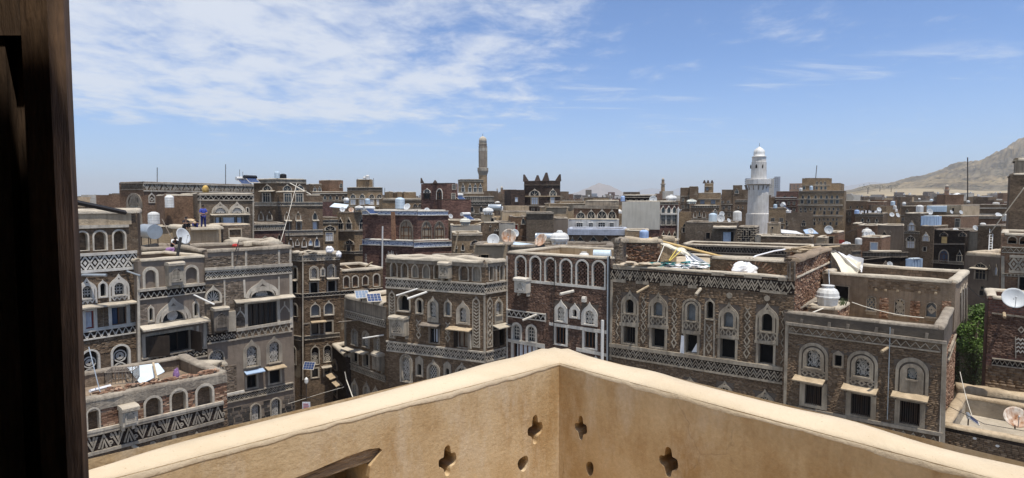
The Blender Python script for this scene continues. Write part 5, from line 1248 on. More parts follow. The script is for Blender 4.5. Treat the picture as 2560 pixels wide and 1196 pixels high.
# ---------------------------------------------------------------- shared window meshes for the houses further off
TPL = {}
def tpl(kind, mat, pane):
 k = (kind, mat, pane)
 if k in TPL: return TPL[k]
 G = Face((0, 0), (1, 0), 1, 0); fm = MB(); pm = MB()
 if kind == 'a':                   # fanlight over casement
  O = Arch(.5, .5, 0, 1, 'ogee'); I = Arch(.5, .34, .06, .84, 'round'); ring(fm, G, O.pts(8), I.pts(8), .09, .0); plate(pm, G, I.pts(8), .015)
  fbox(fm, G, .0, .50, 1.0, .56, 0, .14); fbox(fm, G, .47, .06, .53, .5, 0, .05)
 elif kind == 'A':
  O = Arch(.5, .5, 0, 1, 'ogee'); I = Arch(.5, .30, .10, .80, 'round'); ring(fm, G, O.pts(8), I.pts(8), .09, .0); plate(pm, G, I.pts(8), .015)
 elif kind == 'h':                 # half round fan
  O = Arch(.5, .5, 0, 1, 'ogee'); I = Arch(.5, .36, .04, .74, 'round'); ring(fm, G, O.pts(10), I.pts(10), .09, .0); plate(pm, G, I.pts(10), .015)
  for t in (.25, .5, .75): ribbon(fm, G, [(.5, .05), (.5 - .35 * math.cos(t * math.pi), .05 + .62 * math.sin(t * math.pi))], .035, 0, .05)
 elif kind == 'b':                 # tall arched casement with timber bars
  O = Arch(.5, .5, 0, 1, 'round'); I = Arch(.5, .41, .0, .92, 'round'); ring(fm, G, O.pts(10), I.pts(10), .09, .0); plate(pm, G, I.pts(10), .015)
 else:
  ring(fm, G, [(0, 0), (0, 1), (1, 1), (1, 0)], [(.13, .07), (.13, .93), (.87, .93), (.87, .07)], .07, 0); pm.quad(G.p(.13, .07, .015), G.p(.87, .07, .015), G.p(.87, .93, .015), G.p(.13, .93, .015))
  if kind == 'm':
   for q in (.36, .60): fbox(fm, G, q, .07, q + .05, .93, .0, .035)
   fbox(fm, G, .13, .66, .87, .70, 0, .04)
 r = (fm.mesh('window', mat), pm.mesh('pane', pane)); TPL[k] = r
 return r
BARS = {}
def place_win(root, F, kind, u, v0, v1, w, mat='plaster_pale', pane='glass_dark'):
 a, b = tpl(kind, mat, pane); ang = math.atan2(F.ud.y, F.ud.x)
 o = bpy.data.objects.new('window', a); COL.objects.link(o); o.parent = root; o.location = F.p(u - w / 2, v0, 0) - origin(root); o.rotation_euler = (0, 0, ang); o.scale = (w, 1, v1 - v0)
 q = bpy.data.objects.new('pane', b); COL.objects.link(q); q.parent = o
 if kind == 'b':
  if 'b' not in BARS:
   G = Face((0, 0), (1, 0), 1, 0); m = MB()
   for x in (.09, .30, .66, .87): fbox(m, G, x, .0, x + .045, .70, .02, .07)
   for z in (.0, .22, .62): fbox(m, G, .09, z, .91, z + .035, .021, .066)
   fbox(m, G, .48, .64, .525, .92, .02, .07); BARS['b'] = m.mesh('casement', 'wood_window')
  z = bpy.data.objects.new('casement', BARS['b']); COL.objects.link(z); z.parent = o
 return o
def rows_on(H, faces, rows):
 def pick(x):
  for F in faces:
   if x <= F.xr: return F
  return faces[-1]
 for r in rows:
  k, y1, y2 = r[0], r[1], r[2]
  if k in 'aAhrmb':
   mat = r[5] if len(r) > 5 else 'plaster_pale'; pane = r[6] if len(r) > 6 else 'glass_dark'
   for x in r[3]:
    F = pick(x); u = F.u(x, (y1 + y2) / 2); w = F.sc(x, (y1 + y2) / 2, r[4]); place_win(H.root, F, k, u, F.v(x, y2), F.v(x, y1), w, mat, pane)
  elif k == 'f':                # frieze round the house: style, teeth per face
   z = faces[0]; vt = z.v(z.xr, y1); vb = z.v(z.xr, y2)
   for F, n in zip(faces, r[4]):
    if not n: continue
    x0, x1 = F.xl, F.xr; H.frieze(F, x0, y1, x1, y1, y2 - y1, r[3], n, r[5] if len(r) > 5 else 'plaster_pale', r[6] if len(r) > 6 else 'brick_dark', 1, full=True)
  elif k == 'l':
   for F in faces: H.strip(F, [(F.xl, y1), (F.xr, y1)], y2 - y1, r[3] if len(r) > 3 else 'plaster_pale', .12, 'ledge')
  elif k == 'c': H.canopy(pick(r[3]), r[3], y1, r[4], y1, r[5] if len(r) > 5 else .5, .08, .06, 'mud_coping', False)
  elif k == 't':                # glazed tile band
   for F in faces:
    v1, v0 = F.v(F.xr, y1), F.v(F.xr, y2); m = MB(); fbox(m, F, 0.02, v0, F.L - .02, v1, 0, .05)
    m.uv = [(q[0] * .9 + q[1] * .9, q[2]) for q in m.v]; m.has_uv = True; t = H.part(m, 'tile_band', 'blue_tile')
    m = MB(); fbox(m, F, 0, v0 - .08, F.L, v0, 0, .12); fbox(m, F, 0, v1, F.L, v1 + .08, 0, .12); H.part(m, 'ledge', 'plaster_white', t)
def mfaces(xl, xc, xr, yt, Y, kl=.6, kr=.6, zb=0.0):
 fs = []; s = 1 / FPX
 if xc is None:
  kr = kr * .5 - ((xl + xr) / 2 - CX) / FPX
  F = fc(xl, xr, Y, Y * (1 + kr * (xr - xl) * s), ((xl + xr) / 2, yt), zb); F.xl, F.xr = xl, xr; return [F]
 F = fc(xl, xc, Y * (1 + kl * (xc - xl) * s), Y, (xc, yt), zb); F.xl, F.xr = xl, xc; G = nxt(F, xr, Y * (1 + kr * (xr - xc) * s)); G.xl, G.xr = xc, xr
 return [F, G]
HAND = [(1862, 1924, 512, 118), (1190, 1225, 440, 165)]
def mh(label, xl, xc, xr, yt, Y, rows=(), mat='brick_brown', kl=.7, kr=.6, par=.5, cop='auto', depth=7, roof='roof_mud', name='house', more=(), copw=.32, coph=.07, cat='house', group=None, inner=None, amp=.35, zb=None):
 HAND.append((xl, xr, yt, Y, label))
 if cop == 'auto': cop = ('mud_coping', 'plaster_aged', 'mud_grey', 'mud_coping')[int(xl * 7 + yt) % 4]
 if Y >= 84 and name != 'office_tower' and name != 'palace':
  lo = max([q[2] for q in rows] + [yt + 2]); n = max(2, int((xr - xl) / 13)); xs = [xl + (xr - xl) * (i + .5) / n for i in range(n)]
  rows = list(rows) + [('l', lo + 3, lo + 5, 'plaster_grey'), ('A' if int(xl) % 2 else 'm', lo + 8, lo + 17, xs, 7, 'plaster_grey'), ('l', lo + 21, lo + 22.5, 'plaster_aged'), ('m', lo + 25, lo + 34, xs, 7, 'plaster_grey')]
 fs = mfaces(xl, xc, xr, yt, Y, kl, kr, ground_z(0, Y) - .5 if zb is None else zb); H = House(name, label, fs[-1], cat, group); rows_on(H, fs, rows)
 H.block(fs, depth, par, mat, roof, cop, copw, coph, inner=inner, amp=amp)
 for m in more:                    # further blocks of the same house
  g = mfaces(*m['at'], m.get('kl', kl), m.get('kr', kr), m.get('zb', fs[0].zb)); rows_on(H, g, m.get('rows', ())); H.block(g, m.get('depth', depth), m.get('par', .4), m.get('mat', mat), roof, m.get('cop', cop), m.get('copw', copw), m.get('coph', coph))
 H.fs = fs; return H
B, RD, TN, GY, WM = 'brick_brown', 'brick_red', 'brick_tan', 'brick_grey', 'brick_warm'
# ---------------------------------------------------------------- second row and the houses behind it
def mid_left():
 H = mh('long low palace with a carved strap band and a tall pointed window at its left', 303, 363, 644, 456, 58, [('a', 484, 563, [337], 36, 'plaster_grey')], WM, .5, 1.0, .4, depth=9, name='palace')
 G = H.fs[1]; H.frieze(G, 365, 459, 642, 465, 18, 'key', 22, 'plaster_pale', 'brick_brown', 1, full=True); H.frieze(H.fs[0], 303, 459, 363, 459, 16, 'zig', 13, 'plaster_aged', 'brick_brown', 1)
 for x in (379, 638): H.apanel(G, x, 481, 508, 17, 'diamond', 'plaster_pale', 1)
 H.apanel(G, 381, 520, 556, 20, 'chev', 'plaster_pale', 2, False); H.apanel(G, 638, 520, 556, 12, 'wave', 'plaster_pale', 3, False)
 H.awin(H.fs[0], 337, 483, 520, 38, .74, 'round', 'round', 'plaster_aged', None, 'plaster_grey', foot=.02, sill=False, top=.14); H.rwin(H.fs[0], 322, 522, 351, 562, 3, 'plaster_aged', 'glass_dark', 'wood_dark', 3, 1)
 H.awin(G, 428, 481, 560, 70, .8, 'round', 'round', 'plaster_brown', None, 'glass_dark', foot=.02, sill=False)
 m = MB()
 for k in range(6): fbox(m, H.fs[0], H.fs[0].u(329, 500), H.fs[0].v(337, 513 - k * 4.2), H.fs[0].u(346, 500), H.fs[0].v(337, 510.5 - k * 4.2), .1, .16)
 H.part(m, 'louvre', 'wood_grey')
 H = mh('brown brick house with twin half round windows under one long hood', 497, None, 636, 485, 48, [('f', 488, 501, 'zig', (11,))], GY, .6, .3, .3, depth=6)
 F = H.fs[0]
 for x, w in ((550, 44), (592, 42)): H.awin(F, x, 504, 534, w, .62, 'ogee', 'round', 'plaster_pale', 'halfrose', double=True, foot=.03, sill=False)
 H.awin(F, 618, 518, 532, 9, .5, 'round', 'round', 'plaster_pale', None, 'dark_room'); H.canopy(F, 524, 536, 621, 536, .55, .08, .06, 'mud_coping', False)
 for a, b, c in ((537, 553, (.0, .6)), (555, 587, (.0, 1)), (590, 605, (.1, .9))): H.rwin(F, a, 543, b, 561, 3, 'plaster_grey', 'glass_dark', 'wood_dark', 1, 0, curtain='curtain_blue', cur=c)
 H.strip(F, [(500, 486), (500, 600)], 4, 'plaster_grey'); H.strip(F, [(633, 486), (633, 610)], 4, 'plaster_grey')
 H = mh('blank rough brick wall of a house with a white tank hung on its edge', 414, None, 496.6, 489, 48.0, [], WM, .6, .0, .3, depth=5)
 H = mh('rubble stone wall house with a bricked up arch, beside the rounded mud roof', 553, None, 627, 563, 45.6, [], 'rubble_stone', .6, .4, .2, depth=3, cop='rubble')
 H.niche(H.fs[0], 587, 571, 597, 34, 'rect', 'rubble', B, .84, .15)
 mh('rounded mud plastered roof mass where the boys play', 470, None, 553, 574, 43.6, [], 'mud_plaster', .6, .2, 0, depth=5, cop='mud_coping', copw=.8, coph=.22, name='mud_house', amp=.6)
 mh('low mud wall behind the grey steel cylinder tank', 331, None, 470, 567, 46, [], 'mud_plaster', .6, .1, .5, depth=2, copw=.5, name='mud_house', amp=.6)
 mh('stained mud terrace house between the grey house and the boys on the roof', 344, None, 566, 622, 40.5, [], 'mud_plaster', .6, .1, .0, depth=3, copw=.7, coph=.2, name='mud_house', amp=.5)
 mh('ragged mud parapet house behind the tall grey brown house', 602, None, 702, 613, 43, [], 'mud_plaster', .6, .6, .4, depth=3, copw=.6, coph=.35, name='mud_house', amp=.9)
 # tower with stacked rows of small white windows
 H = mh('tall brick tower with lattice bands and a row of small white arched windows', 640, 697, 808, 488, 62, [('f', 506, 515, 'lattice', (12, 22)), ('A', 528, 552, [654, 675, 717, 745, 787], 15), ('c', 552, 0, 711, 729, .3), ('c', 552, 0, 739, 755, .3), ('c', 551, 0, 781, 797, .3), ('r', 555, 577, [718, 747], 13), ('r', 554, 574, [787], 12, 'plaster_pale', 'curtain'), ('f', 576, 588, 'lattice', (8, 18)), ('A', 594, 619, [727, 760], 14, 'plaster_white', 'gypsum_lattice'), ('A', 597, 615, [743, 776], 11, 'plaster_white', 'curtain_blue'), ('A', 592, 618, [792], 15, 'plaster_white', 'glass_blue')], B, .6, .5, .2, depth=6, name='tower_house',
           more=[dict(at=(638, 697, 768.5, 448, 61.95), rows=[('f', 449, 458, 'lattice', (10, 13)), ('h', 460, 479, [669, 718, 749], 24), ('c', 478, 0, 653, 688, .4), ('c', 479, 0, 697, 767, .4), ('m', 482, 507, [667], 22), ('m', 483, 507, [719, 748], 21)], depth=6)])
 mh('low plum coloured annex with a carved strap band, in front of the tall brick tower', 634, None, 713, 560, 55, [('f', 562, 576, 'key', (10,), 'plaster_pale', 'brick_brown'), ('h', 589, 614, [663], 46, 'plaster_grey'), ('A', 584, 606, [698], 10, 'plaster_grey', 'brick_dark')], 'brick_red', .6, .1, .2, depth=4)
 mh('narrow tan house with a lattice band and one curtained window, right of the tall tower', 808, None, 846, 545, 67, [('f', 550, 558, 'lattice', (7,)), ('h', 562, 577, [825], 30), ('m', 581, 604, [823], 22, 'plaster_pale', 'curtain')], TN, .6, .3, .2, depth=5)
 mh('brown house with white fanlights beside the red tile banded house', 843, 887, 912, 532, 70, [('a', 543, 575, [852, 873, 904], 15), ('l', 577, 580), ('f', 628, 634, 'lattice', (9, 6)), ('h', 598, 612, [874], 24, 'plaster_grey'), ('m', 612, 630, [872, 904], 13, 'plaster_grey')], TN, .6, .5, .3, depth=5)
 H = mh('dark red brick house with blue and white glazed tile bands', 906, 1034, 1129, 602, 60, [('t', 604, 615)], RD, .5, .5, .1, depth=8, name='brick_house', cop='plaster_white', copw=.3, coph=.06,
           more=[dict(at=(907, 1044, 1121, 527, 60.4), rows=[('t', 529, 537), ('b', 549, 603, [1016], 34, 'plaster_aged', 'curtain_brown'), ('b', 552, 603, [1066, 1098], 27, 'plaster_aged', 'curtain_brown')], cop='plaster_white', copw=.3, coph=.06)])
 F, G = H.fs; r = random.Random(3)
 for x0, sq in ((967, 'IIlIl_-.'),):   # raised brick lettering, half legible
  for i, (dx, y0, y1, w) in enumerate(((0, 636, 639, 2), (4, 628, 639, 1.6), (8, 630, 639, 1.6), (12, 627, 639, 1.6), (16, 629, 639, 1.6), (20, 637, 639, 1.6), (25, 635, 638, 2))): H.strip(F, [(x0 + dx, y0), (x0 + dx, y1)], w, 'plaster_white', .04, 'raised_letter')
  H.strip(F, [(x0 - 1, 639), (x0 + 28, 639)], 1.6, 'plaster_white', .041, 'raised_letter')
 m = MB(); m.tube([F.p(*F.uv(961, 566), .3), F.p(*F.uv(960, 668), .3)], .08, 7); H.part(m, 'drain_pipe', 'pipe_white')
 H.apanel(F, 915, 628, 668, 8, 'diamond', 'plaster_pale', 5, False); H.strip(F, [(984, 530), (984, 600)], 10, 'brick_orange', .08, 'pilaster')
 for x0, x1 in ((1040, 1070), (1082, 1118)): H.canopy(G, x0, 641, x1, 641, .5, .0, .1, 'plaster_aged', False)
 mh('tan brick house with a penthouse shed and white fanlights, below two roof tanks', 870, 921, 958, 469, 105, [('f', 469.5, 477, 'rods', (16, 14), 'plaster_aged'), ('h', 484, 496, [883, 906, 929, 948], 15), ('l', 497, 499), ('m', 499, 513, [883, 905, 928, 948], 15, 'plaster_pale', 'curtain')], TN, .5, .5, .3, more=[dict(at=(893, 917, 934, 449, 107), depth=4)])
 mh('brown crenellated house far behind the tall tower, four white windows', 780, None, 870, 480, 112, [('A', 488, 500, [812, 826, 842, 858], 10, 'plaster_grey'), ('l', 484, 486)], B, .6, .2, .3, more=[dict(at=(776, None, 807, 461, 113), rows=[('a', 466, 480, [787, 799], 9, 'plaster_white')]), dict(at=(800, 826, 860, 451, 118), rows=[('a', 457, 470, [853], 9)], mat=WM)])
 mh('long tan wall house with broken parapet piers, behind the pale blue tank', 957, None, 1056, 497, 95, [('h', 508, 519, [1038, 1050], 12, 'plaster_grey'), ('l', 500, 501.5)], TN, .6, .2, .3, more=[dict(at=(974, None, 983, 480, 96)), dict(at=(995, None, 1006, 481, 96)), dict(at=(1011, None, 1041, 481, 98))])
 H = mh('red brick house with white fan arches and horned roof corners', 1054, 1118, 1145, 459, 78, [('h', 471, 483, [1068], 18, 'plaster_white'), ('m', 482, 498, [1068], 17, 'wood_dark'), ('b', 471, 500, [1099], 16, 'plaster_white'), ('m', 461, 475, [1135], 11), ('m', 483, 500, [1133], 11)], RD, .5, .4, .2, cop='brick_dark', more=[dict(at=(1105, None, 1178, 500, 76), mat=RD, depth=5)])
 horn(H, P(1056, 459, 79), .22, .7, -.15); horn(H, P(1088, 459, 78.6), .3, .4)
 mh('arcaded brick belvedere house in front of the tall brown minaret', 1150, None, 1235, 491, 118, [('f', 492, 503, 'rods', (17,), 'plaster_pale'), ('f', 505, 511, 'zig', (12,), 'plaster_pale'), ('A', 514, 532, [1180, 1203], 13, 'plaster_pale')], GY, .6, .1, .3, more=[dict(at=(1146, 1169, 1209, 449, 120), rows=[('f', 450, 454, 'lattice', (9, 14)), ('a', 457, 482, [1158, 1175, 1188, 1201], 10, 'plaster_white'), ('l', 483, 488)], mat=TN)])
def horn(H, q, w, h, dx=0):
 m = MB(); b = [q + Vector((sx * w, sy * w, 0)) for sx, sy in ((-1, -1), (1, -1), (1, 1), (-1, 1))]; t = [q + Vector((sx * w * .25 + dx, sy * w * .35, h)) for sx, sy in ((-1, -1), (1, -1), (1, 1), (-1, 1))]
 for i in range(4): m.quad(b[i], b[(i + 1) % 4], t[(i + 1) % 4], t[i])
 m.poly(t); H.part(m, 'roof_horn', 'brick_black')
def mid_right():
 H = mh('dark stone belvedere with horned corners and two arched windows', 1310, 1366, 1400, 453, 84, [('l', 463, 464, 'plaster_aged'), ('h', 472, 491, [1337], 29), ('h', 471, 491, [1382], 19), ('l', 491, 493.5, 'wood_pale'), ('m', 493, 512, [1337], 20, 'plaster_grey', 'curtain_blue'), ('m', 493, 512, [1381], 12, 'plaster_grey', 'curtain_blue'), ('r', 494, 505, [1291], 9, 'plaster_brown', 'curtain_blue')], 'brick_black', .5, .4, .2, cop='brick_black', more=[dict(at=(1277, None, 1312, 475, 84.4), mat='brick_black', depth=5, cop=None, rows=[('r', 493, 506, [1291], 9, 'plaster_brown', 'curtain_blue')])], name='stone_house')
 fs = H.fs; z = Vector((0, 0, fs[0].zt))
 for q, w, h, dx in ((fs[0].O, .42, .95, -.28), (fs[0].B, .5, 1.15, .1), (fs[1].B, .42, .95, .28), (fs[0].O + fs[1].B - fs[0].B, .45, .9, 0)): horn(H, Vector((q.x - dx, q.y, 0)) + z + Vector((0, .5, 0)), w, h, dx)
 mh('pale mud flat roof house stepping down right of the dark horned belvedere', 1372, None, 1470, 510, 72, [], 'mud_plaster', .6, .2, .3, copw=.6, amp=.6, name='mud_house', more=[dict(at=(1400, None, 1462, 504, 75)), dict(at=(1362, None, 1420, 519, 70))])
 mh('house with a whitewashed lower floor beneath four pointed plaster lunettes', 1434, None, 1546, 517, 64, [('h', 526, 549, [1452], 25, 'plaster_pale'), ('h', 522, 549, [1478, 1530], 23, 'plaster_pale'), ('h', 521, 550, [1505], 28, 'plaster_pale'), ('c', 551, 0, 1428, 1546, .6), ('l', 518, 526, 'mud_grey')], WM, .6, -.02, .3, depth=5,
       more=[dict(at=(1419, None, 1547, 549, 62.8), mat='whitewash', kr=-.02, depth=1.1, par=.1, rows=[('m', 557, 574, [1449], 19, 'whitewash'), ('m', 557, 574, [1477, 1529], 13, 'whitewash'), ('m', 556, 574, [1504], 22, 'whitewash')]), dict(at=(1462, None, 1546, 502, 66), mat='mud_grey', par=.2)])
 H = mh('brown arcaded house with a flaking blue washed ledge', 1419, None, 1569, 574, 55.5, [('A', 590, 622, [1431], 18, 'plaster_grey', 'alabaster'), ('a', 588, 622, [1451, 1484, 1514, 1552], 24, 'plaster_grey')], B, .6, -.02, .2, depth=4, cop='blue_wash')
 m = MB(); F = H.fs[0]; fbox(m, F, 0, F.v(1490, 588), F.L, F.zt, 0, .2); H.part(m, 'ledge', 'blue_wash')
 mh('blank brown brick wall house behind the white globe tank', 1316, None, 1384, 533, 60, [('l', 533, 538, 'mud_grey')], GY, .6, .05, .2, depth=5, cop='mud_grey', more=[dict(at=(1384, None, 1420, 547, 60.3), mat='plaster_brown')])
 mh('tan plastered house with a dark red door behind the rusted dish', 1278, None, 1317, 543, 62, [('A', 543, 562, [1308], 12), ('r', 560, 592, [1290], 11, 'plaster_pale', 'wood_red')], WM, .6, .1, .2, more=[dict(at=(1248, None, 1288, 558, 61), mat='concrete'), dict(at=(1255, None, 1330, 530, 68), mat='mud_plaster')])
 mh('narrow brick stair house carrying a round white tank', 1206, None, 1247, 557, 58, [('A', 561, 568, [1226], 5), ('A', 570, 578, [1238, 1244], 5)], B, .6, .1, .1, depth=4, more=[dict(at=(1206, None, 1236, 536, 58.6), mat='mud_plaster', depth=3, rows=[('r', 545, 556, [1231], 9, 'plaster_pale', 'dark_room')])])
 mh('grey concrete water tank house with a small white barrel on top', 1128, None, 1206, 564, 66, [], 'concrete', .6, .1, .3, depth=5, more=[dict(at=(1120, None, 1206, 552, 70), mat='brick_brown')])
 mh('low tan house with a round plaster fanlight, right of the red tiled house', 1132, None, 1206, 584, 57, [('h', 598, 614, [1188], 26, 'plaster_grey'), ('A', 607, 628, [1157], 10), ('A', 610, 622, [1140], 8), ('l', 588, 590)], TN, .6, .1, .3, depth=4)
 H = mh('mud plastered roof house with a dark hatch, below the grey and rusted dishes', 1184, None, 1268, 613, 43.5, [], 'mud_plaster', .6, -.3, .0, depth=3, copw=.6, amp=.6, name='mud_house'); H.rwin(H.fs[0], 1203, 637, 1222, 650, 1, 'mud_plaster', 'dark_room', None)
 mh('long mud parapet house carrying the white globe tank and rusted dishes', 1262, None, 1532, 619, 44.5, [], 'mud_plaster', .6, -.12, .35, depth=4, copw=.5, coph=.16, amp=.6, name='mud_house')
 mh('curving mud parapet behind the pale arcaded roof', 1085, None, 1196, 642, 42.6, [], 'mud_plaster', .6, .15, .3, depth=2, copw=.45, name='mud_house', amp=.5)
 H = mh('house with a blank cement side wall and a red brick front with pointed windows', 1554, 1649, 1694, 504, 61, [('f', 506, 512, 'rods', (0, 13), 'plaster_grey'), ('A', 514, 535, [1657, 1671, 1685], 14, 'plaster_white'), ('l', 0, 0) if 0 else ('m', 537, 564, [1657, 1671, 1685], 13), ('a', 577, 608, [1658, 1672, 1686], 13, 'plaster_pale')], RD, .3, .5, .3, depth=6, cop='plaster_pale')
 F, G = H.fs; m = MB(); fbox(m, F, 0, F.v(1600, 574), F.L, F.zt - .03, 0, .06); H.part(m, 'render_patch', 'cream_render')
 m = MB(); m.tube([G.p(*G.uv(1692, 520), .2), G.p(*G.uv(1691, 612), .2)], .09, 7); H.part(m, 'drain_pipe', 'pipe_white'); H.strip(G, [(1650, 535), (1692, 535)], 3, 'plaster_white', .2); H.strip(G, [(1650, 600), (1692, 598)], 2, 'plaster_white', .4)
 mh('pinkish mud brick wall house beside the pale blue barrel', 1562, None, 1622, 577, 52, [], 'brick_tan', .6, 0, .3, depth=3, name='mud_house')
 mh('dark rooftop shed house behind the blank cement wall', 1556, None, 1640, 488, 90, [('l', 489, 491)], 'brick_dark', .6, .1, .3)
 H = mh('plain brown brick house with a straw thatched lean-to along its top', 1712, None, 1842, 557, 58, [('r', 581, 599, [1770], 13, 'plaster_brown', 'dark_room')], GY, .6, -.05, .1, depth=5)
 F = H.fs[0]; H.rwin(F, 1806, 580, 1834, 608, 2, 'plaster_brown', 'dark_room', None, curtain='curtain_blue', cur=(.05, .75)); H.canopy(F, 1784, 568, 1842, 568, .9, .1, .12, 'mud_coping', False)
 mh('stone sided lean-to house with two slit windows below the white minaret', 1842.5, None, 1890, 569, 57.5, [('r', 575, 592, [1862, 1874], 7, 'plaster_grey', 'dark_room')], 'stone_block', .6, -.05, .1, depth=4)
 mh('dark brown house with a fine zigzag band between the thatch and the rubbish roof', 1704, None, 2034, 616, 50, [('f', 619, 634, 'zig', (44,), 'plaster_aged')], GY, .6, -.04, .3, depth=4, cop='mud_coping')
 mh('row of square brick roof piers between pale plaster panels', 1888, None, 2030, 592, 56, [], B, .6, 0, .9, depth=3, more=[dict(at=(x, None, x + 14, 588, 55.9), mat='plaster_grey', depth=1) for x in (1888, 1925, 1955, 1990, 2010)])
 mh('low brown house with round niches under a saw tooth cornice', 1727, 1779, 1796, 514, 88, [('f', 515, 520, 'rods', (12, 4), 'plaster_grey'), ('A', 526, 545, [1738, 1760], 11, 'plaster_pale', B), ('A', 526, 542, [1749], 6), ('a', 522, 540, [1787], 12, 'plaster_white')], B, .3, .4, .3)
 H = mh('brown house with a crenellated square turret and blue windows', 1744, None, 1800, 483, 150, [('m', 500, 511, [1756, 1783], 13, 'plaster_aged', 'glass_blue'), ('l', 498, 499)], TN, .6, .1, .3, more=[dict(at=(1760, None, 1781, 459, 151), rows=[('m', 469, 477, [1768], 8, 'plaster_aged', 'glass_blue'), ('l', 467, 468.5)])])
 for x in (1761, 1770, 1780): horn(H, P(x, 459, 151.5), .35, .8)
 mh('brown terraced house with a crown of small spikes, left of the square turret', 1700, None, 1744, 470, 152, [('m', 480, 488, [1736], 8)], B, .6, .1, .3, more=[dict(at=(1722, None, 1743, 467, 150))])
 mh('brown house with a dark arched window just left of the white minaret', 1802, None, 1872, 475, 150, [('m', 478, 486, [1842], 10), ('m', 502, 508, [1806, 1821], 8)], B, .6, .1, .3, more=[dict(at=(1830, None, 1853, 464, 149), rows=[('a', 471, 485, [1842], 11)]), dict(at=(1836, None, 1872, 500, 130), mat=B, rows=[('f', 501, 505, 'zig', (10,)), ('A', 513, 522, [1846, 1857], 4)])])
 H = mh('big many windowed tan palace house with a raised upper storey', 1993, None, 2107, 478, 150, [('f', 479, 483, 'zig', (22,), 'plaster_aged', TN)] + [(k, a, b, xs, w, 'plaster_grey') for k, a, b, xs, w in (('A', 486, 499, [2007, 2022, 2039, 2053, 2067, 2080, 2093], 9), ('r', 500, 510, [2005, 2022, 2039, 2065, 2079, 2093], 10), ('A', 517, 527, [2002, 2013, 2027, 2038, 2052, 2062, 2073, 2084, 2095], 7), ('r', 528, 537, [2002, 2014, 2036, 2061, 2079, 2093], 7), ('A', 544, 553, [2005, 2020, 2036, 2049, 2060, 2070, 2083, 2092], 6), ('r', 555, 564, [2004, 2020, 2036, 2062, 2076, 2091], 7))] + [('l', 498, 499.5), ('l', 513, 516, 'plaster_grey'), ('l', 540, 543, 'plaster_grey')], TN, .6, .1, .4, depth=12, name='palace', more=[dict(at=(2001, 2034, 2075, 446, 152), rows=[('h', 452, 463, [2042, 2052, 2062], 8, 'plaster_grey'), ('r', 466, 475, [2010, 2041, 2053, 2063], 8, 'plaster_grey'), ('l', 463.5, 464.5)], kl=.2, kr=.2), dict(at=(2075, None, 2097, 459, 153))])
 mh('tan house with two dark windows right of the white minaret', 1920, None, 1962, 521, 100, [('m', 545, 556, [1932, 1953], 11, 'plaster_grey')], TN, .6, .1, .3, more=[dict(at=(1918, None, 1950, 560, 84), mat='mud_plaster', rows=[('r', 567, 573, [1931], 6, 'plaster_pale', 'dark_room')])])
 mh('red brown house with a white awning beyond the white minaret', 1938, None, 1992, 479, 165, [('h', 488, 495, [1962, 1980], 10, 'plaster_brown'), ('l', 494, 496, 'whitewash')], RD, .6, .1, .3)
 mh('long brown house with a row of tiny arches, right of the tan palace', 2100, None, 2164, 503, 160, [('A', 513, 522, [2112, 2127, 2143, 2155], 6, 'plaster_grey')], B, .6, .1, .3, more=[dict(at=(2164, None, 2206, 505, 150), mat=WM)])
 mh('brown house with a line of washing and three plaster arches', 2136, None, 2206, 534, 92, [('f', 536, 541, 'zig', (14,), 'plaster_grey'), ('A', 544, 556, [2156, 2171, 2192], 9, 'plaster_grey'), ('r', 557, 563, [2140, 2156, 2190], 9)], B, .6, .1, .3, depth=5)
 mh('brown plastered house with a single dark arched window and a slit', 2192, None, 2258, 564, 74, [('a', 576, 606, [2211], 19, 'plaster_grey'), ('A', 578, 584, [2226], 4)], 'plaster_brown', .6, .1, .3, depth=5, more=[dict(at=(2142, None, 2192, 564, 75), mat=WM), dict(at=(2128, None, 2144, 560, 76), mat=B)])
 mh('small orange brick stair house with a dark door', 2066, None, 2096, 582, 60, [('r', 590, 612, [2078], 15, 'mud_plaster', 'wood_dark')], 'brick_orange', .6, .0, .1, depth=4, more=[dict(at=(2040, None, 2067, 595, 59), mat='mud_plaster')])
 mh('small brick stair house with a white framed doorway', 2150, None, 2204, 594, 58, [('r', 606, 630, [2185], 20, 'whitewash', 'curtain_blue')], 'brick_orange', .6, .0, .1, depth=4)
 mh('dark roof block with a strip of upright plaster rods round its corner', 2016, 2129, 2152, 613, 49, [('f', 628, 645, 'key', (0, 6), 'plaster_aged')], GY, .05, .6, .3, depth=5)
 mh('dark brick house with a slatted frieze and a big blind arch, beside the blue shed', 2157, 2252, 2269, 629, 47, [('f', 631, 643, 'rods', (26, 7), 'plaster_aged'), ('h', 652, 690, [2213], 40, 'plaster_brown', B)], 'brick_dark', .05, .6, .6, depth=5, inner='mud_plaster')
 mh('slim grey brick house with two white curtained windows, one above the other', 2259, None, 2299, 534, 68, [('a', 551, 578, [2279], 21, 'plaster_grey', 'curtain'), ('f', 579, 584, 'zig', (9,)), ('h', 588, 603, [2277], 25, 'plaster_pale'), ('m', 603, 621, [2277], 22, 'plaster_pale', 'curtain')], GY, .6, .1, .2, depth=4)
 mh('brown brick house topped by a pale blue sheet metal room', 2299.5, None, 2334, 566, 66, [('a', 580, 604, [2315], 19, 'plaster_pale', 'curtain'), ('r', 617, 629, [2312], 10, 'plaster_pale', 'dark_room')], B, .6, .0, .1, depth=5, more=[dict(at=(2334, None, 2400, 541, 69), mat=WM, rows=[('m', 546, 570, [2394], 14, 'plaster_grey')])])
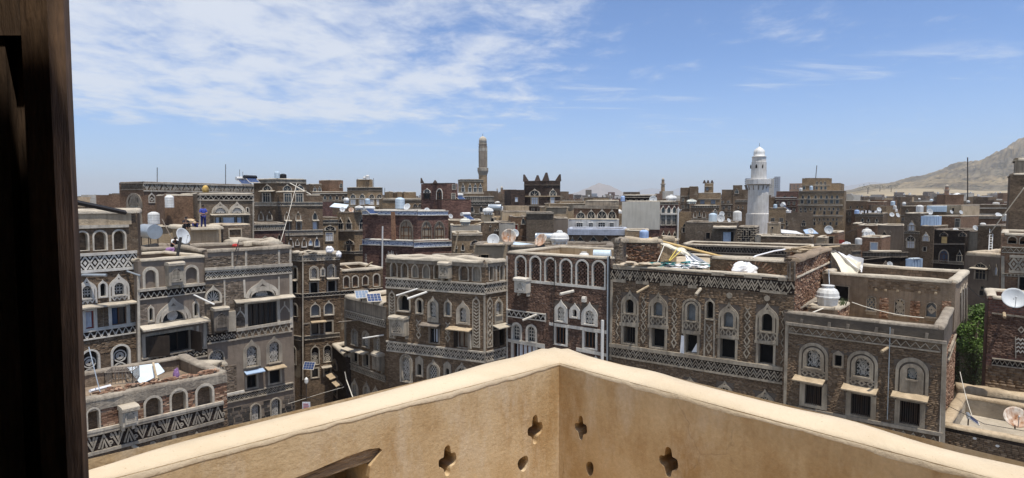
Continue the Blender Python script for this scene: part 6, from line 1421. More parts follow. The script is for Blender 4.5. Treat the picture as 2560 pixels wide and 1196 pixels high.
 mh('dark brick house with large arched windows, one amber', 2335, None, 2412, 576, 58, [('h', 579, 592, [2360, 2407], 22, 'plaster_brown'), ('r', 588, 610, [2361], 20, 'brick_dark', 'wood_yellow'), ('l', 611, 615, 'plaster_aged'), ('b', 624, 656, [2360], 26, 'plaster_grey', 'glass_blue'), ('a', 625, 655, [2399], 15, 'plaster_grey'), ('f', 653, 660, 'lattice', (18,), 'plaster_grey'), ('h', 670, 700, [2358, 2398], 22, 'plaster_grey')], 'brick_dark', .6, .1, .2, depth=5)
 mh('blank brown house wall with a white ladder leaning on it', 2444, None, 2502, 565, 56, [('l', 565, 567)], B, .6, .0, .2, depth=5, more=[dict(at=(2412, None, 2446, 580, 57), mat='mud_grey')])
 mh('grey plastered house with a wide dark window under a fan arch, rubble on its roof', 2414, None, 2512, 641, 50, [('h', 656, 672, [2452], 34, 'plaster_grey'), ('c', 671, 0, 2430, 2472, .5), ('m', 674, 700, [2452], 33, 'plaster_grey'), ('A', 660, 690, [2491], 10, 'plaster_grey', 'curtain'), ('A', 662, 674, [2474], 5, 'plaster_grey'), ('A', 714, 724, [2457], 12, 'plaster_grey'), ('r', 726, 740, [2455], 15, 'plaster_grey')], 'plaster_brown', .6, .0, .2, depth=5, cop='rubble', coph=.3)
 mh('low brown house with striped ledges in front of the dome', 2410, None, 2522, 512, 110, [('l', 521, 524), ('l', 536, 539)], B, .6, .0, .3, more=[dict(at=(2405, None, 2512, 541, 80), mat=WM, rows=[('l', 545, 551, 'plaster_aged')])])
 mh('ruined tan shed house with a leaning pale sheet wall', 2312, None, 2400, 514, 92, [('r', 520, 530, [2383], 7, 'mud_plaster', 'dark_room')], 'mud_plaster', .6, .0, .3)
 mh('brown house with an arched window, left of the tall white roof tank', 2250, None, 2295, 516, 100, [('a', 522, 536, [2268], 10, 'plaster_grey')], B, .6, .0, .2)
mid_left(); mid_right()
brick_geo('town_mix', [(0, (.10, .08, .068, 1)), (.35, (.19, .15, .12, 1)), (.7, (.27, .225, .18, 1)), (.9, (.42, .39, .35, 1)), (1, (.5, .48, .46, 1))], .1)
surf('minaret_brick', (.20, .15, .115), (.30, .25, .20), .9, 1.1, .35, 0, 0)
# ---------------------------------------------------------------- minarets
def minaret(label, x, yb, Y, secs, mat, deco=None, n=16):
 """secs: (name, [(half width px, y px) ...], material)"""
 b = P(x, yb, Y); b.z = ground_z(0, Y); t = thing('minaret', label, 'minaret', b); k = mpp(Y)
 for nm, prof, mt, sm in secs:
  m = MB(); m.lathe([(w * k, P(x, y, Y).z) for w, y in prof], (b.x, b.y, 0), n); m.build(nm, mt, t, sm)
 return t
def far_things():
 t = minaret('tall slender brown brick minaret with a pale ribbed cap', 1207.5, 520, 165, [('shaft', [(11, 540), (10.5, 438)], 'brick_tan', False), ('balcony', [(10, 440), (13, 430), (13.5, 428), (13.5, 420), (11, 419.5)], 'plaster_grey', False), ('upper_shaft', [(10.3, 420), (10, 362)], 'minaret_brick', False), ('cornice', [(10.6, 362), (10.6, 360)], 'plaster_grey', False), ('cap', [(9.8, 360), (9.6, 350), (8, 345.5), (4.5, 342.6), (.4, 341)], 'plaster_pale', True), ('finial', [(.5, 341), (.4, 335)], 'iron', False)], 'x')
 k = mpp(165); c = P(1207.5, 400, 165)
 for i in range(16):
  a = (i + .5) * math.pi / 8; m = MB(); q = Vector((c.x + math.cos(a) * 10.1 * k, c.y + math.sin(a) * 10.1 * k, 0)); z0, z1 = P(0, 417, 165).z, P(0, 366, 165).z
  m.tube([q + Vector((0, 0, z0)), q + Vector((0, 0, z1))], .10, 5); m.build('rib', 'plaster_grey', t)
 for i in range(8):
  a = i * math.pi / 4 + .2; m = MB(); q = Vector((c.x + math.cos(a) * 10.25 * k, c.y + math.sin(a) * 10.25 * k, P(0, 378, 165).z)); d = Vector((-math.sin(a), math.cos(a), 0)) * .28; m.poly([q - d, q + d, q + d + Vector((0, 0, .6)), q + Vector((0, 0, 1.0)), q - d + Vector((0, 0, .6))]); m.build('opening', 'plaster_white', t)
 Y = 118; t = minaret('stout whitewashed minaret with an onion dome and a bracketed gallery', 1893, 600, Y, [('base', [(28, 640), (28, 535), (25.5, 534)], 'whitewash', False), ('shaft', [(25, 536), (24, 470), (24.5, 464)], 'whitewash', False), ('gallery', [(24, 463), (29.5, 461), (29.5, 449), (28, 448.5), (17, 449)], 'whitewash', False), ('upper_shaft', [(18.5, 450), (17.5, 405), (16.5, 404), (16.5, 394), (18, 393)], 'whitewash', False), ('dome', [(16, 393), (15.5, 391), (13, 390), (13.4, 384), (12.4, 377), (8, 372), (3, 369), (.5, 367)], 'tank_white', True), ('finial', [(.5, 368), (.35, 358)], 'iron', False)], 'x', 20)
 k = mpp(Y); c = P(1893, 420, Y)
 for a in (-2.05, -1.2, -2.9, -.35, 1, 2):
  m = MB(); q = Vector((c.x + math.cos(a) * 18.0 * k, c.y + math.sin(a) * 18.0 * k, P(0, 422, Y).z)); d = Vector((-math.sin(a), math.cos(a), 0)) * .16; r_ = Vector((math.cos(a), math.sin(a), 0)) * .06; m.poly([p + r_ for p in (q - d, q + d, q + d + Vector((0, 0, .5)), q + Vector((0, 0, .8)), q - d + Vector((0, 0, .5)))]); m.build('opening', 'dark_room', t)
 for i in range(14):
  a = i * 2 * math.pi / 14; u = Vector((math.cos(a), math.sin(a), 0)); o = Vector((c.x, c.y, 0)); m = MB(); m.tube([o + u * 24.2 * k + Vector((0, 0, P(0, 475, Y).z)), o + u * 28.6 * k + Vector((0, 0, P(0, 463, Y).z))], .09, 5); m.build('bracket', 'wood_grey', t)
 for lab, x, yt, yb, w, Y, mt in (('far tan minaret with a pale domed top, just left of the dark horned belvedere', 1254.5, 466, 505, 4.2, 420, 'brick_tan'), ('thin grey far minaret beside the domed far one', 1243, 470, 505, 2, 460, 'plaster_grey'), ('brown far minaret on a stepped base above the blank cement wall', 1657, 445, 490, 5, 330, 'brick_tan'), ('tan far minaret beside a white mosque dome under the hillside', 2366, 462, 500, 5.2, 420, 'brick_orange')):
  H_ = yb - yt; minaret(lab, x, yb, Y, [('base', [(w * 1.7, yb + 12), (w * 1.7, yb - H_ * .25)], mt, False), ('shaft', [(w, yb - H_ * .25), (w * .9, yt + H_ * .36)], mt, False), ('balcony', [(w * 1.25, yt + H_ * .38), (w * 1.25, yt + H_ * .33)], 'plaster_grey', False), ('upper_shaft', [(w * .75, yt + H_ * .33), (w * .7, yt + H_ * .16)], mt, False), ('cap', [(w * .78, yt + H_ * .16), (w * .6, yt + H_ * .05), (.2, yt)], 'plaster_pale', True)], mt, None, 10)
 Y = 400; b = P(2392, 505, Y); m = MB(); k = mpp(Y); m.lathe([(15 * k, P(0, 503, Y).z), (14.6 * k, P(0, 497, Y).z), (12 * k, P(0, 490, Y).z), (7 * k, P(0, 485, Y).z), (.2, P(0, 482.5, Y).z)], (b.x, b.y, 0), 18); single(m, 'dome', 'tank_white', 'white mosque dome shining in the far town below the hillside', 'dome', None, True)
 # far slab towers
 for lab, x0, x1, yt, yb, Y, mt in (('far pale blue office tower right of the white minaret', 1932, 1946, 442, 475, 900, 'concrete_blue'), ('far grey office tower behind the white minaret gallery', 1919, 1931, 447, 475, 880, 'concrete'), ('far slab tower left of the white minaret', 1860, 1876, 446, 472, 860, 'concrete_blue'), ('far pinkish apartment block left of the tan palace', 1970, 2001, 459, 480, 640, 'brick_orange'), ('far dark pointed tower in front of the cone mountain', 1463, 1478, 475, 502, 700, 'brick_grey'), ('far square brown block right of the cone mountain', 1519, 1536, 481, 502, 650, 'brick_red'), ('far pale blue block below the cone mountain', 1478, 1492, 484, 503, 800, 'concrete_blue')):
  H = mh(lab, x0, None, x1, yt, Y, [('r', yt + 3 + i * 4.4, yt + 5.2 + i * 4.4, [x0 + (x1 - x0) * q for q in (.2, .5, .8)], (x1 - x0) * .16, 'concrete') for i in range(int((yb - yt) / 4.4) - 1)], mt, .6, .0, .2, cop=None, name='office_tower', cat='building')
far_things()
# ---------------------------------------------------------------- hills
def ridge(name, pts, Y, mat, foot=496, dy=.22, seed=0, n=160, rough=1.0, lay=14):
 xs = [p[0] for p in pts]; mb = MB(); rows = []
 for j in range(lay + 1):
  f = j / lay; row = []
  for i in range(n + 1):
   x = xs[0] + (xs[-1] - xs[0]) * i / n
   for a, b in zip(pts[:-1], pts[1:]):
    if a[0] <= x <= b[0]: t = (x - a[0]) / (b[0] - a[0]); t = t * t * (3 - 2 * t) * .5 + t * .5; yr = a[1] + (b[1] - a[1]) * t
   up = min(1, f * 1.25) if f < .8 else 1 - (f - .8) * 1.6
   d = Y * (1 - dy + dy * f * 1.25); h = (HOR - yr) / FPX * Y; h0 = (HOR - foot) / FPX * Y
   X = (x - CX) / FPX * Y * (.86 + .14 * min(1, f * 1.25)) if False else (x - CX) / FPX * d
   e = up ** 1.15; g = nz(X / Y * 26 + seed, f * 4, 1) * .10 + nz(X / Y * 60 + seed, f * 9, 2) * .055 + nz(X / Y * 140, f * 22, 3) * .03
   z = ZC + h0 + (h - h0) * max(0, e + g * rough * (e * (1 - .75 * e) + .06))
   if j == 0: z = -3
   row.append((X, d, z))
  rows.append(row)
 for r_ in rows: mb.v += r_
 w = n + 1
 for j in range(lay):
  for i in range(n): a = j * w + i; mb.f.append((a, a + 1, a + w + 1, a + w)); mb.uv += [(0, 0)] * 4
 return structure(mb.build(name, mat))
def hill_mats():
 m, nt, b = new_mat('hill_earth'); p = wpos(nt); n1 = nnoise(nt, p, .014, 8, .72); n2 = nnoise(nt, p, .045, 6, .75, (1, 1, 2.5)); n3 = nnoise(nt, p, .003, 6, .65, (1, 1, 5))
 col = ramp(nt, n3, [(.4, (.24, .19, .12, 1)), (.58, (.15, .128, .095, 1))]); col = mixc(nt, 1.0, col, ramp(nt, n1, [(.38, (.42, .42, .43, 1)), (.6, (1.2, 1.18, 1.12, 1))]), 'MULTIPLY')
 col = mixc(nt, ramp(nt, n2, [(.55, (0, 0, 0, 1)), (.60, (.95, .95, .95, 1))]), col, (.045, .045, .03, 1))
 nt.links.new(col, b.inputs['Base Color']); b.inputs['Roughness'].default_value = 1; b.inputs['Specular IOR Level'].default_value = 0
 surf('mountain_rock', (.27, .215, .17), (.17, .135, .11), 1, .0022, .3, 0, 0); surf('mountain_far', (.22, .22, .22), None, 1, .0008, .2, 0, 0)
 surf('hill_low', (.33, .265, .165), (.22, .18, .115), 1, .004, .2, 0, 0)
hill_mats()
ridge('hillside', [(2040, 496), (2110, 478), (2180, 462), (2230, 455), (2290, 443), (2350, 425), (2400, 412), (2440, 405), (2480, 386), (2520, 364), (2560, 349), (2640, 332), (2760, 318), (2900, 330), (3200, 300), (3600, 380)], 2500, 'hill_earth', 496, .42, 2.0, 400, 5.0, 50)
ridge('hill', [(2080, 497), (2130, 485), (2200, 476), (2270, 471), (2360, 474), (2460, 478), (2700, 470), (3000, 490)], 1400, 'hill_low', 498, .3, 5, 100, .5)
ridge('cone_mountain', [(1340, 500), (1400, 492), (1440, 481), (1465, 471), (1482, 463), (1497, 456), (1508, 460), (1522, 464), (1540, 472), (1560, 482), (1590, 488), (1640, 499)], 8000, 'mountain_rock', 501, .16, 9, 120, 1.6)
ridge('far_mountain', [(1540, 500), (1585, 483), (1605, 474), (1625, 470), (1645, 472), (1668, 480), (1684, 474), (1702, 468), (1716, 474), (1750, 486), (1830, 500)], 13000, 'mountain_far', 501, .12, 4, 100, .8)
ridge('far_mountain_range', [(2040, 500), (2090, 470), (2130, 462), (2170, 455), (2215, 457), (2260, 456), (2330, 462), (2420, 480)], 9000, 'mountain_far', 501, .12, 7, 80, .6)
# ---------------------------------------------------------------- the rest of the old town
def town():
 r = random.Random(21); taken = []
 mats = ['brick_brown', 'brick_tan', 'brick_grey', 'brick_warm', 'plaster_brown', 'brick_red', 'mud_plaster', 'concrete']; bank = {}
 def variant(mt, i):
  if (mt, i) in bank: return bank[mt, i]
  q = random.Random(i * 7 + len(mt)); mb = MB(); w, d, h = 1, 1, 1
  mb.box(-.5, 0, 0, .5, 1, 1, True)
  if i % 3 != 2: x = q.uniform(-.45, .05); mb.box(x, .2, 1, x + q.uniform(.25, .4), .7, 1 + q.uniform(.12, .24), True)
  for x0, y0, x1, y1 in ((-.5, 0, .5, .035), (-.5, .965, .5, 1), (-.5, .035, -.465, .965), (.465, .035, .5, .965)): mb.box(x0, y0, 1, x1, y1, 1.05, True)
  mb.uv = [(a * 9, b * 12) for a, b in mb.uv]; bank[mt, i] = mb.mesh('house', mt); return bank[mt, i]
 names = {'brick_brown': 'brown brick', 'brick_tan': 'tan brick', 'brick_grey': 'grey brown brick', 'brick_warm': 'warm brown brick', 'plaster_brown': 'dull plastered', 'brick_red': 'dark red brick', 'mud_plaster': 'mud plastered', 'concrete': 'pale cement'}
 cnt = 0; used = set()
 q = MB(); q.lathe([(.55, 0), (.56, 1.1), (.3, 1.35), (.01, 1.4)], (0, 0, 0), 10); tankme = [q.mesh('water_tank', 'tank_white'), q.mesh('water_tank', 'tank_pale_blue')]
 wins = [tpl('m', 'plaster_pale', 'glass_dark'), tpl('a', 'plaster_grey', 'glass_dark')]
 for Y0, Y1, n, wmin in ((72, 108, 26, 7), (108, 165, 56, 8), (165, 260, 78, 8), (260, 430, 118, 9)):
  for i in range(n * 8):
   Y = r.uniform(Y0, Y1); px = r.uniform(190, 2580); w = r.uniform(wmin, wmin + 5); d = r.uniform(6, 9); X = (px - CX) / FPX * Y
   if any(abs(X - a) < (w + c) * .46 and abs(Y - b) < (d + e) * .42 for a, b, c, e in taken): continue
   if sum(1 for q in taken if Y0 <= q[1] <= Y1) >= n: break
   g = ground_z(X, Y); hw = w * .6 / Y * FPX; lo = 535 if Y < 108 else (516 if Y < 165 else (502 if Y < 260 else 496)); yt = r.uniform(lo, lo + 26 if Y < 165 else lo + 13)
   if Y > 165 and px < 900: yt += 6
   if Y > 165 and px > 1950: yt += 5
   if any(a < px + hw and b > px - hw and ((Yh > Y and yt < th + (60 if Y < 165 else 30)) or (Yh < Y and a < px - hw * .6 and b > px + hw * .6 and th < yt - 1)) for a, b, th, Yh, *_ in HAND): continue
   z = ZC + (HOR - yt) / FPX * Y; h = max(5, z - g); taken.append((X, Y, w, d)); mt = r.choices(mats, (22, 18, 13, 14, 6, 4, 12, 11))[0]
   o = bpy.data.objects.new('house', variant(mt, r.randrange(5))); COL.objects.link(o); o.location = (X, Y, g); o.scale = (w, d, h); yaw = r.uniform(-.5, .5); o.rotation_euler = (0, 0, yaw); cnt += 1
   lb = names[mt] + ' house small in the hazy far rooftops'
   if Y < 165:
    for q in sorted(HAND, key=lambda q: abs((q[0] + q[1]) / 2 - px) + abs(q[3] - Y) * 1.5):
     if len(q) < 5: continue
     wd = q[4].split()[:6]
     while wd[-1].strip(',') in ('a', 'the', 'with', 'in', 'of', 'and', 'under', 'beside', 'above', 'on', 'its', 'one', 'right', 'left', 'an', 'to', 'row', 'two', 'three', 'four', 'far', 'fine', 'small', 'round', 'twin', 'long', 'below', 'behind', 'single', 'rough', 'as', 'many', 'dark', 'white', 'broken', 'roof', 'cement', 'half', 'stacked', 'out', 'curtained', 'lattice', 'carved', 'grey', 'tall', 'where', 'front', 'fan', 'blue', 'square', 'crown', 'stepping', 'horned', 'crenellated'): wd.pop()
     side = 'behind' if q[3] < Y - 3 else ('just left of' if px < (q[0] + q[1]) / 2 else 'just right of'); lb = names[mt] + ' house ' + side + ' the ' + ' '.join(wd).strip(',')
     if lb not in used and len(wd) > 2: break
    used.add(lb); tl = 'white tank on the ' + lb.replace(' brown brick house', ' house', 1).replace(' red brick house', ' house', 1); tl = tl if len(tl.split()) < 17 else ' '.join(tl.split()[:13])
   tag(o, lb, 'house', names[mt] + (' houses of the middle distance' if Y < 165 else ' houses of the far old town'))
   if r.random() < .6:
    e = bpy.data.objects.new('water_tank', tankme[r.random() < .2]); COL.objects.link(e); e.location = (X + r.uniform(-.3, .3) * w, Y + r.uniform(1, 3), z + .02); tag(e, tl if Y < 165 else 'tiny white water tank in the far rooftops', 'water tank', 'tanks of the middle distance' if Y < 165 else 'tanks of the far old town')
   if Y < 330:
    ud = Vector((math.cos(yaw), math.sin(yaw), 0)); F = Face(Vector((X, Y, 0)) - ud * w / 2, Vector((X, Y, 0)) + ud * w / 2, z, g); k = r.randint(2, 4)
    for sidx in range(2 if Y < 200 else 1):
     for j in range(k):
      u = w * (j + .5) / k; a, b = wins[r.random() < .5]; zz = z - 2.3 - sidx * 3.2
      if zz < g + 1: continue
      c = bpy.data.objects.new('window', a); COL.objects.link(c); c.parent = o; q = F.p(u - .5, zz, 0.01) - Vector((X, Y, g)); c.matrix_parent_inverse = Matrix.Scale(1, 4)
      M = Matrix.Diagonal((w, d, h, 1)); Rz = Matrix.Rotation(yaw, 4, 'Z'); c.matrix_basis = (Rz @ M).inverted() @ (Matrix.Translation(q) @ Rz @ Matrix.Diagonal((1.0, 1, 1.6, 1)))
      e = bpy.data.objects.new('pane', b); COL.objects.link(e); e.parent = c
 # the far spread of the city: past counting
 mb = MB(); wm = MB(); tb = MB(); r = random.Random(5)
 for i in range(2300):
  Y = 430 * (2.6 ** r.random()); px = r.uniform(150, 2700); X = (px - CX) / FPX * Y; g = ground_z(X, Y); w, d = r.uniform(6, 14), r.uniform(6, 12); h = r.uniform(6, 11) if r.random() < .88 else r.uniform(11, 17)
  a = r.uniform(-.6, .6); ux = Vector((math.cos(a), math.sin(a), 0)); uy = Vector((-math.sin(a), math.cos(a), 0)); o = Vector((X, Y, g - 1)) - ux * w / 2
  mb.obox(o, ux * w, uy * d, (0, 0, h)); n = r.randint(2, 4)
  for k in range(n):
   for s in range(2): q = o + ux * (w * (k + .3) / n) - uy * .06 + Vector((0, 0, h - 2.4 - 3 * s)); wm.quad(q, q + ux * .9, q + ux * .9 + Vector((0, 0, 1.3)), q + Vector((0, 0, 1.3)))
  if r.random() < .4: q = o + ux * r.uniform(1, w - 2) + uy * 2 + Vector((0, 0, h)); tb.obox(q, ux * 1.4, uy * 1.4, (0, 0, 1.5))
 t = stuff(mb.build('distant_town', 'town_mix')); ORG[t.name] = Vector((0, 0, 0))
 stuff(wm.build('distant_windows', 'glass_dark', t)); stuff(tb.build('distant_tanks', 'tank_white', t))
 # scattered far trees
 for i, (x, y, w, Y) in enumerate(((2255, 497, 46, 520), (2300, 499, 34, 560), (2345, 494, 26, 500), (2170, 470, 40, 1250), (2200, 468, 30, 1260), (2228, 469, 30, 1240), (2420, 452, 16, 1500), (2478, 484, 14, 600), (1990, 478, 16, 560))): shrub('far_tree', P(x, y, Y), w * mpp(Y), w * mpp(Y) * .42, 'dark green far tree among pale houses below the hillside', 60, 'leaf_dark', 'far trees below the hillside')
def leafcloud(mb, c, rx, rz, n, size, r):
 for _ in range(n):
  while True:
   q = Vector((r.uniform(-1, 1), r.uniform(-1, 1), r.uniform(-1, 1)))
   if q.length < 1: break
  q = q * (.55 + .45 * r.random()) if q.length < .5 else q; p = c + Vector((q.x * rx, q.y * rx, q.z * rz)); s = size * r.uniform(.6, 1.3)
  a = Vector((r.gauss(0, 1), r.gauss(0, 1), r.gauss(0, .6))).normalized() * s; b = a.cross(Vector((r.gauss(0, 1), r.gauss(0, 1), r.gauss(0, 1)))).normalized() * s * .5
  mb.quad(p - a * .5, p + b * .5, p + a * .5, p - b * .5)
def shrub(name, c, w, h, label, n, mat, group=None):
 r = random.Random(int(c.x * 10)); t = thing(name, label, 'tree', Vector((c.x, c.y, c.z - h * .7)), group); m = MB()
 for _ in range(7): leafcloud(m, c + Vector((r.uniform(-.35, .35) * w, r.uniform(-.3, .3) * w, r.uniform(-.1, .35) * h)), w * .22, h * .35, n // 4, w * .06, r)
 o = m.build('crown', mat, t); m = MB(); m.tube([c - Vector((0, 0, h * .9)), c], w * .03, 5); m.build('trunk', 'bark', t)
town()
# ---------------------------------------------------------------- roof tanks, dishes and solar gear
def yawvec(a): return Vector((math.cos(a), math.sin(a), 0))
def tank(kind, x, yb, w, h, Y, mat, label, yaw=.3, legs=True):
 k = mpp(Y); c = P(x, yb, Y); W, H = w * k, h * k; t = thing('water_tank', label, 'water tank', c); m = MB(); z = Vector((0, 0, 1))
 if kind == 'v':
  pr = [(W * .47, 0)]
  for i in range(6): pr += [(W * .5, H * (.06 + i * .13)), (W * .5, H * (.13 + i * .13)), (W * .475, H * (.155 + i * .13))]
  pr += [(W * .48, H * .86), (W * .3, H * .95), (W * .2, H * .96)]; m.lathe(pr, c, 18); m.build('body', mat, t, False)
  m = MB(); m.lathe([(W * .22, H * .95), (W * .22, H), (.01, H * 1.01)], c, 12); m.build('lid', mat, t)
 elif kind == 'h':
  a = yawvec(yaw); r = H / 2 if H < W else W / 2; L = math.sqrt(max((W * 1.0) ** 2, (2.2 * r) ** 2)) ; q = c + z * r; fr = (a.cross(z), z, a)
  m.lathe([(.01, -L / 2), (r * .97, -L / 2 + .01), (r, -L / 2 + .05), (r, L / 2 - .05), (r * .97, L / 2 - .01), (.01, L / 2)], q, 20, fr=fr); m.build('body', mat, t, True)
  for s in (-1, 1): m = MB(); m.lathe([(r * 1.02, s * L * .5 - .05), (r * 1.03, s * L * .5 - .02), (r * .985, s * L * .5 + .02)], q, 20, fr=fr); m.build('rim', mat, t)
  if legs:
   for s in (-.35, .35):
    for g in (-.6, .6): m = MB(); p = c + a * (L * s) + a.cross(z) * (r * g); m.tube([p - z * r * 1.1, p + z * r * .4], .03, 4); m.build('leg', 'iron', t)
 elif kind == 'g':                 # two bolted bowls
  m.lathe([(W * .40, 0), (W * .41, .02), (W * .46, H * .40), (W * .48, H * .44)], c, 8); m.build('lower_bowl', mat, t)
  m = MB(); m.lathe([(W * .5, H * .44), (W * .5, H * .50), (W * .475, H * .52), (W * .46, H * .66), (W * .38, H * .80), (W * .25, H * .88), (W * .245, H * .96)], c, 16); m.build('upper_bowl', mat, t, False)
  m = MB(); m.lathe([(W * .28, H * .95), (W * .28, H * .99), (.01, H)], c, 12); m.build('lid', mat, t)
 else:                             # lying capsule on moulded feet
  a = yawvec(yaw); sd = a.cross(z); q = c + z * H * .5
  for nm, z0, z1 in (('lower_shell', -.32, 0.0), ('upper_shell', 0.0, .34)):
   m = MB(); n = 18; rings = []
   for e in range(7):
    f = e / 6; zz = (z0 + (z1 - z0) * f) * H; s = math.sqrt(max(.05, 1 - (abs(zz / H) / .40) ** 2.6)); s = s * (1.03 if abs(zz) < .01 else 1); base = len(m.v); rings.append(base)
    for g in range(n): tt = 2 * math.pi * g / n; m.v.append(tuple(q + a * (W * .5 * s * math.copysign(abs(math.cos(tt)) ** .8, math.cos(tt))) + sd * (H * .44 * s * math.copysign(abs(math.sin(tt)) ** .8, math.sin(tt))) + z * zz))
   for r0, r1 in zip(rings[:-1], rings[1:]):
    for g in range(n): m.f.append((r0 + g, r0 + (g + 1) % n, r1 + (g + 1) % n, r1 + g)); m.uv += [(0, 0)] * 4
   for r0 in (rings[0], rings[-1]): m.f.append(tuple(range(r0, r0 + n))); m.uv += [(0, 0)] * n
   m.build(nm, mat, t, True)
  m = MB(); m.lathe([(W * .17, H * .30), (W * .17, H * .44), (W * .13, H * .46), (W * .12, H * .5), (.01, H * .5)], q, 14); m.build('lid', mat, t)
  for s in (-.32, -.11, .11, .32):
   m = MB(); m.obox(c + a * (W * (s - .05)) - sd * H * .3, a * W * .1, sd * H * .6, z * H * .24); m.build('foot', mat, t)
 return t
def dish(x, y, d, Y, label, yaw=-1.3, el=.6, mat='dish_grey', mast=True, back=False):
 k = mpp(Y); c = P(x, y, Y); R_ = d * k / 2; t = thing('satellite_dish', label, 'satellite dish', c - Vector((0, 0, R_ * 1.2)))
 a = Vector((math.cos(yaw) * math.cos(el), math.sin(yaw) * math.cos(el), math.sin(el))); s = a.cross(Vector((0, 0, 1))).normalized(); u = s.cross(a); m = MB()
 m.lathe([(.01, -R_ * .26), (R_ * .3, -R_ * .235), (R_ * .6, -R_ * .16), (R_ * .85, -R_ * .065), (R_, 0), (R_ * 1.02, -.012), (R_ * .85, -R_ * .065 - .03), (R_ * .5, -R_ * .21 - .03), (.01, -R_ * .26 - .03)], c, 22, fr=(s, u, a)); m.build('reflector', mat, t, True)
 m = MB(); m.tube([c - u * R_ * .92, c + a * R_ * .62 - u * R_ * .15], max(.014, R_ * .02), 4); m.build('arm', 'galvanised', t)
 m = MB(); q = c + a * R_ * .62 - u * R_ * .15; m.tube([q - a * .05, q + a * .08], max(.03, R_ * .07), 6); m.build('receiver', 'dish_grey', t)
 if mast: m = MB(); b = c - a * R_ * .27; m.tube([b, Vector((b.x, b.y, c.z - R_ * 1.2))], max(.03, R_ * .05), 5); m.build('mast', 'iron', t)
 return t
def panel(x, y, w, Y, label, yaw=-.9, tilt=.55, asp=.62, pale=False, legs=True, nx=4, ny=3, name='solar_array'):
 k = mpp(Y); c = P(x, y, Y); W = w * k; a = yawvec(yaw); z = Vector((0, 0, 1)); s = a.cross(z); u = (z * math.sin(tilt) - a * math.cos(tilt)); n = s.cross(u); n = n if n.z > 0 else -n
 H = W * asp; t = thing(name, label, 'solar panel', c - z * H * .6); m = MB(); m.obox(c - s * W / 2 - u * H / 2, s * W, u * H, n * .035); m.build('frame', 'plaster_white', t)
 for i in range(nx):
  for j in range(ny): m = MB(); m.obox(c - s * W / 2 - u * H / 2 + s * W * (.03 + .94 * (i + .04) / nx) + u * H * (.04 + .92 * (j + .04) / ny) + n * .035, s * W * .94 * .92 / nx, u * H * .92 * .92 / ny, n * .006); m.build('cell', 'solar_pale' if pale else 'solar_cell', t)
 if legs: m = MB(); m.tube([c + u * H * .4, c + u * H * .4 - z * H * .8], .025, 4); m.build('leg', 'iron', t)
 return t
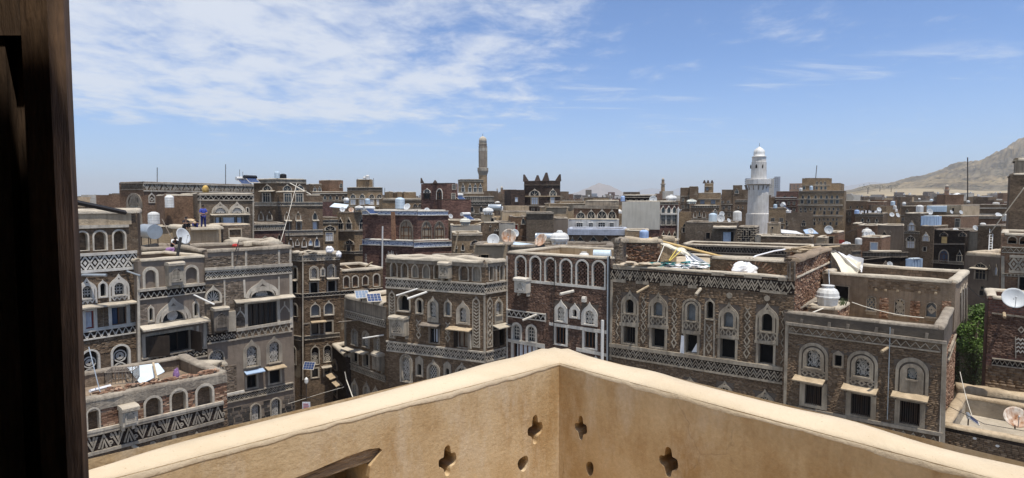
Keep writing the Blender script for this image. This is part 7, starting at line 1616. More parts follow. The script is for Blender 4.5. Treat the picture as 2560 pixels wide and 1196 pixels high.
def roof_gear():
 for a in (('v', 424, 520, 21, 32, 47.6, 'tank_white', 'white ribbed tank hanging at the edge of the blank brick wall'), ('v', 385, 561, 27, 31, 45.3, 'tank_white', 'white upright tank standing behind the grey steel cylinder tank'), ('h', 374, 597, 58, 36, 43.0, 'galvanised', 'big grey steel cylinder tank with a rust streak on an iron stand', 2.5), ('v', 693, 447, 13, 18, 63, 'tank_pale_blue', 'pale blue roof tank beside a black one on the tall brick tower'), ('v', 708, 447, 16, 12, 63.5, 'tank_black', 'squat black roof tank on the tall brick tower'), ('v', 919, 450, 10, 12, 107, 'tank_white', 'white tank on the penthouse shed of the tan house'), ('g', 911, 450, 7, 9, 107, 'tank_white', 'small round white tank left of the penthouse tank'),
              ('v', 1000, 523, 24, 29, 63.5, 'tank_pale_blue', 'big pale blue ribbed tank on the red brick house roof'), ('v', 919, 511, 13, 14, 72, 'tank_pale_blue', 'small blue tank below the tan house'), ('g', 866, 508, 15, 14, 74, 'tank_white', 'white domed tank in front of the tan house'), ('x', 898, 526, 22, 12, 70, 'tank_white', 'white lying tank beside a solar heater', .1), ('x', 1220, 537, 27, 19, 58.6, 'tank_white', 'white lying tank with a blue rim on the narrow stair house', .2), ('h', 1238, 528, 30, 17, 63, 'galvanised', 'grey steel cylinder tank behind the narrow stair house', -.2), ('v', 1254, 526, 8, 10, 66, 'tank_white', 'small white tank beside the steel cylinder tank'),
              ('x', 1163, 564, 27, 20, 65.5, 'tank_cream', 'cream tank on the grey concrete roof'), ('x', 1399, 616, 46, 40, 44.8, 'tank_white', 'large white globe tank on the long mud parapet', .15), ('h', 1362, 604, 42, 21, 47, 'galvanised', 'steel cylinder tank behind the tilted rusty dish', -.25), ('h', 1506, 650, 40, 25, 38.5, 'tank_pale_blue', 'pale blue steel drum behind the openwork brick house', -.3), ('g', 1460, 648, 26, 18, 38, 'tank_white', 'white tank top showing above the openwork brick house'), ('v', 1610, 600, 23, 25, 51.3, 'tank_blue', 'blue barrel tank beside the pinkish wall'), ('x', 1678, 504, 27, 17, 62.5, 'tank_white', 'white lying tank on the red brick house with pointed windows', .1), ('v', 1557, 504, 11, 14, 63, 'tank_blue', 'small blue barrel at the corner of the blank cement wall'),
              ('x', 1729, 510, 27, 12, 92, 'tank_cream', 'cream lying tank on the low brown house'), ('v', 1782, 555, 20, 22, 59.5, 'tank_pale_blue', 'pale blue tank between two dishes on the thatched brick house'), ('v', 1843, 553, 21, 26, 61, 'tank_white', 'white square shouldered tank just left of the white minaret'), ('g', 2068, 768, 56, 56, 29.3, 'tank_white', 'large white two bowl tank on the terrace of the nearest house'), ('v', 2002, 478, 8, 8, 148, 'tank_white', 'small white tank at the left end of the tan palace roof'), ('v', 2028, 476, 8, 11, 148, 'tank_pale_blue', 'pale tank in front of the upper storey of the tan palace'), ('v', 2142, 535, 11, 10, 90, 'tank_blue', 'small blue tank left of the washing line'), ('x', 2167, 590, 24, 20, 72, 'tank_white', 'white globe tank behind two dishes'), ('v', 2146, 612, 16, 17, 57.5, 'tank_white', 'white tank above the white framed doorway'), ('v', 2299, 532, 16, 19, 89, 'tank_white', 'tall white roof tank left of the pale sheet metal wall'), ('v', 2237, 524, 8, 10, 110, 'tank_white', 'white tank on a brown wall left of the arched window house'), ('g', 2260, 514, 9, 9, 118, 'tank_white', 'tiny white domed tank among the middle roofs'), ('v', 2232, 514, 10, 11, 125, 'tank_pale_blue', 'tiny pale blue tank among the middle roofs'), ('v', 2513, 553, 12, 18, 54, 'tank_white', 'white tank beside the tall blank tower at right'), ('g', 2457, 565, 13, 8, 56.5, 'tank_white', 'white tank lid above the ladder house'), ('v', 1938, 521, 9, 10, 97, 'tank_pale_blue', 'pale tank right of the white minaret'), ('v', 1958, 515, 9, 9, 120, 'tank_white', 'small white tank by a solar panel right of the white minaret'), ('v', 2490, 512, 14, 6, 111, 'tank_white', 'flat white tank on the striped brown house'), ('g', 2420, 508, 8, 7, 115, 'tank_white', 'tiny white tank in front of the horned far house')):
  tank(*a)
 r = random.Random(2)
 for a in ((459, 590, 42, 40.2, 'large grey dish seen edge on beside the rounded mud roof', -.25, .35), (677, 451, 13, 63, 'small grey dish on the tall brick tower', -1.0, .5), (856, 524, 13, 69, 'grey dish left of a rusted one below the tan house', -1.2, .4), (878, 525, 13, 69.3, 'rust brown dish below the tan house', -1.3, .5, 'dish_rust'), (1017, 517, 18, 61.5, 'grey dish on the red brick house roof', -1.9, .5), (1067, 525, 13, 61.6, 'pale dish half sunk behind the red house cornice', -1.6, .6), (1127, 541, 12, 69, 'thin grey dish right of the red brick house', -.9, .3), (1233, 600, 31, 45.4, 'clean grey dish at the left end of the mud parapet', -1.75, .35), (1272, 591, 37, 46, 'big dish with orange rust across its face', -1.7, .2, 'dish_rust'), (1288, 583, 20, 47, 'grey dish half hidden behind the rusted one', -1.2, .3), (1351, 600, 36, 44.2, 'rusted dish tipped sideways beside the white globe tank', -2.35, .55, 'dish_rust'), (1633, 499, 19, 61.5, 'pale ring backed dish on the blank cement wall house', -1.6, .2), (1697, 525, 16, 62, 'white dish seen edge on beside the white drain pipe', -.1, .2), (1802, 546, 20, 58.6, 'round grey dish between two white tanks', -1.6, .15), (1805, 535, 13, 60, 'small dish above the round grey one', -1.5, .2), (1823, 552, 13, 60, 'tilted pale dish left of the white square tank', -.9, .5),
              (2027, 578, 15, 60, 'grey dish on a white shed roof left of the stair house', -1.6, .5), (2072, 575, 21, 59.5, 'large pale dish on top of the orange stair house', -1.75, .2), (2119, 612, 18, 50, 'pale dish by white bags on the dark roof block', -1.5, .6), (2166, 586, 13, 68, 'grey dish in front of the white globe tank', -1.9, .4), (2181, 586, 15, 67.5, 'right hand dish in front of the white globe tank', -1.4, .4), (2198, 524, 11, 91, 'small dish above the washing line', -1.6, .4), (2230, 537, 11, 80, 'dull dish beside a paler one, right of the washing', -1.8, .4), (2245, 538, 12, 79, 'pale dish right of the washing line', -1.2, .4), (2325, 530, 15, 88, 'pale dish in front of the sheet metal wall', -1.6, .3), (2379, 530, 10, 88, 'tiny dish right of the sheet metal wall', -1.2, .4), (2225, 661, 14, 46, 'small grey dish below the big blind arch', -1.6, .35), (2439, 570, 13, 56, 'grey dish left of the ladder', -1.6, .4), (2390, 575, 13, 58.3, 'dull dish on the amber windowed house', -1.7, .8), (2403, 531, 10, 85, 'pale dish on the striped ledge wall', -1.4, .4), (2497, 538, 15, 79, 'cream dish on the long striped wall', -1.6, .7),
              (2536, 745, 52, 29.3, 'large clean grey dish on the dark red house roof', -2.05, .45), (2541, 1043, 54, 25.0, 'big dish with a brown rust stain on the mud terrace', -1.95, .6, 'dish_rust')):
  dish(*a)
 panel(905, 737, 34, 41.8, 'pale solar panel on the low grey roof, left of a pair', -1.2, .5, .95, True); panel(935, 745, 36, 40.8, 'blue solar panel on the low grey roof, right of a pair', -1.2, .5, .95)
 panel(773, 915, 30, 40, 'small blue solar panel on an arm over the alley', -1.75, 1.0, .68, False, True)
 for x, y, Y, lab in ((612, 456, 62, 'solar water heater with a white drum left of the tall tower'), (632, 452, 61.5, 'solar water heater with a black drum left of the tall tower'), (930, 530, 62, 'solar water heater on the red tiled house roof'), (1172, 545, 68, 'solar water heater behind the cream tank'), (1153, 497, 79, 'slanting solar heater by the brown belvedere'), (2432, 1050, 24.8, 'steel solar heater drum lying on the mud terrace roof'), (1968, 522, 112, 'tilted solar heater right of the white minaret')):
  k = mpp(Y); t = panel(x, y, 30 if Y > 30 else 40, Y, lab, -.55, .6, .7, False, True, 8, 1, 'solar_heater'); t['category'] = 'solar heater'; c = P(x - 9, y - 6, Y + .25); m = MB(); a = yawvec(-.55).cross(Vector((0, 0, 1))); q = P(x, y, Y) + Vector((0, 0, 9 * k)) - yawvec(-.55) * 10 * k
  m.tube([q - a * 17 * k, q + a * 17 * k], 4.6 * k, 12); m.build('drum', 'tank_black' if 'black' in lab else ('galvanised' if 'steel' in lab else 'tank_white'), t, False)
roof_gear()
# ---------------------------------------------------------------- clutter on the roofs
def line(name, pts, r, mat, label, cat, sag=0.0, n=1):
 q = []
 for a, b in zip(pts[:-1], pts[1:]):
  for i in range(n): t = i / n; q.append(a.lerp(b, t) - Vector((0, 0, sag * 4 * t * (1 - t))))
 q.append(pts[-1]); m = MB(); m.tube(q, r, 5); return single(m, name, mat, label, cat)
def sheet(name, c4_, mat, label, cat, sag=.15, n=10, th=.03, wob=.06, seed=0):
 """cloth hung between four corners"""
 a, b, c, d = c4_; m = MB(); top = []
 nrm = (b - a).cross(d - a).normalized()
 for lay in (0, 1):
  for j in range(n + 1):
   for i in range(n + 1):
    s, t = i / n, j / n; p = a.lerp(b, s).lerp(d.lerp(c, s), t); p = p - Vector((0, 0, sag * 4 * s * (1 - s) * (.3 + t))) + nrm * (nz(s * 3.3 + seed, t * 2.2, seed) * wob + math.sin(s * 17 + nz(t * 2, seed) * 4) * wob * .35 - lay * th); m.v.append(tuple(p))
 w = n + 1
 for lay in (0, 1):
  o = lay * w * w
  for j in range(n):
   for i in range(n): q = o + j * w + i; m.f.append((q, q + 1, q + w + 1, q + w)); m.uv += [(0, 0)] * 4
 return single(m, name, mat, label, cat, None, True)
def blob(name, c, rx, ry, rz, mat, label, cat, group=None, seed=0, amp=.3, n=10):
 m = MB()
 for j in range(n + 1):
  ph = math.pi * (j / n - .5)
  for i in range(n * 2):
   th = math.pi * i / n; d = Vector((math.cos(th) * math.cos(ph), math.sin(th) * math.cos(ph), math.sin(ph))); g = 1 + nz(d.x * 1.9 + seed, d.y * 1.9, d.z * 1.9) * amp + nz(d.x * 5 + seed, d.y * 5, d.z * 5) * amp * .6; m.v.append((c.x + d.x * rx * g, c.y + d.y * ry * g, c.z + max(-.55, d.z) * rz * g))
 for j in range(n):
  for i in range(n * 2): i2 = (i + 1) % (n * 2); m.f.append((j * 2 * n + i, j * 2 * n + i2, (j + 1) * 2 * n + i2, (j + 1) * 2 * n + i)); m.uv += [(0, 0)] * 4
 return single(m, name, mat, label, cat, group)
def clutter():
 r = random.Random(9); V = Vector
 # ruined top storey standing on the roof of the long dark house
 zr = F8.zt - .15; S = Face(F8.B, F8.B + (P(2072, 600, 34.6) - F8.B), zr + 1.0, zr)
 H = House('ruined_wall', 'raw orange brick end wall left ruined above the terrace of the nearest house', S, 'wall'); A = fc(1972, 1990, 27.9, 27.75, (1980, 655), zr); S = Face(A.B, P(2076, 600, 35.2), A.zt, zr - 4.0); S.xl = 1990
 H.strip(A, [(1975, 657), (1975, 702)], 4, 'plaster_aged'); H.strip(A, [(1987, 657), (1987, 702)], 4, 'plaster_aged')
 D = S.n * -.5; H.block([A, S], .5, 0, 'mortar', cop='mud_wall', copw=.5, coph=.12, amp=1.1, backpts=[S.B + D, A.O + V((.1, .3, 0))]); H.bricks(S, 'brick_course_rubble', zr - 3.2, None, .2, .075, 200, gap=.016, proud=.03, rough=.8)
 H.bricks(A, 'brick_course_brown', zr, None, .2, .075, 20)
 M = fc(1776, 1974, 31.9, 29.5, (1880, 651), zr - .3); H = House('ruined_wall', 'roof wall of brown brick with a shallow blind arch behind the white sack', M, 'wall')
 u, v = M.uv(1875, 700); arcm = MB()
 for i in range(23):
  a = math.pi * (i + .5) / 23; rr = 1.0; ca, sa = math.cos(a), math.sin(a); p0 = M.p(u + ca * rr, v + sa * rr * .8, .0); m = MB(); m.obox(p0, M.ud * (ca * .3) + V((0, 0, sa * .3)), M.n * .03, M.ud * (-sa * .07) + V((0, 0, ca * .07))); H.part(m, 'brick', 'brick_course_rubble')
 H.block([M], .5, 0, 'mortar', cop='mud_coping', copw=.5, coph=.1, amp=.5); H.bricks(M, 'brick_course_brown', M.v(1800, 712), None, .2, .075, 60, proud=.012)
 N = fc(1976, 2076, 35.5, 35, (2020, 630), zr - .4); H = House('ruined_wall', 'stub of red brick wall with a narrow gap and poles laid on top', N, 'wall'); H.rwin(N, 1992, 636, 2000, 662, 5, 'plaster_aged', 'dark_room', None); H.block([N], 1.2, 0, 'mortar', cop='rubble', copw=.7, coph=.16, amp=1.0); H.bricks(N, 'brick_course_rubble', N.v(2020, 680), None, .2, .075, 60, rough=.9)
 L = fc(1556, 1652, 34.9, 34.6, (1600, 606), zr - .3); H = House('ruined_wall', 'ragged wall of crumbling red brick behind the rubbish heap', L, 'wall'); H.block([L], .6, 0, 'mortar', cop='rubble', copw=.6, coph=.2, amp=1.2); H.bricks(L, 'brick_course_rubble', L.v(1600, 672), None, .17, .07, 120, gap=.02, proud=.05, rough=1.3)
 K = fc(1652, 1692, 35.4, 35.4, (1672, 602), zr - .3); H = House('ruined_wall', 'stained plaster wall stub beside the crumbling red brick', K, 'wall'); H.block([K], .6, 0, 'mud_plaster', cop='rubble', copw=.6, coph=.2, amp=1.0)
 Q = fc(1534, 1557, 33.6, 33.3, (1545, 606), zr - .3); H = House('roof_pillar', 'square brick roof pillar with a plaster cap at the left end of the dark house', Q, 'pillar'); T = nxt(Q, 1566, 34.2); H.block([Q, T], .6, 0, 'mortar', cop='mud_grey', copw=.6, coph=.2); H.bricks(Q, 'brick_course_grey', zr, None, .2, .075, 30)
 # pole, tarpaulin and ropes
 a, b = P(1622, 596, 35), P(1808, 643, 34.2); line('tent_pole', [a, b], .07, 'wood_yellow', 'long yellow pole slanting over the rubbish on the dark house roof', 'pole')
 sheet('tarpaulin', [P(1618, 594, 34.95), P(1700, 613, 34.9), P(1728, 640, 34.0), P(1705, 637, 34.4)], 'cloth_cream', 'cream tarpaulin hung from the yellow pole', 'tarpaulin', .05, 12)
 sheet('tarpaulin', [P(1710, 626, 34.6), P(1716, 628, 34.4), P(1780, 664, 33.2), P(1722, 668, 33.4)], 'cloth_white', 'white torn tarpaulin spread down to the rubbish heap', 'tarpaulin', .1, 14, wob=.16, seed=3)
 for (x0, y0), (x1, y1), mt, lb in (((1662, 610), (1644, 655), 'rope_pale', 'pale guy rope from the yellow pole'), ((1697, 616), (1672, 652), 'rope_yellow', 'yellow rope, left of two under the pole'), ((1712, 619), (1674, 653), 'rope_yellow', 'yellow rope, right of two under the pole')): line('rope', [P(x0, y0, 34.8), P(x1, y1, 33.4)], .025, mt, lb, 'rope')
 for i in range(26):
  x = 1553 + r.random() * 100; y = 659 + (x - 1553) * .06 + r.uniform(-3, 9); blob('stone_slab', P(x, y - 1, 32.6 - (x - 1553) * .012 + r.random() * 1.2), r.uniform(.15, .36), r.uniform(.15, .3), r.uniform(.06, .13), 'rubble', 'pale flat stone in the rubble at the edge of the dark house roof', 'stone', 'stones heaped on the dark house roof', i, .35, 4)
 m = MB()
 for i in range(46):
  c = P(1645 + r.random() * 135, 663 + r.uniform(-4, 13), 31.6 + r.random() * 1.6); q = [c + V((r.gauss(0, .3), r.gauss(0, .25), r.uniform(0, .16))) for _ in range(4)]; m.poly([q[0], q[1], q[2]]); m.poly([q[0], q[2], q[3]])
 stuff(single(m, 'plastic_litter', 'cloth_teal', 'teal plastic sheeting crumpled on the dark house roof', 'litter'))
 m = MB()
 for i in range(38):
  c = P(1655 + r.random() * 115, 668 + r.uniform(-6, 10), 31.5 + r.random() * 1.5); q = [c + V((r.gauss(0, .3), r.gauss(0, .25), r.uniform(0, .14))) for _ in range(4)]; m.poly([q[0], q[1], q[2]]); m.poly([q[0], q[2], q[3]])
 stuff(single(m, 'paper_litter', 'cloth_white', 'white bags and paper among the teal sheeting', 'litter'))
 blob('sack', P(1862, 676, 30.6), .62, .4, .38, 'cloth_white', 'bulging white sack tied at the neck at the edge of the dark roof', 'sack', None, 5, .45)
 line('cloth_strip', [P(1868, 668, 30.8), P(1873, 652, 31.4), P(1890, 640, 32), P(1935, 628, 33.6), P(1962, 624, 34.6)], .045, 'cloth_white', 'twisted white cloth strip pulled from the sack to the brick stub', 'cloth')
 sheet('tarpaulin', [P(2070, 621, 35.6), P(2154, 654, 33.6), P(2148, 677, 33.0), P(2100, 672, 33.0)], 'cloth_cream', 'big cream tarpaulin billowing over the ruined roof corner', 'tarpaulin', .5, 14, wob=.07, seed=8); sheet('tarpaulin', [P(2086, 625, 35.4), P(2122, 640, 34.6), P(2159, 650, 33.4), P(2152, 678, 32.9)], 'cloth_white', 'white folded edge of the billowing tarpaulin', 'tarpaulin', .25, 14, wob=.10, seed=6)
 for i in range(9): x = 1968 + r.random() * 40; a = P(x, 623 + r.uniform(-4, 4), 34.6 + r.random() * .8); line('roof_pole', [a, a + V((r.uniform(.8, 2.4), r.uniform(-.4, .5), r.uniform(-.25, .2)))], .05, 'wood_pale', 'weathered pole in the heap on the ruined brick stub', 'pole').__setitem__('group', 'poles on the ruined brick stub')
 # terrace of the nearest house
 Bx = fc(2024, 2100, 29.0, 28.2, (2060, 773), F9.zt - 1.1); G2 = nxt(Bx, 2128, 30.2); H = House('tank_plinth', 'rough stone plinth wall under the large white two bowl tank', Bx, 'wall'); H.block([Bx, G2], 2, 0, 'mud_wall', cop='mud_coping', copw=.4, coph=.1, roof='roof_mud'); H.bricks(G2, 'brick_course_rubble', F9.zt - 1.0, None, .2, .09, 40, rough=1.2)
 leaf = MB()
 for i in range(40): c = P(2097 + r.random() * 18, 764, 28.9 + r.random()); leaf.tri(c, c + V((.04, 0, 0)), c + V((r.gauss(0, .08), r.gauss(0, .08), r.uniform(.2, .45))))
 tag(stuff(leaf.build('potted_plant', 'leaf_olive')), 'small clump of green succulents beside the large white tank', 'plant')
 for pts, rr, mt, lb in (([(2130, 756, 28.9), (2310, 795, 26.6)], .02, 'rope_pale', 'thin white line across the terrace of the nearest house'), ([(2016, 788, 28), (2061, 770, 28.6)], .035, 'rope_pale', 'pale pipe leading down from the large white tank'), ([(2072, 675, 30), (2074, 714, 29.4)], .02, 'galvanised', 'short upright rod above the large white tank'), ([(2418, 714, 31), (2480, 757, 31)], .015, 'cable_black', 'cable from the nearest house to the house with the big grey dish'), ([(2400, 930, 28), (2430, 1040, 26)], .014, 'rope_pale', 'loose wire hanging beside the green tree'), ([(2340, 1000, 25.6), (2460, 1060, 24), (2600, 1085, 22.6)], .012, 'cable_black', 'thin dark wire over the mud terrace'), ([(2470, 590, 40), (2560, 470, 36)], .03, 'rope_pale', 'slanting guy line in front of the tall blank tower'), ([(150, 498, 12.0), (312, 532, 14)], .055, 'cable_black', 'thick black cable dropping in from the left over the mud parapet'), ([(745, 988, 42), (800, 1000, 42), (870, 960, 42)], .014, 'cable_black', 'dark wire strung across the alley'), ([(720, 1010, 38), (800, 985, 42), (860, 968, 42)], .014, 'rope_pale', 'pale wire strung across the alley'), ([(862, 930, 41), (866, 950, 41), (888, 1010, 38)], .03, 'rope_pale', 'white hose hanging from the lattice banded house'), ([(700, 610, 50), (742, 458, 61)], .02, 'rope_pale', 'thin line falling down the front of the tall brick tower'), ([(725, 458, 61.5), (778, 487, 60)], .05, 'rope_pale', 'pale beam leaning off the top of the tall brick tower'), ([(1290, 585, 50), (1345, 597, 46)], .015, 'cable_black', 'wire running to the tipped rusty dish'), ([(330, 650, 40.3), (440, 636, 40.2)], .02, 'rope_pale', 'pale line stretched above the grey plastered house'), ([(1530, 640, 33), (1560, 690, 31)], .012, 'cable_black', 'short dark wire by the square roof pillar'), ([(2005, 620, 50), (2178, 556, 60)], .014, 'cable_black', 'wire running across the middle roofs'), ([(2180, 672, 46), (2252, 668, 46)], .06, 'wood_pale', 'pale timber lying under the small grey dish'), ([(2160, 650, 46.5), (2226, 643, 46)], .03, 'wood_grey', 'grey pole lying across the slatted frieze')):
  line('cable', [P(*p) for p in pts], rr, mt, lb, 'cable', .12 if len(pts) == 2 and rr < .03 else 0, 6)
 for x, yt, yb, Y, rr in ((393, 419, 458, 62, .035), (564, 411, 462, 64, .035), (599, 424, 450, 62, .02), (607, 430, 452, 62, .02), (2419, 394, 520, 140, .12), (2039, 414, 447, 151, .09), (893, 447, 470, 106, .04), (934, 446, 470, 106, .04), (962, 470, 497, 96, .04), (1660, 482, 505, 62, .02), (2226, 630, 655, 46, .015)): line('antenna_mast', [P(x, yb, Y), P(x + (3 if x == 2039 else 0), yt, Y)], rr, 'iron', {393: 'thin mast at the left of the long palace roof', 564: 'thin mast toward the right of the long palace roof', 599: 'faint thin rod above the white heater drum', 607: 'faint thin rod above the solar heaters', 2419: 'very tall thin dark mast in front of the hillside', 2039: 'slightly leaning thin mast on the tan palace', 893: 'thin rod at the left corner of the penthouse shed', 934: 'thin rod at the right corner of the penthouse shed', 962: 'thin rod beside the broken parapet piers', 1660: 'thin rod on the blank cement wall house', 2226: 'thin rod on the slatted frieze roof'}[x], 'mast')
 # ladder, sheet metal rooms
 t = thing('ladder', 'white ladder leaning on the blank brown wall', 'ladder', P(2476, 640, 54)); a0, a1, b0, b1 = P(2471, 642, 54), P(2475, 566, 55.3), P(2479, 642, 54), P(2483, 566, 55.3)
 for p, q in ((a0, a1), (b0, b1)): m = MB(); m.tube([p, q], .035, 5); m.build('rail', 'tank_white', t)
 for i in range(12): m = MB(); f = (i + .5) / 12; m.tube([a0.lerp(a1, f), b0.lerp(b1, f)], .028, 4); m.build('rung', 'tank_white', t)
 for x0, xc, x1, yt, yb, Y, lab in ((2300, 2334, 2352, 541, 566, 66.5, 'pale blue corrugated metal room on top of the brown brick house'), (2266, 2281, 2309, 648, 692, 45, 'blue corrugated metal shed beside the slatted frieze house'), (2315, None, 2364, 516, 530, 90, 'leaning pale sheet metal wall in the middle roofs')):
  fs = mfaces(x0, xc, x1, yt, Y, .3, .5, P(x0, yb, Y).z); H = House('metal_shed', lab, fs[-1], 'shed'); H.block(fs, 2.4, 0, 'blue_sheet' if Y != 90 else 'tank_pale_blue', roof='sheet_metal', cop='sheet_metal', copw=.3, coph=.06, amp=0)
  for F in fs:
   for i in range(int(F.L / .28)): m = MB(); fbox(m, F, i * .28 + .04, F.zb, i * .28 + .14, F.zt - .03, 0, .04); H.part(m, 'rib', 'blue_sheet' if Y != 90 else 'tank_pale_blue')
 for pts, Y, mt, lab in (([(2008, 575), (2030, 571), (2046, 584), (2014, 584)], 62, 'blue_sheet', 'pale blue sloping roof sheet in the middle roofs'), ([(1952, 574), (1990, 578), (2010, 586), (1953, 582)], 66, 'tank_white', 'white awning over a dark red wall'), ([(836, 508), (872, 512), (866, 521), (824, 517)], 76, 'sheet_metal', 'white roof sheet left of the red tiled house'), ([(1268, 603), (1345, 612), (1345, 618), (1240, 614)], 44.6, 'tank_pale_blue', 'bluish plastic sheet lying between the rusted dishes')):
  q = [P(x, y, Y + (2 if i < 2 else 0)) for i, (x, y) in enumerate(pts)]; m = MB(); m.poly(q); m.poly([p - V((0, 0, .05)) for p in q])
  for i in range(4): m.quad(q[i], q[(i + 1) % 4], q[(i + 1) % 4] - V((0, 0, .05)), q[i] - V((0, 0, .05)))
  single(m, 'roof_sheet', mt, lab, 'roof sheet')
 # washing
 for i in range(15):
  x = 2148 + i * 3.9; a = P(x, 527 + r.uniform(-1, 1), 91); w = r.uniform(.12, .2); h = r.uniform(.25, .5); m = MB(); m.obox(a, V((w, 0, 0)), V((0, .02, 0)), V((r.uniform(-.05, .05), 0, -h))); single(m, 'washing', r.choice(['cloth_white', 'cloth_white', 'cloth_black']), 'small garment pegged on the washing line over the brown house', 'laundry', 'washing on the line')
 m = MB(); m.obox(P(2098, 600, 52), V((.5, .1, 0)), V((0, .03, 0)), V((0, 0, -.4))); single(m, 'rug', 'wood_red', 'dark red rug hung on the stair house rail', 'rug')
 for i in range(4): blob('bag', P(2108 + i * 5, 613, 50.2), .14, .12, .2, 'cloth_white', 'white bag lying beside the pale dish on the dark roof block', 'bag', 'white bags on the dark roof block', i)
 for x, y, Y, lab, sx in ((740, 632, 46.3, 'flat pale bundle at the left of the narrow tower roof', .42), (775, 631, 46.4, 'flat pale bundle near the middle of the narrow tower roof', .5), (824, 626, 46.6, 'white knotted sack at the right of the narrow tower roof', .3), (847, 638, 47, 'white bag hanging off the right corner of the narrow tower', .2)): blob('sack', P(x, y, Y), sx, .3, .16 if sx > .35 else .3, 'cloth_white' if sx < .35 else 'mud_coping', lab, 'sack', None, x, .4, 7)
 for (x0, y0, x1, y1), Y, lab in (((913, 668, 931, 656), 48, 'pale beam sticking up from the arcaded wing roof'), ((862, 664, 890, 680), 48.6, 'thin plank leaning behind the arcaded wing'), ((1136, 630, 1146, 580), 56, 'grey pole leaning beside the cream tank'), ((1186, 562, 1208, 556), 58, 'white pole lying by the narrow stair house')): line('plank', [P(x0, y0, Y), P(x1, y1, Y)], .07, 'wood_pale', lab, 'plank')
 blob('barrel_lid', P(514, 475, 49), .26, .26, .36, 'barrel_yellow', 'round yellow barrel on the hooded house roof', 'barrel', None, 1, .05)
 blob('red_cloth', P(588, 614, 42.6), .22, .15, .12, 'cloth_red', 'small red cloth by the rubble stone wall', 'cloth', None, 2)
 blob('washing_bundle', P(428, 626, 40.4), .4, .2, .18, 'cloth_purple', 'pinkish cloth bundle on the stained mud terrace', 'cloth', None, 2); blob('blue_sack', P(430, 646, 39), .28, .2, .14, 'tank_blue', 'pale blue bundle at the foot of the black pole', 'sack', None, 4)
 line('black_pole', [P(442, 648, 36), P(452, 594, 36.4)], .085, 'cable_black', 'black post standing on the grey plastered house roof', 'post'); line('roof_plank', [P(448, 642, 36.4), P(506, 640, 38)], .08, 'wood_pale', 'pale log lying behind the grey plastered house parapet', 'log'); line('roof_plank', [P(588, 632, 36.8), P(598, 600, 37.2)], .03, 'cable_black', 'dark bent rod on the grey brown house parapet', 'rod')
 line('stick', [P(405, 548, 44), P(440, 618, 43)], .03, 'wood_grey', 'thin stick beside the grey steel tank', 'stick')
 # low house, lower left: roof full of scrap
 zc = F11.zt; m = MB(); sheet('metal_sheet', [P(318, 919, 27.0), P(396, 909, 27.6), P(412, 930, 27.0), P(352, 963, 25.6)], 'sheet_metal', 'shiny pale corrugated metal sheet leaning on the low house roof', 'metal sheet', 0, 12, .02, .015)
 line('scrap_pole', [P(383, 908, 27.3), P(392, 948, 25.6)], .05, 'wood_pale', 'wooden prop lying across the shiny metal sheet', 'pole'); line('scrap_pole', [P(300, 922, 28.4), P(346, 968, 25.4)], .04, 'wood_grey', 'grey stick leaning left of the shiny metal sheet', 'pole'); line('scrap_pole', [P(222, 868, 25), P(252, 988, 23.4)], .018, 'galvanised', 'thin pale rod standing by the wire cage', 'rod')
 line('scrap_pole', [P(225, 978, 24), P(275, 965, 25)], .07, 'cloth_white', 'white rolled sheet on the low house roof edge', 'roll'); line('scrap_pole', [P(316, 961, 25.5), P(355, 961, 26)], .05, 'galvanised', 'pale pipe beneath the shiny metal sheet', 'pipe')
 t = thing('wire_cage', 'rusty open wire cage on the low house roof', 'cage', P(290, 962, 25.4)); o = P(262, 962, 25.2); ax = V((1.0, .25, 0)); ay = V((-.2, .8, 0)); az = V((0, 0, .5))
 for i in range(9):
  for f in (0, 1):
   m = MB(); p = o + ax * (i / 8) + ay * f; m.tube([p, p + az], .012, 4); m.build('wire', 'wood_grey', t); m = MB(); p = o + ay * (i / 8) + ax * f; m.tube([p, p + az], .012, 4); m.build('wire', 'wood_grey', t)
 for h in (0, 1):
  for f in (0, 1): m = MB(); m.tube([o + az * h + ay * f, o + az * h + ay * f + ax], .02, 4); m.build('rail', 'wood_grey', t); m = MB(); m.tube([o + az * h + ax * f, o + az * h + ax * f + ay], .02, 4); m.build('rail', 'wood_grey', t)
 for i in range(12): m = MB(); p = o + az + ax * (i / 11); m.tube([p, p + ay], .012, 4); m.build('wire', 'wood_grey', t)
 bm_ = MB(); bm_.box(-.11, -.055, 0, .11, .055, .07); me = bm_.mesh('loose_brick', 'brick_course_rubble')
 for i in range(90):
  u = r.uniform(F11.L * .22, F11.L * .95); p = F11.p(u, zc + .09 + r.choice((0, 0, .07)), -.16 - abs(r.gauss(0, .22 if u < F11.L * .6 else .08))); o_ = bpy.data.objects.new('loose_brick', me); COL.objects.link(o_); o_.location = p; o_.rotation_euler = (r.uniform(-.2, .2), r.uniform(-.2, .2), r.uniform(0, 3)); tag(o_, 'loose reddish brick along the low house parapet', 'brick', 'loose bricks on the low house parapet')
 blob('plastic_bag', P(440, 946, 26.8), .16, .1, .42, 'cloth_purple', 'purple plastic bag hung inside the low house terrace', 'bag', None, 3, .3); blob('bucket', P(404, 958, 26.2), .2, .16, .16, 'rubble', 'pale block on the low house parapet beside the metal sheet', 'block', None, 3, .1)
 Bk = fc(386, 548, 30.4, 29.8, (470, 912), F11.zt - .6); H = House('terrace_wall', 'crumbling back wall of the low house terrace at lower left', Bk, 'wall'); H.block([Bk], .4, 0, 'mud_wall', cop='mud_coping', copw=.5, coph=.14, amp=.8)
 # alley
 t = thing('notice_board', 'white board with reddish print on a post deep in the alley', 'sign', P(766, 1030, 37)); o = P(756, 1028, 37); m = MB(); m.obox(o, V((.48, 0, 0)), V((0, .03, 0)), V((0, 0, .55))); m.build('board', 'curtain', t)
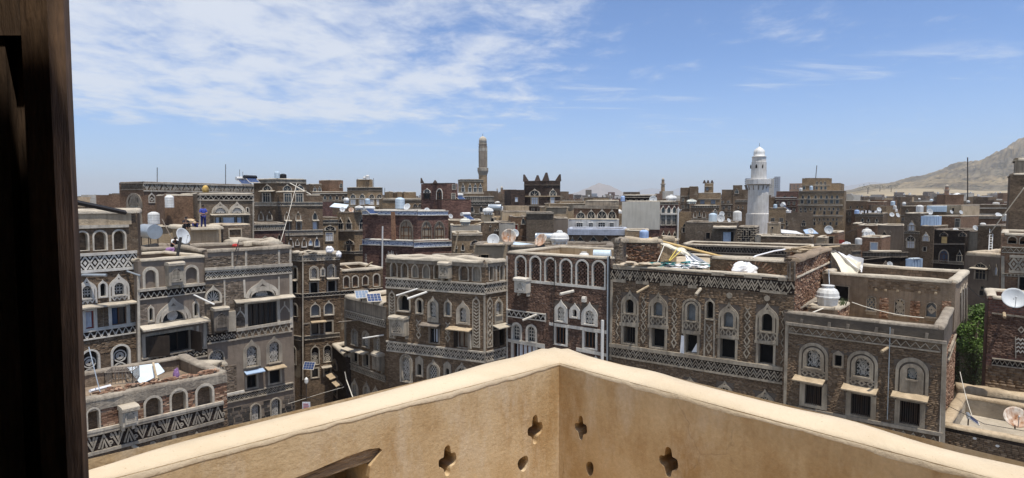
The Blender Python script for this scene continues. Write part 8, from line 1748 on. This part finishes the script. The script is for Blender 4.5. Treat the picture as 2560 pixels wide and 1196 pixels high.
 for i in range(4): m = MB(); m.obox(o + V((.06, -.012, .08 + i * .11)), V((.36 - .05 * (i % 2), 0, 0)), V((0, .008, 0)), V((0, 0, .04))); m.build('print_line', 'cloth_red', t)
 t = thing('street_lamp', 'small white wall lamp above the notice board in the alley', 'lamp', P(766, 960, 38)); m = MB(); m.lathe([(.05, 0), (.12, .1), (.12, .3), (.02, .42)], P(766, 960, 38), 8); m.build('lantern', 'tank_white', t); m = MB(); m.tube([P(766, 960, 38), P(766, 1040, 38)], .03, 5); m.build('post', 'iron', t)
clutter()
# ---------------------------------------------------------------- the tree in the gap at right
def tree():
 r = random.Random(4); c = P(2438, 860, 35.3); t = thing('tree', 'bushy green tree filling the gap behind the nearest house', 'tree', V3(c.x, c.y, 0))
 m = MB(); b = V3(c.x, c.y, 0); m.tube([b, b + V3(.1, 0, 3), b + V3(-.1, .1, 6), V3(c.x, c.y, c.z + 1)], .28, 8, .08)
 m.build('trunk', 'bark', t)
 m = MB(); m2 = MB()
 for i in range(46):
  y = r.uniform(768, 985); x = r.uniform(2402, 2472); q = P(x, y, 35.4 + r.uniform(-.8, 1.0)); lw = y > 880
  leafcloud(m2 if (lw and r.random() < .75) or r.random() < .15 else m, q, .62, .48, 250 if not lw else 190, .15 if not lw else .10, r)
  w = MB(); w.tube([V3(c.x, c.y, q.z - 1.2), q], .06, 4, .02); w.build('limb', 'bark', t)
 m.build('crown', 'leaf_bright', t); m2.build('lower_foliage', 'leaf_olive', t)
def V3(x, y, z): return Vector((x, y, z))
tree()
# ---------------------------------------------------------------- people on the mud roof
def skin_part(name, pts, edges, rad, mat, parent, root=0, sub=1):
 me = bpy.data.meshes.new(name); me.from_pydata([tuple(p) for p in pts], edges, []); me.materials.append(MATS[mat]); o = bpy.data.objects.new(name, me); COL.objects.link(o); o.parent = parent
 s = o.modifiers.new('skin', 'SKIN'); s.use_smooth_shade = True; L = me.skin_vertices[0].data
 for i, q in enumerate(rad): L[i].radius = (q, q) if not isinstance(q, tuple) else q
 L[root].use_root = True; u = o.modifiers.new('sub', 'SUBSURF'); u.levels = sub; u.render_levels = sub; return o
def person(label, base, yaw, s, pose, shirt, trousers):
 t = thing('person', label, 'person', base); t.rotation_euler = (0, 0, yaw); J = {k: Vector(v) * s for k, v in pose.items()}
 def g(*n): return [J[k] for k in n]
 b = g('pelvis', 'chest', 'neck', 'head', 'ls', 'le', 'lw', 'lh', 'rs', 're', 'rw', 'rh', 'lhip', 'lk', 'la', 'lt', 'rhip', 'rk', 'ra', 'rt')
 e = [(0, 1), (1, 2), (2, 3), (1, 4), (4, 5), (5, 6), (6, 7), (1, 8), (8, 9), (9, 10), (10, 11), (0, 12), (12, 13), (13, 14), (14, 15), (0, 16), (16, 17), (17, 18), (18, 19)]
 skin_part('body', b, e, [q * s for q in (.12, .13, .05, .085, .055, .042, .03, .036, .055, .042, .03, .036, .085, .058, .04, .035, .085, .058, .04, .035)], 'skin', t)
 skin_part('shirt', g('pelvis', 'chest', 'ls', 'le', 'rs', 're'), [(0, 1), (1, 2), (2, 3), (1, 4), (4, 5)], [q * s for q in (.145, .155, .085, .06, .085, .06)], shirt, t, 1)
 skin_part('trousers', g('pelvis', 'lhip', 'lk', 'la', 'rhip', 'rk', 'ra'), [(0, 1), (1, 2), (2, 3), (0, 4), (4, 5), (5, 6)], [q * s for q in (.14, .11, .08, .065, .11, .08, .065)], trousers, t)
 h = J['head']; m = MB(); m.lathe([(.092 * s, -.02 * s), (.098 * s, .04 * s), (.08 * s, .09 * s), (.04 * s, .115 * s), (.005, .12 * s)], (h.x, h.y + .012 * s, h.z + .01 * s), 10); o = bpy.data.objects.new('hair', m.mesh('hair', 'hair', None, True)); COL.objects.link(o); o.parent = t
 for sx in (-1, 1): m = MB(); m.lathe([(.004, -.01 * s), (.012 * s, 0), (.004, .01 * s)], (h.x + sx * .032 * s, h.y - .082 * s, h.z), 6); o = bpy.data.objects.new('eye', m.mesh('eye', 'hair')); COL.objects.link(o); o.parent = t
 m = MB(); m.lathe([(.004, 0), (.014 * s, -.02 * s), (.004, -.035 * s)], (h.x, h.y - .092 * s, h.z - .005 * s), 5); o = bpy.data.objects.new('nose', m.mesh('nose', 'skin')); COL.objects.link(o); o.parent = t
 return t
stand = dict(pelvis=(0, 0, .92), chest=(0, 0, 1.28), neck=(0, -.01, 1.46), head=(0, -.03, 1.60), ls=(.17, 0, 1.38), le=(.23, -.10, 1.14), lw=(.16, -.33, 1.10), lh=(.12, -.42, 1.10), rs=(-.17, 0, 1.38), re=(-.25, -.08, 1.12), rw=(-.05, -.30, 1.06), rh=(.03, -.36, 1.08), lhip=(.09, 0, .86), lk=(.11, -.02, .48), la=(.12, .02, .08), lt=(.13, -.14, .03), rhip=(-.09, 0, .86), rk=(-.12, -.03, .48), ra=(-.14, .02, .08), rt=(-.15, -.14, .03))
sit = dict(pelvis=(0, 0, .12), chest=(0, -.10, .46), neck=(0, -.16, .62), head=(0, -.20, .75), ls=(.17, -.12, .56), le=(.25, -.30, .40), lw=(.12, -.46, .42), lh=(.06, -.52, .43), rs=(-.17, -.12, .56), re=(-.25, -.30, .40), rw=(-.10, -.46, .40), rh=(-.03, -.52, .41), lhip=(.10, -.02, .12), lk=(.15, -.40, .42), la=(.12, -.46, .06), lt=(.12, -.60, .03), rhip=(-.10, -.02, .12), rk=(-.15, -.40, .42), ra=(-.12, -.46, .06), rt=(-.12, -.60, .03))
bend = dict(sit, chest=(0, -.22, .40), neck=(0, -.36, .50), head=(0, -.45, .56), ls=(.17, -.28, .46), le=(.22, -.42, .26), lw=(.12, -.58, .16), lh=(.08, -.64, .12), rs=(-.17, -.28, .46), re=(-.22, -.42, .26), rw=(-.10, -.58, .16), rh=(-.05, -.64, .12))
q = P(509, 571, 44.3); person('boy in blue shirt and blue trousers standing on the rounded mud roof, arms held forward', q, .75, .97, stand, 'cloth_blue', 'cloth_navy')
person('boy in dark clothes sitting on the mud roof just left of the standing boy', P(488, 571, 44.6), .5, .95, sit, 'cloth_black', 'cloth_navy')
person('boy in black crouching at the left end of the mud roof with a pale cap', P(463, 572, 43.4), .9, .95, sit, 'cloth_black', 'cloth_black')
person('child in white shirt bent over beside the large edge on dish', P(434, 617, 40.9), .8, .95, bend, 'cloth_white', 'cloth_black')
blob('cap', P(465, 546, 43.3), .1, .1, .08, 'cloth_white', 'pale round cap on the crouching boy in black', 'cap', None, 1, .05, 5)
blob('bundle', P(476, 556, 44.4), .42, .25, .24, 'cloth_beige', 'beige cloth bundle between the two sitting boys', 'bundle', None, 6, .25, 8)
# ---------------------------------------------------------------- air
def air():
 m, nt, b = new_mat('haze'); nt.nodes.remove(b); v = nt.nodes.new('ShaderNodeVolumePrincipled'); v.inputs['Color'].default_value = (.94, .97, 1.0, 1); v.inputs['Density'].default_value = 1.3e-4; v.inputs['Anisotropy'].default_value = .2
 nt.links.new(v.outputs[0], nt.nodes['Material Output'].inputs['Volume']); mb = MB(); mb.box(-20000, -600, -5, 20000, 18000, 520); o = mb.build('haze', 'haze'); stuff(o)
air()
